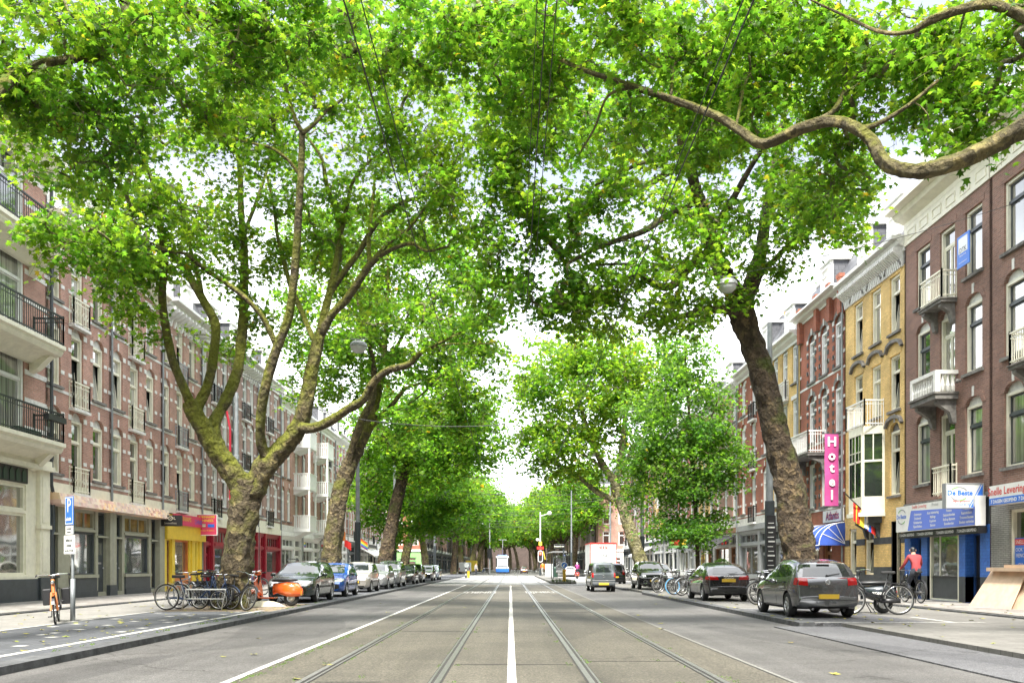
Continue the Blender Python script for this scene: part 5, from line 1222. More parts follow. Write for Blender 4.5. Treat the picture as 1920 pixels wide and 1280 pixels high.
# yellow house
o, w = house(1, 31.2, 36.8, "yellow brick house with a white bay window between the hotel and the brown house", wall='brick_yellow', bays=[1.4, 3.1, 4.75], ww=.84, floors=[(3.85, 6.2), (6.95, 8.95), (9.78, 11.85)], door=(), rail=None, arch=(1, 0, 0),
             bands=False, style='mix', frame='cream', top=13.0, gh=3.3, cornh=.55, cout=.5, brackets=.16, gfront=None, dorm=2, roofh=2.2, lintel='cap', trim='stone', corn='stone', band_m=0, pipe=False)
mb = MB(); mb.box(0, w, -.02, .02, 12.0, 12.44); mb.build("frieze", M['greystone'], o)
mb = MB(); zb, zt = 3.3, 6.4; x0, x1, d = 1.9, 3.9, .72
pl = [(x0, 0), (x0+.36, -d), (x1-.36, -d), (x1, 0)]
for k in range(3):
    (ax, ay), (bx, by) = pl[k], pl[k+1]; v = Vector((bx-ax, by-ay, 0)); L_ = v.length; v.normalize(); nn = Vector((v.y, -v.x, 0)); cols = 2 if k == 1 else 1
    def q(a, b, z0, z1, off_, m):
        p0 = Vector((ax, ay, 0))+v*a+nn*off_; p1 = Vector((ax, ay, 0))+v*b+nn*off_
        mb.quad((p0.x, p0.y, z0), (p1.x, p1.y, z0), (p1.x, p1.y, z1), (p0.x, p0.y, z1), m)
    q(0, L_, zb, zb+.6, 0, 0); q(0, L_, zt-.15, zt, 0, 0); q(0, L_, zb+.6, zt-.15, -.05, 1)
    st = [0, L_-.09] + ([L_/2-.045] if cols > 1 else [])
    for s in st: q(s, s+.09, zb+.6, zt-.15, 0, 0)
    q(.09, L_-.09, zb+1.9, zb+1.98, 0, 0)
    if k != 1: q(L_/2-.02, L_/2+.02, zb+1.98, zt-.15, -.01, 0)
    if k == 1:
        for s in (L_*.25, L_*.75): q(s-.02, s+.02, zb+1.98, zt-.15, -.01, 0)
        q(.09, L_-.09, zb+2.3, zb+2.33, -.01, 0)
mb.prism(pl+[(x0, 0)][:0], zt, zt+.15, 'z', 0); mb.prism([(x0-.1, 0), (x0+.4, -d-.1), (x1-.4, -d-.1), (x1+.1, 0)], zb-.15, zb, 'z', 0); mb.prism([(x0+.2, 0), (x0+.5, -d+.2), (x1-.5, -d+.2), (x1-.2, 0)], zb-.4, zb-.15, 'z', 2)
for xx in (x0+.35, x1-.55): mb.prism([(0, 2.3), (-.1, 2.4), (-.18, 2.7), (-.5, zb-.4), (0, zb-.4)], xx, xx+.18, 'x', 2)
bay = mb.build("bay_window", [M['cream'], M['glass'], M['darkstone']], o)
mb = MB(); railing(mb, x0+.1, x1-.1, -.72, 0, zt+.15, .95, 0, .1, .016); mb.build("railing", M['white'], bay)
mb = MB(); hs = [(.5, 1.25, .95, 2.8), (2.1, 2.95, .95, 2.8), (4.6, 5.3, .16, 2.9)]
wall_holes(mb, 0, w, .95, 3.3, hs, 0, .25, y=-.02); wall_holes(mb, 0, w, .1, .95, [hs[2]], 1, .25, y=-.06)
for z in (2.1,): pilaster_bands(mb, w, [z], .25, 1, -.03, hs)
pilaster_bands(mb, w, [.95], .3, 1, -.03, hs); mb.build("ground_floor", [M['brick_yellow'], M['darkstone']], o)
for h in hs[:2]: put_window(o, (h[0]+h[1])/2, h[2], h[1]-h[0], h[3]-h[2], 'tilt', 'cream', 'glass', .1)
put_window(o, 4.95, .16, .7, 2.74, 'plain', 'sand', 'shopdark', .2, "door")
# hotel
o, w = house(1, 36.8, 42.5, "orange red brick hotel with striped arches and dark quoins beneath white eaves", wall='brick_orange', bays=[1.6, 3.2, 4.9], ww=.84, floors=[(3.95, 6.0), (7.0, 8.9), (9.8, 11.7)], door=(), rail=None, arch=(1, 1, 1),
             bands=True, frame='white', top=13.1, gh=3.35, gfront=None, cornh=.3, cout=.6, dorm=1, roofh=2.2, quoin='darkstone', corn='white', lintel='contrast')
iron_balcony(o, .5, 3.4, 6.35, .8, .95, rm='white')
for x in (.1, 2.4, 4.05, 5.3): mb = MB(); mb.box(x, x+.35, -.2, 0, 11.9, 13.4); mb.box(x-.03, x+.38, -.24, 0, 13.4, 13.55); mb.build("parapet_pier", M['brick_orange'], o)
mb = MB(); hs = [(.4, 2.6, .9, 2.3), (3.2, 4.2, .16, 2.35)]
wall_holes(mb, 0, w, .1, 3.35, hs, 0, .25, y=-.02); mb.build("ground_floor", [M['brick_orange']], o)
put_window(o, 1.5, .9, 2.2, 1.4, 'lights4', 'cream', 'shopdark', .1, "shop_window"); put_window(o, 3.7, .16, 1.0, 2.19, 'french', 'wood', 'shopdark', .1, "door")
# hotel banner
b_ = empty("hotel_banner", (13.62, 37.3, 5.35), 0); tag(b_, "tall magenta banner with white letters reading Hotel, hung on the orange red house", "banner")
mb = MB(); N_ = 14; hw, hh = .3, 1.52
for k in range(N_):
    z0, z1 = -hh+2*hh*k/N_, -hh+2*hh*(k+1)/N_; f0, f1 = .02*math.sin(k*.9), .02*math.sin((k+1)*.9)
    mb.quad((-hw, f0, z0), (hw, f0+.02, z0), (hw, f1+.02, z1), (-hw, f1, z1)); mb.quad((hw, f0+.03, z0), (-hw, f0+.01, z0), (-hw, f1+.01, z1), (hw, f1+.03, z1))
mb.build("cloth", M['magenta'], b_)
mb = MB()
for s, z, sz in (("H", 1.18, .56), ("o", .6, .56), ("t", .08, .56), ("e", -.5, .56), ("l", -1.08, .56)): add_text(mb, s, 0, -.035, z, sz, bold=.016)
mb.build("lettering", M['white'], b_)
mb = MB(); mb.bar((-.36, .02, hh+.03), (.42, .02, hh+.03), .02); mb.bar((-.36, .02, -hh-.03), (.42, .02, -hh-.03), .02); mb.ball((-.36, .02, hh+.05), .05); mb.build("bracket", M['black'], b_)
flat_sign("hotel_name_sign", "white sign with purple lettering above the blue awning", (13.9, 38.0, 3.45), R(-90), 2.3, .52, .08, 'white', [("Atlantis", 0, 0, .5, 'crimson', dict(bold=.012)), ("Atlantis", .03, -.02, .5, 'signblue')])
# blue awning
a_ = empty("blue_awning", (XR, 38.2, 0), R(-90)); tag(a_, "blue fabric awning with white ribs and scalloped edge over the hotel door", "awning")
mb = MB(); W_ = 2.9; n = 9; q = []
for k in range(n+1):
    t = k/n*math.pi/2; q.append((-.05-1.05*math.sin(t), 2.15+.95*math.cos(t)))
for k in range(n): mb.quad((-W_/2, q[k][0], q[k][1]), (W_/2, q[k][0], q[k][1]), (W_/2, q[k+1][0], q[k+1][1]), (-W_/2, q[k+1][0], q[k+1][1]), 0)
for sx_ in (-W_/2, W_/2): mb.poly([(sx_, 0, 2.15), (sx_, 0, 3.1)]+[(sx_, y_, z_) for y_, z_ in q], 0)
for k in range(14):
    x0 = -W_/2+W_*k/14; x1 = x0+W_/14; mb.poly([(x0, -1.1, 2.15), (x0, -1.1, 2.02), ((x0+x1)/2, -1.1, 1.93), (x1, -1.1, 2.02), (x1, -1.1, 2.15)], 0); mb.bar((x0, -1.105, 2.02), ((x0+x1)/2, -1.105, 1.93), .01, 4, 1); mb.bar(((x0+x1)/2, -1.105, 1.93), (x1, -1.105, 2.02), .01, 4, 1)
for sx_ in (-W_/2, W_/2):
    mb.tube([(sx_, y_-.01, z_+.01) for y_, z_ in q], .018, 4, 1)
    for k in (2, 4, 6): mb.bar((sx_*1.003, 0, 2.2), (sx_*1.003, q[k][0], q[k][1]), .014, 4, 1)
for xx in (-.75, 0, .75): mb.tube([(xx, y_-.01, z_+.01) for y_, z_ in q], .014, 4, 1)
mb.tube([(-W_/2, -1.1, 2.15), (W_/2, -1.1, 2.15)], .018, 4, 1); mb.build("canopy", [M['navy'], M['white']], a_)
# flagpole with mixed flags
f_ = empty("flag_pole", (13.95, 33.6, 3.0), 0); tag(f_, "slanted pole with small mixed flags below the white bay window", "flag")
mb = MB(); mb.bar((.0, 0, -.1), (-1.35, -.5, 1.0), .022, 6); mb.build("pole", M['black'], f_)
for i, (c, dx, dz) in enumerate((('brightred', -.95, .3), ('yellow', -.85, .2), ('white', -.62, .1), ('signblue', -.5, -.02), ('brightred', -.42, -.08))):
    mb = MB(); 
    for k in range(4): x0 = dx+k*.08; mb.quad((x0, -.25+.03*math.sin(k*2), dz-.3-k*.05), (x0+.08, -.25+.03*math.sin(k*2+2), dz-.35-k*.05), (x0+.08, -.23, dz+.35-k*.07), (x0, -.23, dz+.4-k*.07))
    mb.build("flag_cloth", M[c], f_)
# more of the right row
rr_ = [(42.5, 47.3, 'brick_yellow', "pale yellow brick house just left of the hotel, seen left of the leaning trunk", 12.7, 'stone', 'grey', 'grey', None),
 (47.3, 54.0, 'brick_orange', "orange red house with ornate iron balcony above the grey blue shop", 12.9, 'stone', 'grey', 'grey', None),
 (54.0, 60.5, 'brick_red', "red brick house above the shop with black draped awning", 12.6, 'stone', 'white', 'wood', 'black'),
 (60.5, 67.0, 'brick_yellow', "pale brick house above the shop with small square panes", 12.4, 'stone', 'white', 'wood', None),
 (67.0, 73.5, 'brick_orange', "red house behind the young tree with grey pillared shopfront", 12.9, 'stone', 'grey', 'white', None),
 (73.5, 80.0, 'brick_purple', "brown brick house behind the young tree crown", 12.6, 'stone', 'white', 'charcoal', None),
 (80.0, 86.0, 'brick_yellow', "cream house with white ground floor just left of the young tree", 12.2, 'white', 'white', 'charcoal', None),
 (86.0, 93.0, 'brick_orange', "red house with white lower walls and a pale awning", 12.6, 'white', 'white', 'charcoal', 'white'),
 (93.0, 101.0, 'brick_brown', "brown house between two tall grey poles on the right", 12.7, 'stone', 'white', 'charcoal', None),
 (101.0, 109.0, 'brick_orange', "orange red house at the corner just before the side street on the right", 12.4, 'white', 'charcoal', 'white', None)]
for i, (a, b, wl, lab, top, tr, gm, gc, aw) in enumerate(rr_):
    house(1, a, b, lab, wall=wl, top=top, trim=tr, gmat=gm, gcol=gc, awn=aw, ww=.88, door=(1,), rail='white' if i % 2 == 0 else 'blackiron', frame='white', corn='white', bands=i in (1, 2, 4, 7, 9), arch=((1, 0, 1), (1, 1, 1), (1, 1, 0))[i % 3],
          dorm=(1, 2)[i % 2], detail=2 if i < 3 else 1, quoin=None)
flat_sign("street_facing_flag_sign", "small red yellow and green sign behind the young tree trunk", (12.6, 66, 3.15), 0, 1.4, 1.0, .06, 'green', [], extra=lambda mb, ms: (ms.append('brightred'), ms.append('yellow'), mb.box(-.55, .1, -.01, 0, -.28, .28, 0), mb.box(.1, .6, -.012, 0, -.28, .28, 1)))
# for-sale board high on the brown house
flat_sign("estate_agent_board", "blue and white agent board hanging at an upper window of the brown house", (13.55, 26.35, 10.72), R(-90), .7, .95, .03, 'signblue', [("DTK", 0, .02, .2, 'charcoal', dict(bold=.004)), ("MAKELAARS", 0, -.14, .07, 'white'), ("www.dtkmakelaars.nl", 0, -.34, .055, 'white')],
  extra=lambda mb, ms: (ms.append('lampglass'), mb.box(-.26, .26, -.0035, 0, -.06, .4, len(ms)-1)))
# leaning boards
for k, (lab, x0, yy0, yy1, sh, tp) in enumerate((("large pale brown board leaning on the grey tiled shop, frontmost", 13.0, 22.9, 24.95, 0, 1.02), ("second brown board leaning behind the frontmost one", 13.1, 21.5, 24.5, .06, 1.1), ("pale blue grey panel leaning last at the right edge", 13.08, 20.5, 22.8, 0, .98))):
    o = empty("leaning_board", (x0+.05*k, yy0, .15), 0); tag(o, lab, "board"); L_ = yy1-yy0; mb = MB()
    i = len(mb.v); t = .03
    pts = [(0, 0, 0), (0, L_, 0), (.52, L_-.25, tp), (.52, .12, tp)]
    mb.quad(*pts); mb.quad(*[(p[0]+t, p[1], p[2]) for p in reversed(pts)])
    for a, b in ((0, 1), (1, 2), (2, 3), (3, 0)): mb.quad(pts[b], pts[a], (pts[a][0]+t, pts[a][1], pts[a][2]), (pts[b][0]+t, pts[b][1], pts[b][2]))
    mb.build("panel", M['card'] if k < 2 else M['grey'], o)
o = empty("flat_box_bundle", (13.45, 22.2, 1.13), 0); tag(o, "flattened pale box bundle lying on top of the leaning boards", "box"); mb = MB(); mb.box(-.15, .25, 0, 2.4, .0, .1); mb.box(-.1, .2, .4, 1.6, .1, .18); mb.build("cardboard", M['card'], o)
# ---------------------------------------------------------------- cars (front at y = 0 looking towards -y, length along +y)
def evaluated(o, name=None):
    dg = bpy.context.evaluated_depsgraph_get(); dg.update(); me = bpy.data.meshes.new_from_object(o.evaluated_get(dg)); return me
def lerp(pts, x): return float(np.interp(x, [p[0] for p in pts], [p[1] for p in pts]))
def patch(mb, bvh, quad, face, n=6, m=4, off_=.006, mt=0, far_=6):
    """project a 2-D quad on the body; face 'L','R' use (y,z); 'F','B' use (x,z); 'T' uses (x,y)"""
    g = []
    for i in range(n+1):
        row = []
        for j in range(m+1):
            u, v = i/n, j/m; a, b, c, d = quad
            p = [(a[k]*(1-u)+b[k]*u)*(1-v)+(d[k]*(1-u)+c[k]*u)*v for k in (0, 1)]
            if face in 'LR': s = -1 if face == 'L' else 1; o = Vector((s*3, p[0], p[1])); dr = Vector((-s, 0, 0))
            elif face in 'FB': s = -1 if face == 'F' else 1; o = Vector((p[0], s*far_, p[1])); dr = Vector((0, -s, 0))
            else: o = Vector((p[0], p[1], 4)); dr = Vector((0, 0, -1))
            hit, nrm, idx, dist = bvh.ray_cast(o, dr)
            if hit is None: row.append(None); continue
            if nrm.dot(dr) > 0: nrm = -nrm
            row.append(hit+nrm*off_)
        g.append(row)
    for i in range(n):
        for j in range(m):
            q = [g[i][j], g[i+1][j], g[i+1][j+1], g[i][j+1]]
            if any(v is None for v in q): continue
            if max((q[k]-q[(k+1) % 4]).length for k in range(4)) > .6: continue
            mb.poly(q, mt)
def wheel_mesh(r, w=.19, steel=False):
    mb = MB(); rr = r*.66
    mb.lathe([(rr, -w/2), (r*.93, -w/2), (r, -w/2+.03), (r, w/2-.03), (r*.93, w/2), (rr, w/2), (rr, -w/2)], 28, 0, 'x')
    mb.lathe([(rr, w/2-.01), (rr-.025, w/2-.015), (rr-.03, w/2-.06), (.06, w/2-.075)], 28, 2, 'x'); mb.lathe([(rr, -w/2+.01), (rr-.025, -w/2+.015), (rr-.03, -w/2+.06), (.06, -w/2+.075)], 28, 2, 'x')
    for s in (-1, 1):
        mb.lathe([(rr+.003, s*(w/2-.012)), (rr-.03, s*(w/2+.001)), (rr-.035, s*(w/2-.02))], 28, 1, 'x'); mb.lathe([(.001, s*(w/2-.005)), (.055, s*(w/2-.008)), (.06, s*(w/2-.05))], 12, 1, 'x')
        for k in range(7):
            a = 2*math.pi*k/7
            for d in (-.1, .1):
                p0 = Vector((s*(w/2-.03), math.cos(a)*.05, math.sin(a)*.05)); p1 = Vector((s*(w/2-.02), math.cos(a+d)*(rr-.02), math.sin(a+d)*(rr-.02))); mb.bar(p0, p1, .014, 4, 1)
    o = mb.build("wheel", [M['tyre'], M['rim'], M['black']], smooth=True); smooth_angle(o, 40); me = o.data; bpy.data.objects.remove(o); return me
def make_car(name, label, cat, sp, paint, group=None):
    root = empty(name); tag(root, label, cat, group); Lc, W = sp['L'], sp['W']
    ys = sorted({0.0, .04, .1, .18, .28, Lc-.28, Lc-.18, Lc-.1, Lc-.04, Lc, *[p[0] for p in sp['top']], *np.linspace(.3, Lc-.3, 34).tolist()}); ys = [y for i, y in enumerate(ys) if i == 0 or y-ys[i-1] > .012]
    rings = []
    for y in ys:
        zt = lerp(sp['top'], y); zbelt = min(lerp(sp['belt'], y), zt-.025); zb = sp.get('zb', .2)+.05*math.exp(-y/.15)+.06*math.exp(-(Lc-y)/.15)
        w_ = W*(1-sp.get('nf', .20)*math.exp(-(y/.26)**1.4)-sp.get('nr', .13)*math.exp(-((Lc-y)/.24)**1.4)); t = max(0, min(1, (zt-zbelt)/.45)); th = sp.get('tumble', .17)
        rw = w_*(.945-th*t)
        h = [(0, zb), (w_*.84, zb), (w_*.965, zb+.07), (w_*.995, zb+.38*(zbelt-zb)), (w_*1.0, zb+.62*(zbelt-zb)), (w_*.985, zb+.86*(zbelt-zb)), (w_*.95, zbelt), (rw*.5+w_*.475, zbelt+(zt-zbelt)*.5-.0), (rw, zt-.065*t-.01), (rw-.06-.04*(1-t), zt-.018*t), (rw*.5, zt+.012), (0, zt+.02)]
        rings.append([(x, y, z) for x, z in h]+[(-x, y, z) for x, z in reversed(h[1:-1])])
    mb = MB(); n = len(rings[0])
    for r in rings: mb.v += r
    for k in range(len(rings)-1):
        for q in range(n):
            a, b = k*n+q, k*n+(q+1) % n; mb.f.append((a, b, b+n, a+n)); mb.m.append(0)
    for base, yy, s in ((0, -.035, 1), ((len(rings)-1)*n, Lc+.03, -1)):
        ring = mb.v[base:base+n]; zc = sum(v[2] for v in ring)/n; i = len(mb.v); mb.v += [(v[0]*.94, yy, zc+(v[2]-zc)*.86) for v in ring]
        for q in range(n):
            a, b = base+q, base+(q+1) % n; f = (a, i+q, i+(q+1) % n, b); mb.f.append(f if s > 0 else f[::-1]); mb.m.append(0)
        f = tuple(range(i, i+n)); mb.f.append(f[::-1] if s > 0 else f); mb.m.append(0)
    body = mb.build("body", [paint, M['plastic']], root, fix=True)
    r = sp['r']; cut = MB()
    for yw in sp['wheels']:
        for s in (-1, 1): 
            c0 = MB(); cut.lathe([(.001, s*(W+.2)), (r+.045, s*(W+.2)), (r+.045, s*(W-.30)), (.001, s*(W-.30))], 28, 0, 'x', (0, yw, r+.01))
    co = cut.build("cutter", M['plastic'], fix=True)
    bo = body.modifiers.new("arches", 'BOOLEAN'); bo.operation = 'DIFFERENCE'; bo.object = co; bo.solver = 'EXACT'
    try: bo.material_mode = 'TRANSFER'
    except Exception: pass
    me = evaluated(body); body.modifiers.clear(); body.data = me; bpy.data.objects.remove(co)
    if len(me.polygons) < 50: print("BOOLEAN FAILED", name)
    smooth_angle(body, 38)
    bvh = BVHTree.FromPolygons([v.co.copy() for v in me.vertices], [tuple(p.vertices) for p in me.polygons])
    def part(nm, m, parent=root): 
        class _P:
            def __enter__(s): s.mb = MB(); return s.mb
            def __exit__(s, *a):
                if s.mb.v: s.o = s.mb.build(nm, m, parent, smooth=True)
        return _P()
    def sym(q): return [(-a, b) for a, b in q]
    with part("windscreen", M['carglass']) as p: patch(p, bvh, sp['ws'], 'F', 12, 8)
    with part("rear_window", M['carglass']) as p: patch(p, bvh, sp['rw'], 'B', 12, 8, far_=Lc+4)
    for face in 'LR':
        for q in sp['side']:
            with part("side_window", M['carglass']) as p: patch(p, bvh, q, face, 8, 5)
        with part("door_seams", M['black']) as p:
            for y0, z0, y1, z1 in sp['seams']:
                if abs(y1-y0) < abs(z1-z0): q = [(y0, z0), (y0+.012, z0), (y1+.012, z1), (y1, z1)]; patch(p, bvh, q, face, 1, 12, .004)
                else: q = [(y0, z0), (y1, z1), (y1, z1+.012), (y0, z0+.012)]; patch(p, bvh, q, face, 12, 1, .004)
        for y in sp.get('handles', []):
            with part("door_handle", M[sp.get('hm', 'plastic')]) as p: patch(p, bvh, [(y, sp['hz']), (y+.17, sp['hz']+.01), (y+.17, sp['hz']+.045), (y, sp['hz']+.035)], face, 3, 1, .028)
        if sp.get('strip'):
            with part("side_strip", M['plastic']) as p: patch(p, bvh, [(sp['wheels'][0]+r+.12, sp['strip']), (sp['wheels'][1]-r-.12, sp['strip']), (sp['wheels'][1]-r-.12, sp['strip']+.06), (sp['wheels'][0]+r+.12, sp['strip']+.06)], face, 8, 1, .015)
        with part("sill_trim", M['plastic']) as p: patch(p, bvh, [(sp['wheels'][0]+r+.06, .225), (sp['wheels'][1]-r-.06, .225), (sp['wheels'][1]-r-.06, .29), (sp['wheels'][0]+r+.06, .29)], face, 8, 1, .008)
    for q in sp['head']:
        for qq in (q, sym(q)):
            with part("headlight", M['headlight']) as p: patch(p, bvh, qq, 'F', 6, 4, .01)
    for q in sp['tail']:
        for qq in (q, sym(q)):
            with part("tail_light", M['taillight']) as p: patch(p, bvh, qq, 'B', 6, 5, .012, far_=Lc+4)
    for q in sp.get('tailside', []):
        for face in 'LR':
            with part("tail_light", M['taillight']) as p: patch(p, bvh, q, face, 5, 5, .012)
    for q in sp.get('headside', []):
        for face in 'LR':
            with part("headlight", M['headlight']) as p: patch(p, bvh, q, face, 5, 4, .012)
    with part("grille", M['plastic']) as p:
        for q in sp['dark_f']: patch(p, bvh, q, 'F', 8, 3, .008)
    with part("rear_trim", M['plastic']) as p:
        for q in sp['dark_r']: patch(p, bvh, q, 'B', 10, 2, .008, far_=Lc+4)
    with part("rear_seams", M['black']) as p:
        for q in sp.get('rseam', []): patch(p, bvh, q, 'B', 14, 1, .004, far_=Lc+4)
    zf, zr = sp['plate']
    for face, z, yy in (('F', zf, -3), ('B', zr, Lc+3)):
        hit, nr, _, _ = bvh.ray_cast(Vector((0, yy, z)), Vector((0, 1 if face == 'F' else -1, 0)))
        if hit:
            y = hit.y; mb = MB(); a, b = (y-.03, y+.01) if face == 'F' else (y-.01, y+.03); mb.box(-.25, .25, a, b, z-.055, z+.055); mb.build("number_plate", M['plate'], root)
    with part("badge", M['chrome']) as p:
        for face, z, yy, s in (('F', sp.get('bf', .62), -3, 1), ('B', sp.get('br', .86), Lc+3, -1)):
            hit, nr, _, _ = bvh.ray_cast(Vector((0, yy, z)), Vector((0, s, 0)))
            if hit:
                p.torus((0, hit.y-.012*s, z), .055, .008, 'y', 20, 5)
                if sp.get('vw') and face == 'B':
                    for pts in (((-.035, .035), (-.012, -.002)), ((.035, .035), (.012, -.002)), ((-.012, -.002), (0, .02)), ((.012, -.002), (0, .02)), ((-.042, .01), (-.018, -.042)), ((.042, .01), (.018, -.042)), ((-.018, -.042), (0, -.008)), ((.018, -.042), (0, -.008))):
                        p.bar((pts[0][0], hit.y+.014, z+pts[0][1]), (pts[1][0], hit.y+.014, z+pts[1][1]), .006, 4)
    for s in (-1, 1):
        mb = MB(); ym, zm = sp['mirror']; mb.ball((s*(W+.09), ym, zm), .1, 0, 8, (1.0, .55, .68)); mb.bar((s*(W-.04), ym+.02, zm-.06), (s*(W+.05), ym, zm-.03), .025, 6, 1); mb.box(s*(W+.09)-.075, s*(W+.09)+.075, ym+.045, ym+.058, zm-.05, zm+.05, 2)
        mb.build("wing_mirror", [M['plastic'] if sp.get('bm') else paint, M['plastic'], M['chrome']], root, smooth=True)
    if sp.get('rails'):
        for s in (-1, 1):
            mb = MB(); a, b, z = sp['rails']; mb.tube([(s*.55, a, z-.03), (s*.56, a+.12, z+.05), (s*.56, b-.12, z+.04), (s*.55, b, z-.05)], .018, 6); mb.build("roof_rail", M['plastic'], root)
    mb = MB(); mb.bar((-.03, sp['ant'], sp['H']-.02), (-.03, sp['ant']+.12, sp['H']+.2), .006, 5); mb.build("aerial", M['plastic'], root)
    if sp.get('wiper'):
        yq, zq = sp['wiper']; hit, nr, _, _ = bvh.ray_cast(Vector((.05, Lc+3, zq)), Vector((0, -1, 0)))
        if hit: mb = MB(); mb.bar((.0, hit.y+.03, zq), (-.34, hit.y+.0, zq+.05), .009, 4); mb.ball((.0, hit.y+.02, zq), .025, 0, 5); mb.build("wiper", M['black'], root)
    wm = wheel_mesh(r)
    for yw in sp['wheels']:
        for s in (-1, 1): o = bpy.data.objects.new("wheel", wm); link(o, root); o.location = (s*(W-.105), yw, r)
    return root
def repaint(root, m, kids=None):
    for c in C.objects:
        if c.parent == root and c.name.split('.')[0] in ('body', 'wing_mirror'):
            c.material_slots[0].link = 'OBJECT'; c.material_slots[0].material = m
def dr(*a): return list(a)
hatch = dict(L=3.9, W=.82, H=1.42, r=.30, wheels=(.78, 3.2), zb=.2,
  top=[(0, .60), (.06, .70), (.25, .80), (.6, .875), (1.0, .93), (1.22, 1.0), (1.55, 1.22), (1.85, 1.36), (2.2, 1.415), (2.7, 1.41), (3.2, 1.36), (3.45, 1.31), (3.62, 1.19), (3.76, .98), (3.84, .90), (3.88, .62), (3.9, .52)],
  belt=[(0, .58), (.3, .72), (1.2, .86), (3.0, .93), (3.9, .9)], mirror=(1.38, .93), ant=3.1,
  ws=[(-.60, .985), (.60, .985), (.50, 1.345), (-.50, 1.345)], rw=[(-.56, .975), (.56, .975), (.47, 1.29), (-.47, 1.29)],
  side=[[(1.42, .955), (2.28, .965), (2.26, 1.30), (1.82, 1.27)], [(2.34, .965), (3.02, .985), (2.98, 1.28), (2.32, 1.30)], [(3.07, .99), (3.36, 1.03), (3.22, 1.22), (3.03, 1.265)]],
  seams=[(1.25, .3, 1.18, .9), (2.31, .28, 2.31, .93), (3.0, .62, 3.08, .93), (1.2, .285, 2.75, .285)], handles=[2.08, 2.9], hz=.82,
  head=[[(.42, .60), (.68, .62), (.66, .74), (.40, .70)]], headside=[[(.03, .61), (.32, .66), (.36, .76), (.1, .72)]],
  tail=[[(.50, .80), (.70, .79), (.69, .97), (.53, .96)]], tailside=[[(3.70, .79), (3.84, .79), (3.80, .93), (3.68, .97)]],
  dark_f=[[(-.32, .56), (.32, .56), (.30, .66), (-.30, .66)], [(-.45, .30), (.45, .30), (.42, .44), (-.42, .44)]],
  dark_r=[[(-.6, .28), (.6, .28), (.6, .35), (-.6, .35)]], rseam=[[(-.52, .665), (.52, .665), (.52, .675), (-.52, .675)]], plate=(.48, .55), bf=.61, br=.84, wiper=(0, 1.0))
import copy as _c
def variant(base, **kw):
    d = _c.deepcopy(base); d.update(kw); return d
CX_ = -7.03; KS = .92
pc = lambda n, c, r=.25, m_=.3: M.setdefault(n, paintmat(n, c, r, m_))
carsL = "cars parked nose to tail along the left kerb"
estate = variant(hatch, L=4.25, W=.84, H=1.44, r=.3, wheels=(.82, 3.38), top=[(0, .58), (.06, .68), (.25, .78), (.7, .87), (1.15, .93), (1.35, 1.0), (1.75, 1.24), (2.05, 1.37), (2.4, 1.42), (3.2, 1.42), (3.8, 1.39), (3.98, 1.33), (4.12, 1.0), (4.2, .9), (4.24, .6), (4.25, .5)],
  belt=[(0, .56), (.3, .7), (1.3, .88), (4.0, .93)], mirror=(1.5, .95), rails=(2.1, 3.8, 1.47), side=[[(1.55, .955), (2.4, .965), (2.38, 1.31), (1.98, 1.28)], [(2.46, .965), (3.2, .975), (3.18, 1.32), (2.44, 1.31)], [(3.26, .98), (3.85, .99), (3.78, 1.29), (3.24, 1.32)]],
  seams=[(1.4, .3, 1.33, .9), (2.43, .28, 2.43, .93), (3.2, .62, 3.25, .93)], handles=[2.2, 3.0], strip=.5, dark_f=[[(-.30, .60), (.30, .60), (.28, .68), (-.28, .68)], [(-.5, .28), (.5, .28), (.48, .40), (-.48, .40)]], head=[[(.36, .57), (.70, .60), (.68, .74), (.36, .70)]])
c1 = make_car("parked_car", "dark green estate car with roof rails beside the orange scooter", "car", estate, pc('paint_darkgreen', (.012, .028, .022)), carsL); c1.location = (CX_, 27.85, .1); c1.scale = (KS, KS, KS*1.02)
blue = variant(hatch, L=3.75, W=.80, H=1.39, r=.29, wheels=(.72, 3.12), strip=.47, bm=1, top=[(0, .55), (.06, .62), (.25, .72), (.6, .82), (1.0, .90), (1.18, .96), (1.6, 1.22), (1.95, 1.35), (2.25, 1.385), (2.7, 1.37), (3.2, 1.29), (3.42, 1.2), (3.58, 1.0), (3.68, .88), (3.73, .6), (3.75, .5)],
  head=[[(.36, .60), (.68, .66), (.60, .77), (.30, .66)]], dark_f=[[(-.6, .33), (.6, .33), (.58, .52), (-.58, .52)]], ws=[(-.60, .965), (.60, .965), (.49, 1.32), (-.49, 1.32)], rw=[(-.54, .93), (.54, .93), (.45, 1.2), (-.45, 1.2)], plate=(.40, .55),
  side=[[(1.45, .945), (2.35, .955), (2.3, 1.27), (1.85, 1.24)], [(2.42, .955), (3.1, .98), (2.98, 1.21), (2.38, 1.27)]])
c2 = make_car("parked_car", "bright blue hatchback with slanted headlights behind the dark green estate", "car", blue, pc('paint_blue', (.02, .10, .42)), carsL); c2.location = (CX_, 33.3, .1); c2.scale = (KS, KS, KS*1.02)
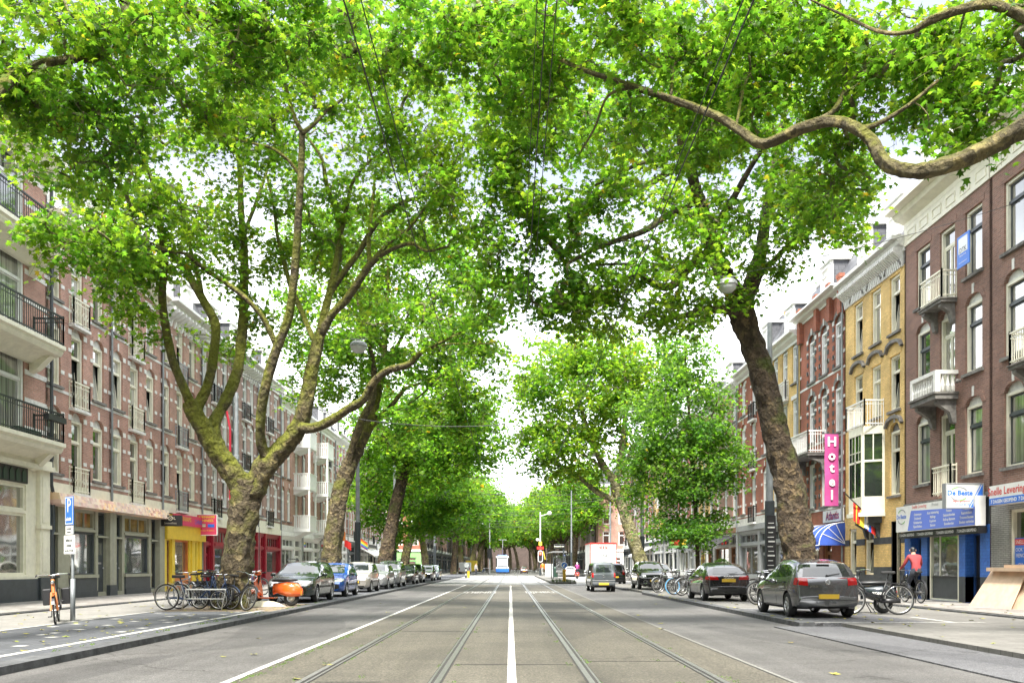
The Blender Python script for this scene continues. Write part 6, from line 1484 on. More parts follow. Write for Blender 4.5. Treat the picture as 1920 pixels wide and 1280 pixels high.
city = variant(hatch, L=3.55, W=.78, H=1.48, r=.28, wheels=(.66, 3.0), strip=.5, bm=1, top=[(0, .60), (.06, .74), (.22, .86), (.55, .94), (.85, 1.0), (1.0, 1.07), (1.35, 1.30), (1.65, 1.43), (2.0, 1.475), (2.6, 1.465), (3.05, 1.42), (3.25, 1.36), (3.4, 1.05), (3.5, .92), (3.54, .6), (3.55, .5)],
  belt=[(0, .58), (.3, .78), (1.2, .93), (3.5, .98)], mirror=(1.2, 1.02), ws=[(-.57, 1.05), (.57, 1.05), (.48, 1.40), (-.48, 1.40)], rw=[(-.52, 1.03), (.52, 1.03), (.45, 1.33), (-.45, 1.33)],
  side=[[(1.24, 1.01), (2.1, 1.02), (2.08, 1.36), (1.6, 1.33)], [(2.16, 1.02), (2.85, 1.035), (2.8, 1.34), (2.14, 1.36)]], seams=[(1.1, .3, 1.02, .96), (2.13, .28, 2.13, .99), (2.85, .6, 2.9, .99)], hz=.86, head=[[(.38, .66), (.66, .70), (.64, .84), (.40, .76)]],
  dark_f=[[(-.3, .42), (.3, .42), (.28, .60), (-.28, .60)], [(-.52, .27), (.52, .27), (.5, .33), (-.5, .33)]], tail=[[(.52, .78), (.68, .78), (.66, 1.1), (.54, 1.1)]], tailside=[], plate=(.50, .6))
c3 = make_car("parked_car", "pale silver beige city hatchback behind the bright blue one", "car", city, pc('paint_beige', (.42, .39, .34), .3, .5), carsL); c3.location = (CX_, 39.5, .1); c3.scale = (KS, KS, KS*1.02)
silver = pc('paint_silver', (.42, .43, .44), .28, .6)
c4 = make_car("parked_car", "silver hatchback directly behind the pale beige city car", "car", hatch, silver, carsL); c4.location = (CX_, 44.6, .1); c4.scale = (KS, KS, KS*1.02)
mpv = variant(city, L=4.0, W=.84, H=1.62, r=.31, wheels=(.78, 3.3), rails=(1.9, 3.4, 1.66), top=[(0, .64), (.06, .78), (.25, .9), (.6, .98), (1.0, 1.04), (1.15, 1.12), (1.5, 1.38), (1.8, 1.53), (2.2, 1.61), (3.0, 1.61), (3.5, 1.57), (3.75, 1.5), (3.88, 1.1), (3.95, .95), (3.99, .6), (4.0, .5)],
  belt=[(0, .6), (.3, .8), (1.2, .98), (4, 1.03)], mirror=(1.4, 1.08), ws=[(-.6, 1.12), (.6, 1.12), (.5, 1.52), (-.5, 1.52)], rw=[(-.55, 1.08), (.55, 1.08), (.48, 1.45), (-.48, 1.45)], side=[[(1.42, 1.06), (2.3, 1.07), (2.28, 1.47), (1.78, 1.43)], [(2.36, 1.07), (3.15, 1.08), (3.1, 1.46), (2.34, 1.47)], [(3.2, 1.09), (3.6, 1.12), (3.5, 1.42), (3.16, 1.46)]], seams=[(1.3, .3, 1.2, 1.0), (2.33, .28, 2.33, 1.04), (3.15, .62, 3.2, 1.04)], strip=None)
c5 = make_car("parked_car", "taller silver people carrier standing behind the silver hatchback", "car", mpv, silver, carsL); c5.location = (CX_, 49.6, .1); c5.scale = (KS, KS, KS*1.02)
def cc(src, loc, label, paint, group, rz=0, s=1):
    t = copy_tree(src); t.location = loc; t["label"] = label; t["category"] = "car"; t.rotation_euler = (0, 0, rz); t.scale = (s*KS, s*KS, s*KS)
    if group: t["group"] = group
    elif "group" in t: del t["group"]
    repaint(t, paint); return t
blk = pc('paint_black', (.012, .013, .016)); dgr = pc('paint_darkgrey', (.05, .055, .06), .25, .5); wht = pc('paint_white', (.70, .70, .68), .3, 0)
cc(c2, (CX_, 57.5, .1), "low black car in the left row behind the tall silver carrier", blk, carsL)
cc(c3, (CX_, 62.6, .1), "dark grey hatchback in the left row beyond the low black car", dgr, carsL)
cc(c4, (CX_, 71, .1), "black hatchback second from the far end of the left row", blk, carsL)
cc(c1, (CX_, 76.5, .1), "silver blue estate at the far end of the left row", pc('paint_silverblue', (.28, .34, .42), .3, .5), carsL)
# right side cars
polo = variant(hatch, W=.84, H=1.43, nr=.10, vw=1, hm='plastic', tail=[[(.50, .775), (.735, .80), (.715, .965), (.505, .95)]], tailside=[[(3.66, .80), (3.83, .79), (3.80, .955), (3.64, .97)]], rw=[(-.60, 1.0), (.60, 1.0), (.51, 1.285), (-.51, 1.285)],
  dark_r=[[(-.5, .24), (.5, .24), (.5, .285), (-.5, .285)]], rseam=[[(-.52, .70), (.52, .70), (.52, .71), (-.52, .71)], [(-.5, .70), (-.49, .70), (-.49, .79), (-.5, .79)], [(.49, .70), (.5, .70), (.5, .79), (.49, .79)], [(-.7, .43), (.7, .43), (.7, .44), (-.7, .44)]], br=.86, plate=(.45, .52), wiper=(0, 1.02))
c = make_car("parked_car", "grey metallic hatchback seen from behind in the marked bay under the leaning tree", "car", polo, pc('paint_grey', (.11, .114, .12), .25, .55)); c.location = (7.17, 23.35, .09); c.rotation_euler = (0, 0, math.pi); c.scale = (.9, .9, .945)
mb = MB(); add_text(mb, "POLO", 0, 0, 0, .075, bold=.002); o = mb.build("badge", M['chrome'], c); o.location = (.36, 3.905, .755); o.rotation_euler = (0, 0, math.pi)
mb = MB(); mb.box(-.16, .16, 3.5, 3.56, 1.315, 1.335); mb.build("brake_light", M['taillight'], c)
mb = MB(); mb.tube([(.38, 3.72, .23), (.38, 3.86, .22)], .028, 8); mb.build("exhaust_pipe", M['chrome'], c)
a1 = variant(hatch, W=.84, H=1.37, top=[(0, .60), (.06, .70), (.25, .79), (.6, .86), (1.0, .92), (1.22, .99), (1.6, 1.2), (1.9, 1.33), (2.2, 1.37), (2.7, 1.355), (3.15, 1.28), (3.4, 1.2), (3.6, 1.06), (3.76, .93), (3.84, .86), (3.88, .62), (3.9, .52)],
  side=[[(1.42, .94), (2.28, .95), (2.26, 1.26), (1.86, 1.23)], [(2.34, .95), (3.0, .97), (2.86, 1.22), (2.32, 1.26)]], tail=[[(.36, .76), (.74, .76), (.72, .90), (.40, .87)]], tailside=[[(3.62, .77), (3.82, .76), (3.78, .89), (3.6, .87)]], rw=[(-.56, .96), (.56, .96), (.47, 1.2), (-.47, 1.2)],
  dark_r=[[(-.62, .27), (.62, .27), (.62, .44), (-.62, .44)]], plate=(.45, .74), br=.9, rseam=[[(-.55, .60), (.55, .60), (.55, .61), (-.55, .61)]], wiper=(0, .97))
c = make_car("parked_car", "glossy black sporty hatchback seen from behind, bicycles parked beyond it", "car", a1, blk); c.location = (7.33, 33.1, .09); c.rotation_euler = (0, 0, math.pi); c.scale = (.92, .92, .95)
mb = MB()
for sgn in (-1, 1): 
    for k in range(2): mb.torus((sgn*.09-.045+.09*k, 3.87, .85), .04, .005, 'y', 14, 4)
    mb.box(sgn*.5-.13, sgn*.5+.13, 3.885, 3.91, .40, .425, 1)
mb.box(-.62, .62, 3.89, 3.915, .435, .45, 0); mb.build("rear_trim", [M['chrome'], M['taillight']], c)
suv = variant(hatch, L=3.75, W=.83, H=1.47, r=.32, wheels=(.74, 3.1), dark_f=[[(-.42, .40), (.42, .40), (.36, .56), (-.36, .56)]], head=[[(.42, .66), (.72, .66), (.68, .82), (.46, .78)]], bf=.66)
suv['top'] = [(y, z*1.03+.02 if z > .5 else z) for y, z in city['top']]; suv['top'] = [(y*3.75/3.55, z) for y, z in suv['top']]; suv['belt'] = city['belt']; suv['ws'] = [(-.6, 1.09), (.6, 1.09), (.5, 1.44), (-.5, 1.44)]; suv['rw'] = city['rw']; suv['side'] = city['side']; suv['mirror'] = (1.25, 1.05)
c = make_car("parked_car", "glossy black car facing the camera beside the row of parked bicycles", "car", suv, blk); c.location = (7.3, 44.6, .09); c.scale = (.92, .92, .94)
for sgn in (-1, 1): mb = MB(); mb.torus((sgn*.5, -.03, .42), .1, .014, 'y', 18, 5); mb.build("fog_light_ring", M['chrome'], c)
mb = MB(); mb.bar((-.12, -.05, .66), (.12, -.05, .66), .012); mb.build("badge_bar", M['chrome'], c)
c = cc(c3, (8.6, 49.6, .09), "pale silver car mostly hidden behind the glossy black facing car", silver, None)
c = cc(c4, (5.5, 56.5, 0), "white hatchback with red tail lights driving just ahead of the small grey van", wht, None, math.pi, .95)
c = cc(c5, (7.2, 64, 0), "black people carrier with red roof light beyond the white hatchback", blk, None, math.pi)
cc(c4, (7.4, 112, 0), "white car with purple lower half waiting left of the removal truck", wht, None, math.pi)
cc(c3, (2.6, 165, 0), "dark red car far off right of the tram", pc('paint_darkred', (.12, .02, .02)), None)
# small grey van, rear view
van = variant(city, L=3.2, W=.63, H=1.48, r=.25, wheels=(.5, 2.6), nf=.1, nr=.05, tumble=.12, zb=.22, strip=None, top=[(0, .7), (.05, .86), (.2, 1.0), (.45, 1.25), (.7, 1.42), (1.0, 1.47), (2.9, 1.48), (3.05, 1.45), (3.14, 1.2), (3.18, .9), (3.19, .6), (3.2, .45)],
  belt=[(0, .66), (.3, .85), (3.2, .88)], mirror=(.5, 1.0), ws=[(-.48, 1.0), (.48, 1.0), (.42, 1.38), (-.42, 1.38)], rw=[(-.40, .98), (.40, .98), (.36, 1.36), (-.36, 1.36)], side=[[(.65, .95), (1.4, .95), (1.4, 1.33), (.85, 1.33)], [(1.5, .95), (2.85, .95), (2.85, 1.33), (1.5, 1.33)]],
  seams=[(1.45, .3, 1.45, .9), (.6, .3, .6, .9)], handles=[1.2], hz=.8, head=[[(.3, .6), (.5, .6), (.5, .74), (.3, .74)]], tail=[[(.50, .72), (.60, .72), (.58, .95), (.50, .95)]], tailside=[], dark_f=[[(-.25, .6), (.25, .6), (.25, .7), (-.25, .7)]],
  dark_r=[[(-.56, .27), (.56, .27), (.56, .34), (-.56, .34)]], rseam=[[(-.45, .62), (.45, .62), (.45, .635), (-.45, .635)], [(-.45, .45), (.45, .45), (.45, .46), (-.45, .46)], [(-.46, .62), (-.45, .62), (-.45, 1.4), (-.46, 1.4)], [(.45, .62), (.46, .62), (.46, 1.4), (.45, 1.4)]], plate=(.45, .4), br=.78, wiper=None, ant=.6)
c = make_car("small_van", "narrow grey van driving away, seen from behind in the right lane", "van", van, pc('paint_greyblue', (.10, .115, .125), .3, .4)); c.location = (4.67, 47.2, 0); c.rotation_euler = (0, 0, math.pi)
for z in (.44, .56): mb = MB(); mb.box(-.57, .57, 3.2, 3.24, z, z+.03); mb.build("rear_bumper_strip", M['rim'], c)
mb = MB(); mb.box(-.5, -.44, 3.18, 3.22, .42, .5); mb.build("reflector", M['amber'], c)
# white van and yellow lorry far left
def box_van(name, label, cat, x, y, rz, w, h, L_, cabm, boxm):
    o = empty(name, (x, y, 0), rz); tag(o, label, cat)
    mb = MB(); mb.prism([(-.9, .45), (-.9, .95), (-.5, 1.15), (-.15, h*.85), (.3, h*.92), (.6, h*.92), (.6, .45)], -w/2+.05, w/2-.05, 'x'); mb.build("cab", M[cabm], o, fix=True, bevel=.04)
    mb = MB(); mb.box(-w/2, w/2, .62, L_, .5, h); mb.build("cargo_box", M[boxm], o, bevel=.03)
    mb = MB(); mb.prism([(-.49, 1.17), (-.17, h*.83), (-.2, h*.84), (-.53, 1.18)], -w/2+.15, w/2-.15, 'x'); mb.build("windscreen", M['carglass'], o)
    for s in (-1, 1):
        mb = MB(); mb.prism([(-.4, 1.15), (.45, 1.15), (.45, h*.8), (-.1, h*.8)], s*(w/2-.045), s*(w/2-.06), 'x'); mb.build("side_window", M['carglass'], o)
        mb = MB(); mb.box(s*(w/2-.3)-.12, s*(w/2-.3)+.12, -.93, -.88, .7, .85); mb.build("headlight", M['headlight'], o)
        mb = MB(); mb.box(s*(w/2-.1)-.06, s*(w/2-.1)+.06, L_, L_+.03, .8, 1.1); mb.build("tail_light", M['taillight'], o)
        for yy in (-.2, L_-.9): q = bpy.data.objects.new("wheel", WM); link(q, o); q.location = (s*(w/2-.14), yy, .34)
    return o
WM = wheel_mesh(.34)
box_van("delivery_van", "white delivery van far away on the left near the crossing", "van", -7.4, 146, math.pi, 1.85, 1.95, 4.2, 'white', 'white')
box_van("yellow_lorry", "small yellow lorry far away right behind the white delivery van", "lorry", -7.2, 166, math.pi, 2.0, 2.4, 4.5, 'yellow', 'yellow')
# removal truck
o = empty("removal_truck", (8.35, 79, 0), 0); tag(o, "white removal truck with red edged box and lettering, seen from behind", "lorry")
mb = MB(); mb.box(-1.15, 1.15, 0, 5.6, .95, 3.38, 0)
for a in ((-1.17, 1.17, -.03, 0, 3.3, 3.42), (-1.19, -1.15, -.03, 5.6, 3.34, 3.42), (1.15, 1.19, -.03, 5.6, 3.34, 3.42), (-1.19, -1.13, -.03, .0, .95, 3.3), (1.13, 1.19, -.03, 0, .95, 3.3)): mb.box(*a, 1)
mb.build("cargo_box", [M['white'], M['brightred']], o)
mb = MB(); mb.box(-1.05, 1.05, -.06, -.031, 1.0, 2.72, 0); mb.box(-.62, .58, -.08, -.06, 1.05, 2.45, 1)
mb.box(-1.0, -.9, -.07, -.06, 1.0, 2.7, 2); mb.box(.9, 1.0, -.07, -.06, 1.0, 2.7, 2); mb.build("tail_lift", [M['lampglass'], M['white'], M['grey']], o)
mb = MB(); add_text(mb, "G.SNEL", 0, -.085, 2.2, .36, 0, bold=.008); add_text(mb, "verhuizingen  opslag", 0, -.085, 1.93, .11, 0); add_text(mb, "www.gsnel.nl", 0, -.085, 1.75, .12, 0)
mb.build("lettering", [M['charcoal']], o)
mb = MB()
def dia(cx, s): 
    pts = [(cx-.38*s, 0), (cx-.1, .17), (cx-.06, .13), (cx-.3*s, 0)]
for s in (-1, 1):
    for t in (-1, 1): mb.bar((s*.38, -.05, 3.0), (s*.13, -.05, 3.0+t*.16), .022, 4); 
    mb.bar((s*.3, -.05, 3.0), (s*.12, -.05, 3.0), .018, 4)
add_text(mb, "S", 0, -.055, 3.0, .36, 0, bold=.01); mb.build("emblem", [M['brightred']], o)
mb = MB(); mb.box(-1.0, 1.0, 5.75, 7.2, .6, 2.6); mb.build("cab", M['white'], o, bevel=.06); mb = MB(); mb.box(-.9, .9, .2, 7.0, .55, .94); mb.build("chassis", M['black'], o)
for s in (-1, 1):
    mb = MB(); mb.box(s*.85-.18, s*.85+.18, -.06, 0, .72, .9); mb.build("tail_light", M['taillight'], o)
    for yy in (1.0, 6.3): q = bpy.data.objects.new("wheel", WM); link(q, o); q.location = (s*.92, yy, .4); q.scale = (1.3, 1.2, 1.2)
    mb = MB(); mb.box(s*1.2-.03, s*1.2+.03, 5.8, 6.0, 1.7, 2.5); mb.build("wing_mirror", M['black'], o)
# ---------------------------------------------------------------- bicycles, scooter, people, street furniture
_bw = {}
def bike_wheel(r, rim='steelrim'):
    if (r, rim) in _bw: return _bw[(r, rim)]
    mb = MB(); mb.torus((0, 0, 0), r-.018, .019, 'y', 30, 6, 0); mb.torus((0, 0, 0), r-.045, .012, 'y', 30, 5, 1); mb.lathe([(.02, -.04), (.02, .04)], 8, 1, 'y')
    for k in range(18): a = 2*math.pi*k/18; mb.bar((0, .03*(-1)**k, 0), (math.cos(a)*(r-.045), 0, math.sin(a)*(r-.045)), .0028, 3, 1)
    o = mb.build("wheel", [M['tyre'], M[rim]], smooth=True); me = o.data; bpy.data.objects.remove(o); _bw[(r, rim)] = me; return me
def make_bike(label, fm='black', r=.34, rim='steelrim', crate=None, step=True, group=None, bag=False, name="bicycle", fork=None):
    root = empty(name); tag(root, label, "bicycle", group); fx, rx = .56, -.50; H = Vector
    mb = MB(); bb = (-.08, 0, .29); st = (-.26, 0, .80); ht = (.36, 0, .88); hb = (.42, 0, .66)
    mb.bar(bb, st, .017); mb.bar(ht, hb, .02); mb.bar(hb, bb, .019)
    if step: mb.tube([(.385, 0, .78), (.2, 0, .5), (-.12, 0, .42)], .016)
    else: mb.bar((.375, 0, .82), (-.24, 0, .74), .016)
    for s in (-.055, .055): mb.bar((rx, s, r), (-.08, s*.5, .29), .009); mb.bar((rx, s, r), (-.22, s*.4, .70), .008); mb.bar((fx, s, r), (.43, s*.6, .64), .011)
    if fork:
        m2 = MB(); [m2.bar((fx, s, r), (.43, s*.6, .64), .022) for s in (-.06, .06)]; m2.bar((.36, 0, .9), (.43, 0, .62), .034); m2.bar((.40, 0, .75), (.1, 0, .45), .028); m2.box(.45, .75, -.02, .02, r*2+.01, r*2+.04); m2.build("fork", M[fork], root)
    mb.bar((-.26, 0, .8), (-.29, 0, .92), .012); mb.tube([ht, (.34, 0, .98)], .013)
    mb.lathe([(.085, -.006), (.085, .006)], 18, 1, 'y', (-.08, .05, .29)); mb.bar((-.08, -.09, .29), (-.02, -.09, .14), .01); mb.bar((-.08, .09, .29), (-.14, .09, .44), .01); mb.box(-.07, .03, -.16, -.09, .125, .145); mb.box(-.19, -.09, .09, .16, .43, .45)
    mb.box(-.52, -.08, .045, .075, .26, .36)
    mb.build("frame", [M[fm], M['chrome']], root, smooth=True)
    mb = MB(); mb.tube([(.24, -.3, .98), (.3, -.27, 1.0), (.36, -.12, 1.0), (.34, 0, .985), (.36, .12, 1.0), (.3, .27, 1.0), (.24, .3, .98)], .012, 6, 0); mb.bar((.2, -.31, .975), (.29, -.28, 1.0), .018, 6, 1); mb.bar((.2, .31, .975), (.29, .28, 1.0), .018, 6, 1); mb.ball((.43, 0, .84), .04, 0, 6); mb.build("handlebar", [M['chrome'], M['plastic']], root)
    mb = MB(); mb.prism([(-.42, .05), (-.40, .10), (-.3, .09), (-.12, .02), (-.12, -.02), (-.3, -.09), (-.40, -.10), (-.42, -.05)], .92, .97, 'z'); mb.build("saddle", M['plastic'], root, bevel=.01)
    for cx, a0, a1 in ((rx, 10, 200), (fx, 25, 160)):
        mb = MB(); pts = [(cx+(r+.025)*math.cos(R(a)), 0, r+(r+.025)*math.sin(R(a))) for a in range(a0, a1, 14)]
        for p, q in zip(pts, pts[1:]): mb.quad((p[0], -.028, p[2]), (q[0], -.028, q[2]), (q[0], .028, q[2]), (p[0], .028, p[2]))
        mb.build("mudguard", M[fm], root)
    mb = MB(); mb.box(-.72, -.30, -.06, -.045, .70, .715); mb.box(-.72, -.30, .045, .06, .70, .715)
    for k in range(4): mb.box(-.70+k*.11, -.685+k*.11, -.045, .045, .70, .712)
    mb.bar((-.66, .06, .7), (rx, .06, r), .006, 4); mb.bar((-.66, -.06, .7), (rx, -.06, r), .006, 4); mb.build("rack", M['black'], root)
    for x in (fx, rx): o = bpy.data.objects.new("wheel", bike_wheel(r, rim)); link(o, root); o.location = (x, 0, r)
    if crate:
        mb = MB(); x0, x1, y0, y1, z0, z1 = .42, .78, -.2, .2, .84, 1.06
        for k in range(3): z = z0+k*.08; mb.box(x0, x1, y0, y0+.01, z, z+.045); mb.box(x0, x1, y1-.01, y1, z, z+.045); mb.box(x0, x0+.01, y0+.01, y1-.01, z, z+.045); mb.box(x1-.01, x1, y0+.01, y1-.01, z, z+.045)
        mb.box(x0, x1, y0, y1, z0-.012, z0-.001); mb.build("front_crate", M[crate], root)
    if bag:
        for s in (-1, 1): mb = MB(); mb.box(-.75, -.36, s*.09 if s > 0 else -.26, .26 if s > 0 else -.09, .36, .70); mb.build("pannier", M['black'], root, bevel=.02)
    return root
def put(o, x, y, z, rz, lean=0, s=1):
    o.location = (x, y, z); o.rotation_euler = (lean, 0, rz); o.scale = (s, s, s); return o
bk = make_bike("black city bicycle with pale tyres leaning against the foot of the big tree", 'black', .345); put(bk, -7.35, 23.3, .1, R(-38), R(-16))
bl_ = make_bike("blue step through bicycle parked in the white rack by the tree", 'bikeblue', .335, step=True); put(bl_, -8.0, 23.75, .1, R(-20), 0, .95)
bo_ = make_bike("bicycle with orange fork and black side bags locked to the parking sign post", 'black', .28, bag=True, fork='orange'); put(bo_, -9.32, 18.1, .1, R(-66), R(4))
bcr = make_bike("black bicycle standing in the crowd right at the orange scooter's front wheel", 'black', .345); put(bcr, -8.5, 26.0, .1, R(-30), R(5))
bbl = make_bike("black framed bicycle with light blue front tyre in the right hand bicycle row", 'black', .345)
bbl_w = [c for c in C.objects if c.parent == bbl and c.name.startswith('wheel')]
M['skyblue'] = mat("sky_blue_rubber", (.12, .42, .75), .6)
bbl_w[0].data = bbl_w[0].data.copy(); bbl_w[0].data.materials[0] = M['skyblue']
put(bbl, 7.35, 37.2, .09, R(-160), R(3))
bgr = make_bike("grey framed bicycle nearest the kerb in the row behind the black hatchback", 'grey', .35, step=False); put(bgr, 7.35, 35.6, .09, R(-150), R(-3))
GB, GBL = "bicycles crowded together in the right hand row", "bicycles crowded between the big tree and the scooter"
kids = {}
for c in C.objects:
    if c.parent: kids.setdefault(c.parent.name, []).append(c)
srcs = [bk, bcr, bgr, bk, bk]
def crowd(n, x0, x1, y0, y1, z, a0, a1, grp, lab):
    for k in range(n):
        t = copy_tree(srcs[k % len(srcs)] if k % 9 != 4 else bl_, None, kids); put(t, rng.uniform(x0, x1), y0+(y1-y0)*(k+rng.uniform(-.3, .3))/max(1, n-1), z, R(rng.uniform(a0, a1)), R(rng.uniform(-7, 7)), rng.uniform(.96, 1.03)); t["label"] = lab; t["group"] = grp
crowd(16, 7.9, 9.6, 34.6, 43, .09, -178, -140, GB, "bicycle in the dense parked row between the two black cars")
crowd(3, 6.9, 7.3, 36.4, 40.6, .09, -165, -150, GB, "bicycle in the dense parked row between the two black cars")
crowd(7, 8.0, 9.8, 26.2, 30.0, .09, -170, -130, "bicycles behind the leaning tree", "dark bicycle parked behind the leaning tree and the grey hatchback")
crowd(13, -9.7, -8.4, 25.6, 29.2, .1, -60, -20, GBL, "bicycle in the crowd standing behind the orange scooter")
crowd(6, -10.6, -9.6, 28.5, 36, .1, -60, -20, GBL, "bicycle in the crowd standing behind the orange scooter")
crowd(14, 10.6, 11.2, 48, 100, .09, 60, 120, "bicycles along the far right pavement", "bicycle leaning on the far right pavement edge")
crowd(12, -6, 6, 171, 173, 0, 0, 180, "distant bicycles behind the tram", "distant bicycle parked behind the tram by the far trees")
t = copy_tree(bk, None, kids); put(t, 8.85, 21.3, .09, R(176), R(3), 1.08); t["label"] = "black bicycle with rear rack and kickstand right of the grey hatchback"; 
# tricycle
tr = empty("tricycle", (-8.62, 23.6, .1), R(-6)); tag(tr, "silver and blue adult tricycle with two large rear wheels", "tricycle")
mb = MB(); mb.tube([(-.45, 0, .34), (0, 0, .26), (.3, 0, .3), (.62, 0, .62), (.68, 0, .95)], .022, 7); mb.bar((-.05, 0, .27), (-.25, 0, .85), .016); mb.bar((-.45, -.34, .33), (-.45, .34, .33), .018); mb.bar((-.45, .3, .33), (0, .02, .26), .012); mb.bar((-.45, -.3, .33), (0, -.02, .26), .012)
for s in (-.05, .05): mb.bar((.66, s, .9), (.83, s, .27), .012)
mb.build("frame", M['bikeblue'], tr, smooth=True)
for s in (-.34, .34):
    o = bpy.data.objects.new("wheel", bike_wheel(.35)); link(o, tr); o.location = (-.45, s, .35)
    mb = MB(); pts = [(-.45+.38*math.cos(R(a)), s, .35+.38*math.sin(R(a))) for a in range(10, 190, 15)]
    for p, q in zip(pts, pts[1:]): mb.quad((p[0], s-.03, p[2]), (q[0], s-.03, q[2]), (q[0], s+.03, q[2]), (p[0], s+.03, p[2]))
    mb.build("mudguard", M['steelrim'], tr)
o = bpy.data.objects.new("wheel", bike_wheel(.27)); link(o, tr); o.location = (.83, 0, .27)
mb = MB(); mb.lathe([(.09, -.01), (.09, .01)], 16, 0, 'y', (0, .04, .26)); mb.bar((0, -.1, .26), (.08, -.1, .12), .011); mb.bar((0, .1, .26), (-.08, .1, .4), .011); mb.build("crank", M['chrome'], tr)
mb = MB(); mb.tube([(.45, -.28, 1.06), (.62, -.2, 1.04), (.68, 0, .96), (.62, .2, 1.04), (.45, .28, 1.06)], .013); mb.bar((.38, -.28, 1.06), (.5, -.26, 1.06), .02); mb.bar((.38, .28, 1.06), (.5, .26, 1.06), .02); mb.build("handlebar", M['plastic'], tr)
mb = MB(); mb.prism([(-.45, .08), (-.3, .11), (-.12, .03), (-.12, -.03), (-.3, -.11), (-.45, -.08)], .85, .93, 'z'); mb.build("saddle", M['plastic'], tr, bevel=.015)
# bike rack
o = empty("bicycle_rack", (-8.05, 23.45, .1)); tag(o, "white tubular bicycle rack before the big tree", "bicycle rack"); mb = MB()
mb.tube([(-.95, -.12, 0), (-.78, -.12, .55), (.72, -.12, .55), (.55, -.12, 0)], .022, 8); mb.bar((-.85, -.12, .3), (.62, -.12, .3), .016); mb.build("bars", M['white'], o, smooth=True); o.scale = (.7, 1, 1)
# orange scooter
sc_ = empty("scooter", (-7.0, 25.9, .1), R(172)); tag(sc_, "bright orange classic scooter parked nose to the tree in front of the dark green estate", "scooter")
M['vespa'] = paintmat("scooter_orange", (.82, .13, .015), .25, 0)
def bodyloft(name, secs, m, par, n=14):
    """secs: (x, y_half, z_centre, z_half)"""
    mb = MB(); rings = []
    for x, yh, zc, zh in secs:
        i = len(mb.v); rings.append(i)
        for k in range(n):
            a = 2*math.pi*k/n; c_, s_ = math.cos(a), math.sin(a); mb.v.append((x, yh*math.copysign(abs(c_)**.8, c_), zc+zh*math.copysign(abs(s_)**.8, s_)))
    for a, b in zip(rings, rings[1:]):
        for k in range(n): mb.f.append((a+k, a+(k+1) % n, b+(k+1) % n, b+k)); mb.m.append(0)
    mb.f.append(tuple(rings[0]+k for k in range(n))); mb.m.append(0); mb.f.append(tuple(rings[-1]+k for k in range(n-1, -1, -1))); mb.m.append(0)
    return mb.build(name, m, par, smooth=True, fix=True)
def scooter_parts(par, paint, seatm='black'):
    bodyloft("rear_body", [(-.93, .03, .40, .05), (-.90, .10, .42, .11), (-.82, .17, .46, .18), (-.68, .215, .48, .215), (-.50, .235, .49, .225), (-.32, .20, .51, .19), (-.16, .13, .53, .15), (-.04, .09, .50, .17)], paint, par)
    mb = MB(); sh = [(.36, .24), (.40, .38), (.43, .55), (.45, .72), (.42, .84)]
    for (x0, z0), (x1, z1), w0, w1 in zip(sh, sh[1:], (.16, .24, .26, .22), (.24, .26, .22, .08)):
        mb.quad((x0, -w0, z0), (x0, w0, z0), (x1, w1, z1), (x1, -w1, z1)); mb.quad((x0+.03, w0, z0), (x0+.03, -w0, z0), (x1+.03, -w1, z1), (x1+.03, w1, z1)); mb.quad((x0, w0, z0), (x0+.03, w0, z0), (x1+.03, w1, z1), (x1, w1, z1)); mb.quad((x0+.03, -w0, z0), (x0, -w0, z0), (x1, -w1, z1), (x1+.03, -w1, z1))
    mb.build("leg_shield", paint, par, smooth=False); mb = MB(); mb.box(-.1, .37, -.17, .17, .22, .26); mb.build("footboard", paint, par, bevel=.01)
    bodyloft("handlebar_head", [(.36, .05, .96, .05), (.42, .09, .96, .07), (.50, .08, .95, .06), (.54, .05, .95, .05)], paint, par)
    mb = MB(); mb.tube([(.36, -.32, .98), (.42, -.1, .97), (.42, .1, .97), (.36, .32, .98)], .018, 7); mb.tube([(.40, 0, .93), (.47, 0, .6), (.58, 0, .3)], .035, 8); mb.bar((.36, .33, .98), (.37, .24, .98), .026); mb.bar((.36, -.33, .98), (.37, -.24, .98), .026); mb.build("steering_column", M['plastic'], par, smooth=True)
    mb = MB(); mb.ball((.545, 0, .95), .055, 0, 8, (.5, 1, 1)); mb.build("headlight", M['headlight'], par, smooth=True)
    bodyloft("front_mudguard", [(.34, .03, .34, .04), (.42, .085, .40, .08), (.56, .095, .44, .07), (.70, .08, .38, .08), (.78, .03, .30, .03)], paint, par)
    bodyloft("seat", [(-.74, .10, .76, .03), (-.6, .14, .765, .05), (-.3, .15, .76, .055), (-.08, .12, .75, .045), (0, .07, .74, .025)], M[seatm], par)
    for x in (.57, -.58):
        mb = MB(); mb.lathe([(.12, -.045), (.19, -.05), (.225, -.03), (.235, 0), (.225, .03), (.19, .05), (.12, .045)], 22, 0, 'y'); mb.lathe([(.125, -.04), (.1, -.03), (.04, -.035), (.001, -.05)], 16, 1, 'y'); mb.lathe([(.125, .04), (.1, .03), (.04, .035), (.001, .05)], 16, 1, 'y'); o = mb.build("wheel", [M['tyre'], M['steelrim']], par, smooth=True); o.location = (x, 0, .235)
    mb = MB(); mb.box(-.90, -.86, -.06, .06, .48, .56); mb.build("tail_light", M['taillight'], par); mb = MB(); mb.box(-.915, -.90, -.08, .08, .33, .45); mb.build("number_plate", M['plate'], par)
    mb = MB(); mb.bar((-.2, .1, .24), (-.35, .26, .01), .012); mb.bar((-.2, -.1, .24), (-.35, -.2, .01), .012); mb.build("stand", M['black'], par)
scooter_parts(sc_, M['vespa'])
mp = empty("moped", (8.75, 22.1, .09), R(172)); tag(mp, "dark green black moped with long seat parked right of the grey hatchback", "moped")
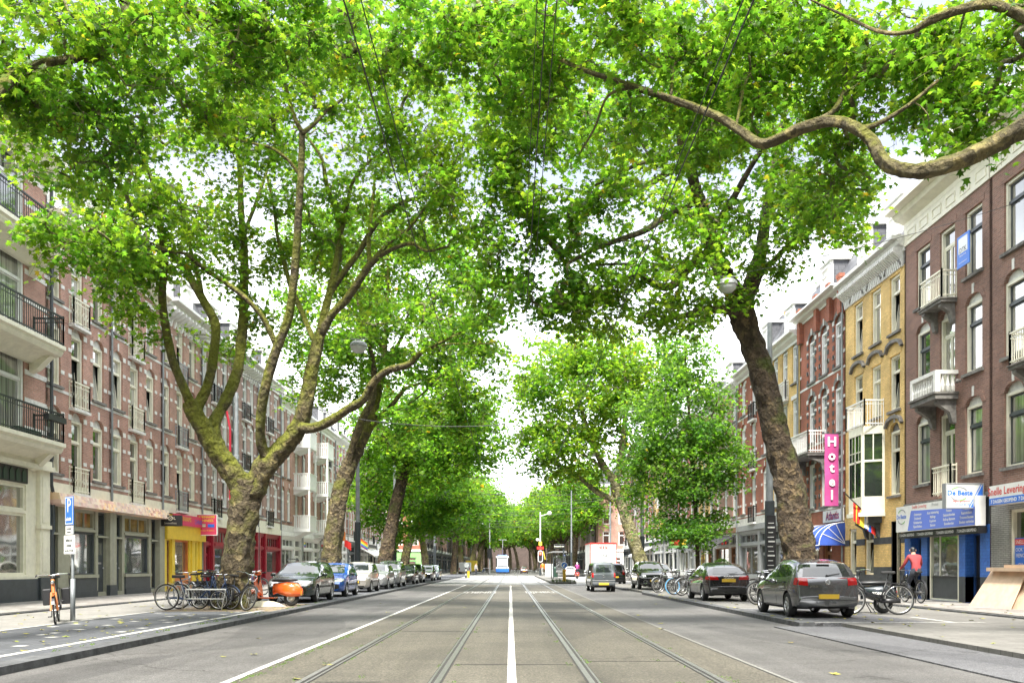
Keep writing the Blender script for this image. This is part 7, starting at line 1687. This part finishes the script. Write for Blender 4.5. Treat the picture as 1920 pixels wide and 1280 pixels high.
scooter_parts(mp, pc('paint_mopedblack', (.015, .022, .028))); mb = MB(); add_text(mb, "TOMOS", 0, 0, 0, .09, bold=.003); o = mb.build("lettering", M['white'], mp); o.location = (-.42, .235, .5); o.rotation_euler = (0, 0, math.pi)
# canvas bundle under the scooter
o = empty("canvas_bundle", (-7.05, 25.3, .1)); tag(o, "crumpled pale canvas lying on the ground under the scooter", "cloth")
mb = MB(); nx, ny = 14, 8
g = [[(-.55+1.1*i/nx, -.25+.5*j/ny, max(.01, .17*math.sin(math.pi*i/nx)**.6*math.sin(math.pi*j/ny)**.6+rng.uniform(-.025, .025))) for j in range(ny+1)] for i in range(nx+1)]
for i in range(nx):
    for j in range(ny): mb.quad(g[i][j], g[i+1][j], g[i+1][j+1], g[i][j+1])
mb.build("cover", M['sand'], o, fix=True)

# people -----------------------------------------------------------------
def person(label, loc, rz, pose, coat, legs_m, hair='black', s=1.0):
    J = dict(pel=(0, 0, .95), sp=(0, .01, 1.15), ch=(0, .0, 1.33), nk=(0, .0, 1.47), hd=(0, -.02, 1.60), top=(0, 0, 1.72),
      shl=(-.17, 0, 1.40), ell=(-.24, .02, 1.12), wrl=(-.25, -.06, .88), hal=(-.25, -.09, .80), shr=(.17, 0, 1.40), elr=(.24, .02, 1.12), wrr=(.25, -.06, .88), har=(.25, -.09, .80),
      hil=(-.09, 0, .90), knl=(-.11, -.02, .50), anl=(-.11, .03, .09), tol=(-.12, -.13, .04), hir=(.09, 0, .90), knr=(.11, -.02, .50), anr=(.11, .03, .09), tor=(.12, -.13, .04))
    if pose == 'walk': J.update(knl=(-.10, -.18, .52), anl=(-.10, -.22, .12), tol=(-.10, -.36, .07), knr=(.10, .06, .50), anr=(.10, .30, .16), tor=(.10, .20, .06), ell=(-.24, .12, 1.14), wrl=(-.22, .10, .90), hal=(-.22, .06, .83), elr=(.24, -.06, 1.13), wrr=(.22, -.22, .95), har=(.22, -.28, .90))
    if pose == 'ride': J.update(pel=(0, .26, 1.0), sp=(0, .2, 1.17), ch=(0, .10, 1.34), nk=(0, .04, 1.47), hd=(0, -.01, 1.60), top=(0, .0, 1.72), shl=(-.17, .08, 1.41), ell=(-.26, -.02, 1.17), wrl=(-.27, -.22, 1.05), hal=(-.27, -.28, 1.03), shr=(.17, .08, 1.41), elr=(.26, -.02, 1.17), wrr=(.27, -.22, 1.05), har=(.27, -.28, 1.03),
        hil=(-.09, .24, .97), knl=(-.12, -.12, .82), anl=(-.13, .04, .48), tol=(-.13, -.10, .44), hir=(.09, .24, .97), knr=(.12, -.05, .60), anr=(.13, .10, .22), tor=(.13, -.04, .17))
    rad = dict(pel=.14, sp=.125, ch=.15, nk=.055, hd=.095, top=.07, shl=.07, ell=.048, wrl=.034, hal=.038, shr=.07, elr=.048, wrr=.034, har=.038, hil=.10, knl=.065, anl=.045, tol=.035, hir=.10, knr=.065, anr=.045, tor=.035)
    E = [('pel', 'sp'), ('sp', 'ch'), ('ch', 'nk'), ('nk', 'hd'), ('hd', 'top'), ('ch', 'shl'), ('shl', 'ell'), ('ell', 'wrl'), ('wrl', 'hal'), ('ch', 'shr'), ('shr', 'elr'), ('elr', 'wrr'), ('wrr', 'har'), ('pel', 'hil'), ('hil', 'knl'), ('knl', 'anl'), ('anl', 'tol'), ('pel', 'hir'), ('hir', 'knr'), ('knr', 'anr'), ('anr', 'tor')]
    nm = list(J); pts = [Vector(J[k]) for k in nm]; rr = [rad[k] for k in nm]; ed = [(nm.index(a), nm.index(b)) for a, b in E]
    zone = {k: 0 for k in nm}
    for h_, w_, e_ in (('hal', 'wrl', 'ell'), ('har', 'wrr', 'elr')):
        d = (Vector(J[h_])-Vector(J[w_])).normalized(); side = d.cross(Vector((1, 0, 0))).normalized()
        for k in range(4):
            b = len(pts); o0 = Vector(J[h_])+side*(.012*(k-1.5)*1.5); L1 = (.042, .05, .048, .036)[k]; pts += [o0+d*.03, o0+d*(.03+L1)+Vector((0, -.004, -.012))]; rr += [.009, .008]; ed += [(nm.index(h_), b), (b, b+1)]
        b = len(pts); pts += [Vector(J[w_])+d*.03+side*.03, Vector(J[w_])+d*.065+side*.045]; rr += [.01, .009]; ed += [(nm.index(w_), b), (b, b+1)]
    me = bpy.data.meshes.new("body"); me.from_pydata([tuple(p) for p in pts], ed, []); o = bpy.data.objects.new("body", me); link(o)
    sk = o.modifiers.new("skin", 'SKIN'); sk.use_smooth_shade = True; o.modifiers.new("sub", 'SUBSURF').levels = 1
    o.modifiers["sub"].render_levels = 1
    lay = me.skin_vertices[0].data if me.skin_vertices else None
    if lay is None:
        bm = bmesh.new(); bm.from_mesh(me); bm.verts.layers.skin.verify(); bm.to_mesh(me); bm.free(); lay = me.skin_vertices[0].data
    for k, d in enumerate(lay): d.radius = (rr[k], rr[k]*(.72 if nm[k] in ('sp', 'ch', 'pel') else 1) if k < len(nm) else rr[k]); d.use_root = (k == 0)
    m2 = evaluated(o); bpy.data.objects.remove(o)
    root = empty("person", loc, rz); tag(root, label, "person"); root.scale = (s, s, s)
    body = bpy.data.objects.new("body", m2); link(body, root)
    for q in (coat, legs_m, M['skin'], M[hair], M['black']): m2.materials.append(q)
    while len(m2.materials) > 5: m2.materials.pop(index=0)
    segs = [(Vector(J[a]), Vector(J[b]), z) for a, b, z in [('pel', 'ch', 0), ('ch', 'nk', 0), ('ch', 'shl', 0), ('ch', 'shr', 0), ('shl', 'ell', 0), ('ell', 'wrl', 0), ('shr', 'elr', 0), ('elr', 'wrr', 0), ('nk', 'top', 2), ('wrl', 'hal', 2), ('wrr', 'har', 2), ('pel', 'hil', 1), ('pel', 'hir', 1), ('hil', 'knl', 1), ('hir', 'knr', 1), ('knl', 'anl', 1), ('knr', 'anr', 1), ('anl', 'tol', 4), ('anr', 'tor', 4)]]
    for p in m2.polygons:
        c = p.center; best = 9
        for a, b, z in segs:
            ab = b-a; t = max(0, min(1, (c-a).dot(ab)/ab.length_squared)); d = (c-(a+ab*t)).length
            if d < best: best = d; zz = z
        if zz == 2 and c.z > J['hd'][2]-.03 and (c.y > J['hd'][1]-.015 or c.z > J['hd'][2]+.085): zz = 3
        p.material_index = zz; p.use_smooth = True
    hd = Vector(J['hd']); mb = MB(); mb.ball(hd+Vector((-.033, -.088, .012)), .012, 0, 5); mb.ball(hd+Vector((.033, -.088, .012)), .012, 0, 5); mb.prism([(hd.x-.012, hd.z-.025), (hd.x+.012, hd.z-.025), (hd.x, hd.z+.015)], hd.y-.115, hd.y-.08, 'y', 1); mb.box(hd.x-.025, hd.x+.025, hd.y-.096, hd.y-.08, hd.z-.052, hd.z-.044, 2)
    mb.ball(hd+Vector((-.095, 0, 0)), .024, 1, 5, (.4, 1, 1.3)); mb.ball(hd+Vector((.095, 0, 0)), .024, 1, 5, (.4, 1, 1.3)); mb.build("face", [M['black'], M['skin'], M['crimson']], root)
    return root
person("cyclist in a red jacket riding away along the right pavement past the blue tiled shop", (12.35, 27.0, .15), R(180), 'ride', M['redcloth'], M['darkcloth'])
cb = copy_tree(bk, None, kids); put(cb, 12.35, 26.98, .15, R(90), 0, 1.0); cb["label"] = "bicycle ridden by the red jacketed cyclist on the right pavement"; 
person("person in an orange vest and pale trousers walking at the tram stop", (3.95, 108, .16), R(200), 'walk', M['hivis'], M['greycloth'], s=.98)
person("rider in a purple coat and white helmet on the red moped beyond the van", (7.0, 92.3, 0), R(180), 'ride', M['purplecloth'], M['darkcloth'], 'white')
ms_ = empty("moped", (7.0, 92.4, 0), R(90)); tag(ms_, "red moped ridden by the purple coated rider", "moped"); scooter_parts(ms_, pc('paint_mopedred', (.45, .03, .03)))
person("person in a grey coat walking on the far left pavement by the last parked cars", (-12.9, 92, .15), R(10), 'walk', M['greycloth'], M['darkcloth'])
person("person in dark clothes walking on the far left pavement beside the grey coated one", (-13.6, 95, .15), R(170), 'walk', M['darkcloth'], M['darkcloth'])
person("person in white standing at the crossing near the black signal left of the tram", (-5.0, 128, 0), R(30), 'stand', M['greycloth'], M['darkcloth'])

# street furniture ---------------------------------------------------------
o = empty("parking_sign", (-9.2, 18.5, .1), 0); tag(o, "blue parking sign with letter P and white plates on a grey post", "sign")
mb = MB(); mb.tube([(0, 0, 0), (0, 0, .75), (0, 0, 2.3)], .032, 10); mb.tube([(0, 0, 0), (0, 0, .9)], .05, 10); mb.build("post", M['polegrey'], o, smooth=True)
a_ = empty("sign_plate_group", (0, 0, 0), R(56), o); bpy.data.objects.remove(a_)
def plate(z0, z1, w_, m_, txt, tm, x=0):
    mb = MB(); mb.box(-w_/2, w_/2, -.075, -.06, z0, z1, 0)
    for s, zz, sz in txt: add_text(mb, s, 0, -.079, zz, sz, 1, bold=.002)
    p = mb.build("sign_plate", [M[m_], M[tm]], o); p.rotation_euler = (0, 0, R(-42)); return p
p = plate(2.03, 2.62, .40, 'signblue', [("P", 2.42, .40)], 'white')
mb = MB(); mb.box(-.19, .19, -.078, -.076, 2.59, 2.605); mb.box(-.19, .19, -.078, -.076, 2.045, 2.06); mb.box(-.195, -.18, -.078, -.076, 2.045, 2.605); mb.box(.18, .195, -.078, -.076, 2.045, 2.605)
for k, (x, zz) in enumerate(((-.1, 2.14), (.02, 2.14))): mb.torus((x-.02, -.077, zz), .025, .006, 'y', 10, 4); mb.torus((x+.05, -.077, zz), .025, .006, 'y', 10, 4); mb.bar((x-.02, -.078, zz), (x+.04, -.078, zz+.05), .006, 4)
q = mb.build("sign_border", M['white'], o); q.rotation_euler = (0, 0, R(-42))
plate(1.83, 2.01, .36, 'white', [("vergunning", 1.95, .06), ("houders", 1.88, .06)], 'charcoal'); plate(1.42, 1.81, .54, 'white', [("laden en", 1.71, .1), ("lossen", 1.6, .1), ("ma t/m vr 9-18h", 1.49, .065)], 'charcoal')
def pole(x, y, label, hd=3.8, top=9.2, r1=.15, r0=.10, base=.1, texts=False, name="tram_wire_pole", group="tall poles carrying the tram wires"):
    o = empty(name, (x, y, base)); tag(o, label, "pole", group); mb = MB(); mb.lathe([(.001, 0), (r1+.05, 0), (r1+.05, .3), (r1, .35), (r1, hd), (r1-.02, hd+.02), (.001, hd+.02)], 14, 0); mb.build("pole_base", M['poledark'], o, smooth=False)
    mb = MB(); mb.lathe([(.001, hd), (r0, hd), (r0, hd+2.4), (r0+.02, hd+2.42), (r0+.02, hd+2.6), (r0*.9, hd+2.62), (r0*.7, top), (.001, top)], 14, 0); mb.build("upper_pole", M['polegrey'], o, smooth=False)
    if texts:
        mb = MB()
        for k in range(14): z = .55+k*.16; mb.box(-.12+.02*(k % 2), .12-.03*(k % 3), -r1-.013, -r1-.006, z, z+(.05 if k % 3 == 0 else .025))
        mb.build("sticker", M['white'], o)
        mb = MB(); mb.box(-.16, .16, -r1-.006, -r1+.02, .45, 2.9); mb.build("poster_strip", M['black'], o)
    return o
pole(8.9, 30.2, "tall grey pole with black base and printed strip, partly behind the leaning trunk", 3.4, 9.5, .165, .12, texts=True)
pole(-8.95, 51.6, "tall grey pole with dark base between the silver cars, left side", 3.75, 9.5, .17, .12)
pole(-8.95, 68, "tall grey pole with dark base right of the pale barked leaning tree", 3.6, 9.2, .17, .12)
pole(-8.95, 104, "tall grey pole with dark base beyond the slim trees near the green shop", 3.6, 9.2, .17, .12)
pole(8.9, 58.3-1.9+3, "tall grey pole with dark base beside the pale barked tree on the right", 3.2, 9.4, .16, .12)
pole(10.9, 96, "slim grey pole left of the removal truck on the right", 3.0, 11, .13, .1)
pole(7.9, 114, "second slim grey pole left of the removal truck", 3.0, 11, .13, .1)
pole(-12.2, 39.2, "tall grey pole standing by the facade behind the big tree", 3.5, 8.9, .12, .11, name="street_pole", group=None)
o = empty("red_pipe", (-12.45, 39.1, .15)); tag(o, "bright red vertical pipe beside the grey pole behind the big tree", "pipe"); mb = MB(); mb.tube([(0, 0, 3), (0, 0, 7.2), (-.15, 0, 8.0)], .05, 8); mb.build("pipe", M['red'], o)
# hanging lamps
def hlamp(x, y, z, label, s=1):
    o = empty("hanging_lamp", (x, y, z)); tag(o, label, "street lamp", "lamps hung on wires over the street"); o.scale = (s, s, s)
    mb = MB(); mb.lathe([(.02, .16), (.2, .15), (.27, .08), (.29, 0), (.27, -.01), (.001, -.01)], 14); mb.box(-.06, .06, -.03, .03, .15, .24); mb.bar((-.3, 0, .24), (.3, 0, .24), .012); mb.build("lamp_housing", M['grey'], o)
    mb = MB(); mb.lathe([(.26, -.012), (.24, -.1), (.15, -.19), (.001, -.2)], 14); mb.build("lamp_cover", M['lampglass'], o, smooth=True)
hlamp(-4.66, 27, 8.0, "white hanging lamp left of the centre before the second leaning tree", .95); hlamp(5.66, 23, 8.6, "white hanging lamp just left of the top of the leaning brown trunk", .95)
hlamp(5.4, 58, 8.7, "small hanging lamp in front of the pale barked right tree")
GW = "tram and lamp wires strung over the street"
def wire(label, pts, r=.012, name="overhead_wire", sag=0):
    o = empty(name, pts[0]); tag(o, label, "wire", GW); mb = MB(); P_ = [Vector(p)-Vector(pts[0]) for p in pts]
    if len(P_) == 2:
        a, b = P_; P_ = [a+(b-a)*t+Vector((0, 0, -sag*4*t*(1-t))) for t in [k/12 for k in range(13)]]
    else: P_ = [Vector(q) for q in catmull([tuple(p) for p in P_], 4)]
    mb.tube(P_, r*.68, 5); mb.build("cable", M['cable'], o)
wire("tram contact wire hanging over the left track", [(-1.62, -3, 6.75), (-1.62, 300, 6.75)], .013, "contact_wire"); wire("tram messenger wire just above the left contact wire", [(-1.55, -3, 6.95), (-1.45, 34, 7.0), (-1.6, 70, 6.9), (-1.6, 150, 6.9)], .010)
wire("feeder wire nearest the centre line running to the vanishing point", [(.40, -3, 7.6), (.40, 300, 7.6)], .014); wire("second feeder wire a hand's width right of the centre one", [(.52, -3, 7.6), (.52, 300, 7.6)], .010); wire("third thin feeder wire just left of the centre pair", [(.30, -3, 7.7), (.36, 300, 7.5)], .008)
wire("tram contact wire hanging over the right track", [(2.3, -3, 6.6), (2.3, 300, 6.6)], .014, "contact_wire"); wire("tram messenger wire close beside the right contact wire", [(2.22, -3, 6.75), (2.32, 40, 6.72), (2.3, 150, 6.7)], .010)
wire("span wire from the brown house facade down to the right hanging lamp", [(13.9, 24.0, 11.2), (5.66, 23, 8.85)], .012, "span_wire", .15); wire("span wire from the right hanging lamp across the street to the left lamp", [(5.66, 23, 8.85), (-4.66, 27, 8.25)], .010, "span_wire", .45); wire("span wire from the left hanging lamp to the left facades", [(-4.66, 27, 8.25), (-15.4, 29, 9.4)], .010, "span_wire", .3)
wire("thick sagging cable crossing before the second left tree, ending in a hook", [tuple(P(*p, 30)) for p in ((430, 690), (540, 742), (600, 768), (690, 788), (800, 798), (890, 799), (955, 795), (972, 799), (983, 818))], .022, "span_wire")
for k, yy in enumerate((66, 80, 96, 112, 128, 146)):
    wire("span wire number %s away crossing between poles beyond the junction" % ords[k], [(-8.95, yy, 8.3+.2*(k % 2)), (8.9+.5*(k % 3), yy+6*(k % 2), 8.5)], .03, "span_wire", .5)
    wire("lower span wire number %s away, slanting over the crossing" % ords[k], [(-12.2, yy+8, 7.4), (9.0, yy-4, 7.0+.3*(k % 3))], .025, "span_wire", .35)
# tram
o = empty("tram", (-1.53, 167, 0)); tag(o, "white and blue tram coming towards the camera on the left track", "tram")
mb = MB(); pr = [(0, .35), (-.1, 1.0), (.05, 1.3), (.5, 3.0), (.8, 3.3), (28, 3.3), (28, .3), (0, .3)]
mb.prism(pr, -1.2, 1.2, 'x', 0); mb.build("body", M['white'], o, fix=True, bevel=.1)
mb = MB(); mb.box(-1.215, 1.215, -.16, 27.9, .25, .95, 0); mb.build("skirt", M['signblue'], o, bevel=.05)
mb = MB(); mb.prism([(-.08, 1.32), (.42, 2.85), (.38, 2.86), (-.13, 1.33)], -.92, .92, 'x'); mb.build("windscreen", M['shopglass'], o)
mb = MB(); mb.prism([(.40, 2.86), (.49, 3.12), (.43, 3.13), (.34, 2.87)], -.95, .95, 'x'); mb.build("destination_board", M['black'], o)
for s in (-1, 1):
    mb = MB(); mb.box(s*1.21-.01, s*1.21+.01, 1.0, 27, 1.4, 2.7); mb.build("side_windows", M['carglass'], o); mb = MB(); mb.box(s*.8-.15, s*.8+.15, -.2, -.1, 1.0, 1.15); mb.build("headlight", M['headlight'], o)
    mb = MB(); mb.box(s*1.1-.1, s*1.1+.1, -.13, .3, 1.3, 3.0); mb.build("corner_pillar", M['black'], o)
mb = MB(); mb.box(-.9, .9, 3, 12, 3.3, 3.55); mb.build("roof_box", M['periwinkle'], o)
mb = MB(); mb.tube([(0, 8, 3.5), (0, 7, 4.9), (0, 8, 6.6)], .04, 5); mb.bar((-.8, 8, 6.6), (.8, 8, 6.6), .04); mb.build("pantograph", M['grey'], o)
# traffic signal on mast, stop furniture
o = empty("traffic_signal", (3.72, 109.5, .16)); tag(o, "tall white mast with red tram signal, yellow and red panels and round lamps", "traffic light")
mb = MB(); mb.lathe([(.11, 3.2), (.085, 3.25), (.075, 7.9), (.001, 7.9)], 10); mb.lathe([(.13, 0), (.11, 3.2)], 10, 1); mb.bar((0, 0, 7.4), (1.1, 0, 7.7), .04); mb.bar((0, 0, 4.3), (-.3, 0, 4.4), .04); mb.build("mast", [M['lampglass'], M['poledark']], o)
mb = MB(); mb.ball((1.15, 0, 7.75), .26, 0, 8); mb.build("globe_lamp", M['lampglass'], o, smooth=True); mb = MB(); mb.ball((-.35, 0, 4.45), .2, 0, 8); mb.build("globe_lamp", M['lampglass'], o, smooth=True)
mb = MB(); mb.box(-.2, .2, -.3, -.15, 1.8, 2.95, 0); mb.build("signal_head", M['black'], o, bevel=.08)
mb = MB()
pts = [(.27*math.cos(t)*1.0, (.42 if math.sin(t) > 0 else -.42)+.27*math.sin(t)) for t in [2*math.pi*k/24 for k in range(25)]]
mb.tube([(p[0], -.29, 2.38+p[1]) for p in pts], .045, 5); mb.build("signal_border", M['white'], o)
M['redlamp'] = mat("red_signal_lamp", (1, .04, .02), .4, emit=4.0); M['redled'] = mat("red_led", (.9, .02, .02), .5, emit=.8)
mb = MB(); mb.lathe([(.001, -.03), (.13, -.02), (.13, .02)], 14, 0, 'y', (0, -.31, 2.72)); mb.build("red_lamp", M['redlamp'], o); mb = MB(); mb.box(-.42, .42, -.25, -.15, 3.25, 3.6); mb.build("red_panel", M['brightred'], o); mb = MB(); mb.box(-.2, .2, -.25, -.15, 3.75, 4.2); mb.build("yellow_panel", M['yellow'], o)
mb = MB(); mb.bar((.6, 0, 2.0), (.35, 0, 3.1), .07, 5); mb.build("striped_arm", M['yellow'], o)
o = empty("signal_mast", (-3.3, 140, 0)); tag(o, "slim white mast with dark signal head just left of the tram", "traffic light"); mb = MB(); mb.lathe([(.1, 0), (.09, 9.2), (.001, 9.2)], 8); mb.build("mast", M['lampglass'], o); mb = MB(); mb.box(-.35, .35, -.2, .1, 2.6, 4.2); mb.build("signal_head", M['black'], o); mb = MB(); mb.ball((-1.2, 0, 8.0), .22, 0, 7); mb.bar((-1.2, 0, 8), (0, 0, 8.4), .03); mb.build("globe_lamp", M['lampglass'], o)
o = empty("striped_bollard", (-5.05, 100, 0)); tag(o, "black and white striped post with round disc and yellow base left of the tram", "bollard"); mb = MB()
for k in range(5): mb.lathe([(.09, k*.25), (.09, k*.25+.25)], 10, k % 2)
mb.box(.15, .42, -.06, .06, 0, .8, 2); mb.build("post", [M['black'], M['white'], M['yellow']], o); mb = MB(); mb.lathe([(.001, -.03), (.28, -.03), (.28, .03), (.001, .03)], 16, 0, 'y', (.08, -.1, 1.45)); mb.build("disc", M['lampglass'], o)
o = empty("direction_bollard", (3.98, 65, .16)); tag(o, "round blue arrow sign on a yellow post at the tip of the tram stop island", "sign")
mb = MB(); mb.box(-.11, .11, -.08, .08, 0, .88, 0); mb.box(-.03, .03, -.03, .03, .88, 1.5, 1); mb.build("post", [mat("amber_post", (.62, .36, .02), .5), M['grey']], o, bevel=.02)
mb = MB(); mb.lathe([(.001, -.02), (.225, -.02), (.225, .02), (.001, .02)], 24, 0, 'y', (0, -.07, 1.22)); mb.torus((0, -.08, 1.22), .22, .018, 'y', 24, 5, 1); mb.poly([(.1, -.095, 1.32), (-.02, -.095, 1.20), (.03, -.095, 1.15), (-.12, -.095, 1.1), (-.09, -.095, 1.26), (-.05, -.095, 1.23), (.07, -.095, 1.35)], 1); mb.build("arrow_disc", [M['signblue'], M['white']], o)
o = empty("tram_shelter", (4.45, 80, .16)); tag(o, "dark glazed tram shelter with curved roof on the stop island", "shelter")
mb = MB()
for x in (-.55, .55):
    for y in (0, 3.5): mb.box(x-.04, x+.04, y-.04, y+.04, 0, 2.3)
mb.build("posts", M['charcoal'], o); mb = MB(); mb.prism([(-1.2, 2.35), (-.6, 2.5), (.6, 2.5), (.7, 2.4), (.6, 2.42), (-.6, 2.42)], -.3, 3.9, 'y'); mb.build("roof", M['grey'], o)
for x, y0, y1 in ((.55, .1, 3.4),): mb = MB(); mb.box(x-.01, x+.01, y0, y1, .3, 2.2); mb.build("glass_wall", M['shopdark'], o)
mb = MB(); mb.box(-.3, .5, -.03, -.0, .5, 2.1); mb.build("end_panel", M['shopdark'], o)
o = empty("departure_board", (4.05, 73, .16)); tag(o, "dark departure board with lit text on a post above the tram stop", "display"); mb = MB(); mb.box(.3, .42, -.05, .05, 0, 2.6, 0); mb.build("post", M['charcoal'], o); mb = MB(); mb.box(-.45, .42, -.1, .1, 2.6, 2.95); mb.build("housing", M['black'], o, bevel=.02)
M['led'] = mat("pale_led", (.8, .8, .6), .5, emit=.9); mb = MB(); add_text(mb, "Centrum 3 min", -.02, -.108, 2.78, .13, 0); mb.build("display_text", M['led'], o)
o = empty("utility_cabinet", (4.3, 98, .16)); tag(o, "pale grey cabinet at the tram stop left of the shelter", "cabinet"); mb = MB(); mb.box(-.4, .4, 0, .5, 0, 1.35); mb.box(-.44, .44, -.04, .54, 1.35, 1.42); mb.build("housing", M['lampglass'], o, bevel=.02)
o = empty("litter_bin", (4.7, 92, .16)); tag(o, "dark green bin beside the pale cabinet at the tram stop", "bin"); mb = MB(); mb.lathe([(.001, 0), (.26, 0), (.3, .95), (.22, 1.1), (.001, 1.12)], 12); mb.build("bin_body", M['darkgreen'], o)
# side things on the facades
flat_sign("hanging_shop_sign", "brown square sign hanging high beyond the leaning left tree", (-14.4, 75, 3.85), 0, .66, .78, .12, 'orange', [])
for k, (lab, px, c) in enumerate((("red flag hanging from the facade beside the tall grey pole", 652, ('brightred',)*6), ("rainbow flag hanging from the facade right of the tall grey pole", 683, ('brightred', 'amber', 'yellow', 'green', 'signblue', 'purplecloth')))):
    p = P(px, 1018, 78); o = empty("flag", (p.x, p.y, p.z)); tag(o, lab, "flag"); o.scale = (.5, .5, .5); mb = MB()
    for j in range(6):
        for i in range(4): a, b = -.6+i*.3, -.3+i*.3; mb.quad((a, .05*math.sin(i*2), .6-j*.22-i*.2), (b, .05*math.sin(i*2+2), .4-j*.22-i*.2), (b, .05*math.sin(i*2+2), .6-j*.22-i*.2+.02), (a, .05*math.sin(i*2), .8-j*.22-i*.2+.02), j)
    mb.build("cloth", [M[q] for q in c], o); mb = MB(); mb.bar((-1.4 if True else 0, .1, 1.0), (.7, .1, .1), .02, 5); mb.build("pole", M['black'], o)
for k, (x, y, lab) in enumerate(((10.9, 45.5, "round grey clipped bush in a pot behind the crowd of right hand bicycles"),)):
    o = empty("potted_bush", (x, y, .1)); tag(o, lab, "plant"); mb = MB(); mb.lathe([(.001, 0), (.28, 0), (.36, .6), (.001, .6)], 14); mb.build("pot", M['greystone'], o)
    pos = nrg.normal(size=(900, 3)); pos /= np.linalg.norm(pos, axis=1)[:, None]; pos = pos*.5*nrg.uniform(.8, 1, (900, 1))+np.array((0, 0, 1.1)); q = bpy.data.objects.new("foliage", leaf_mesh("foliage", pos, .09, [M['leaf_dark']], 'coarse')); link(q, o)
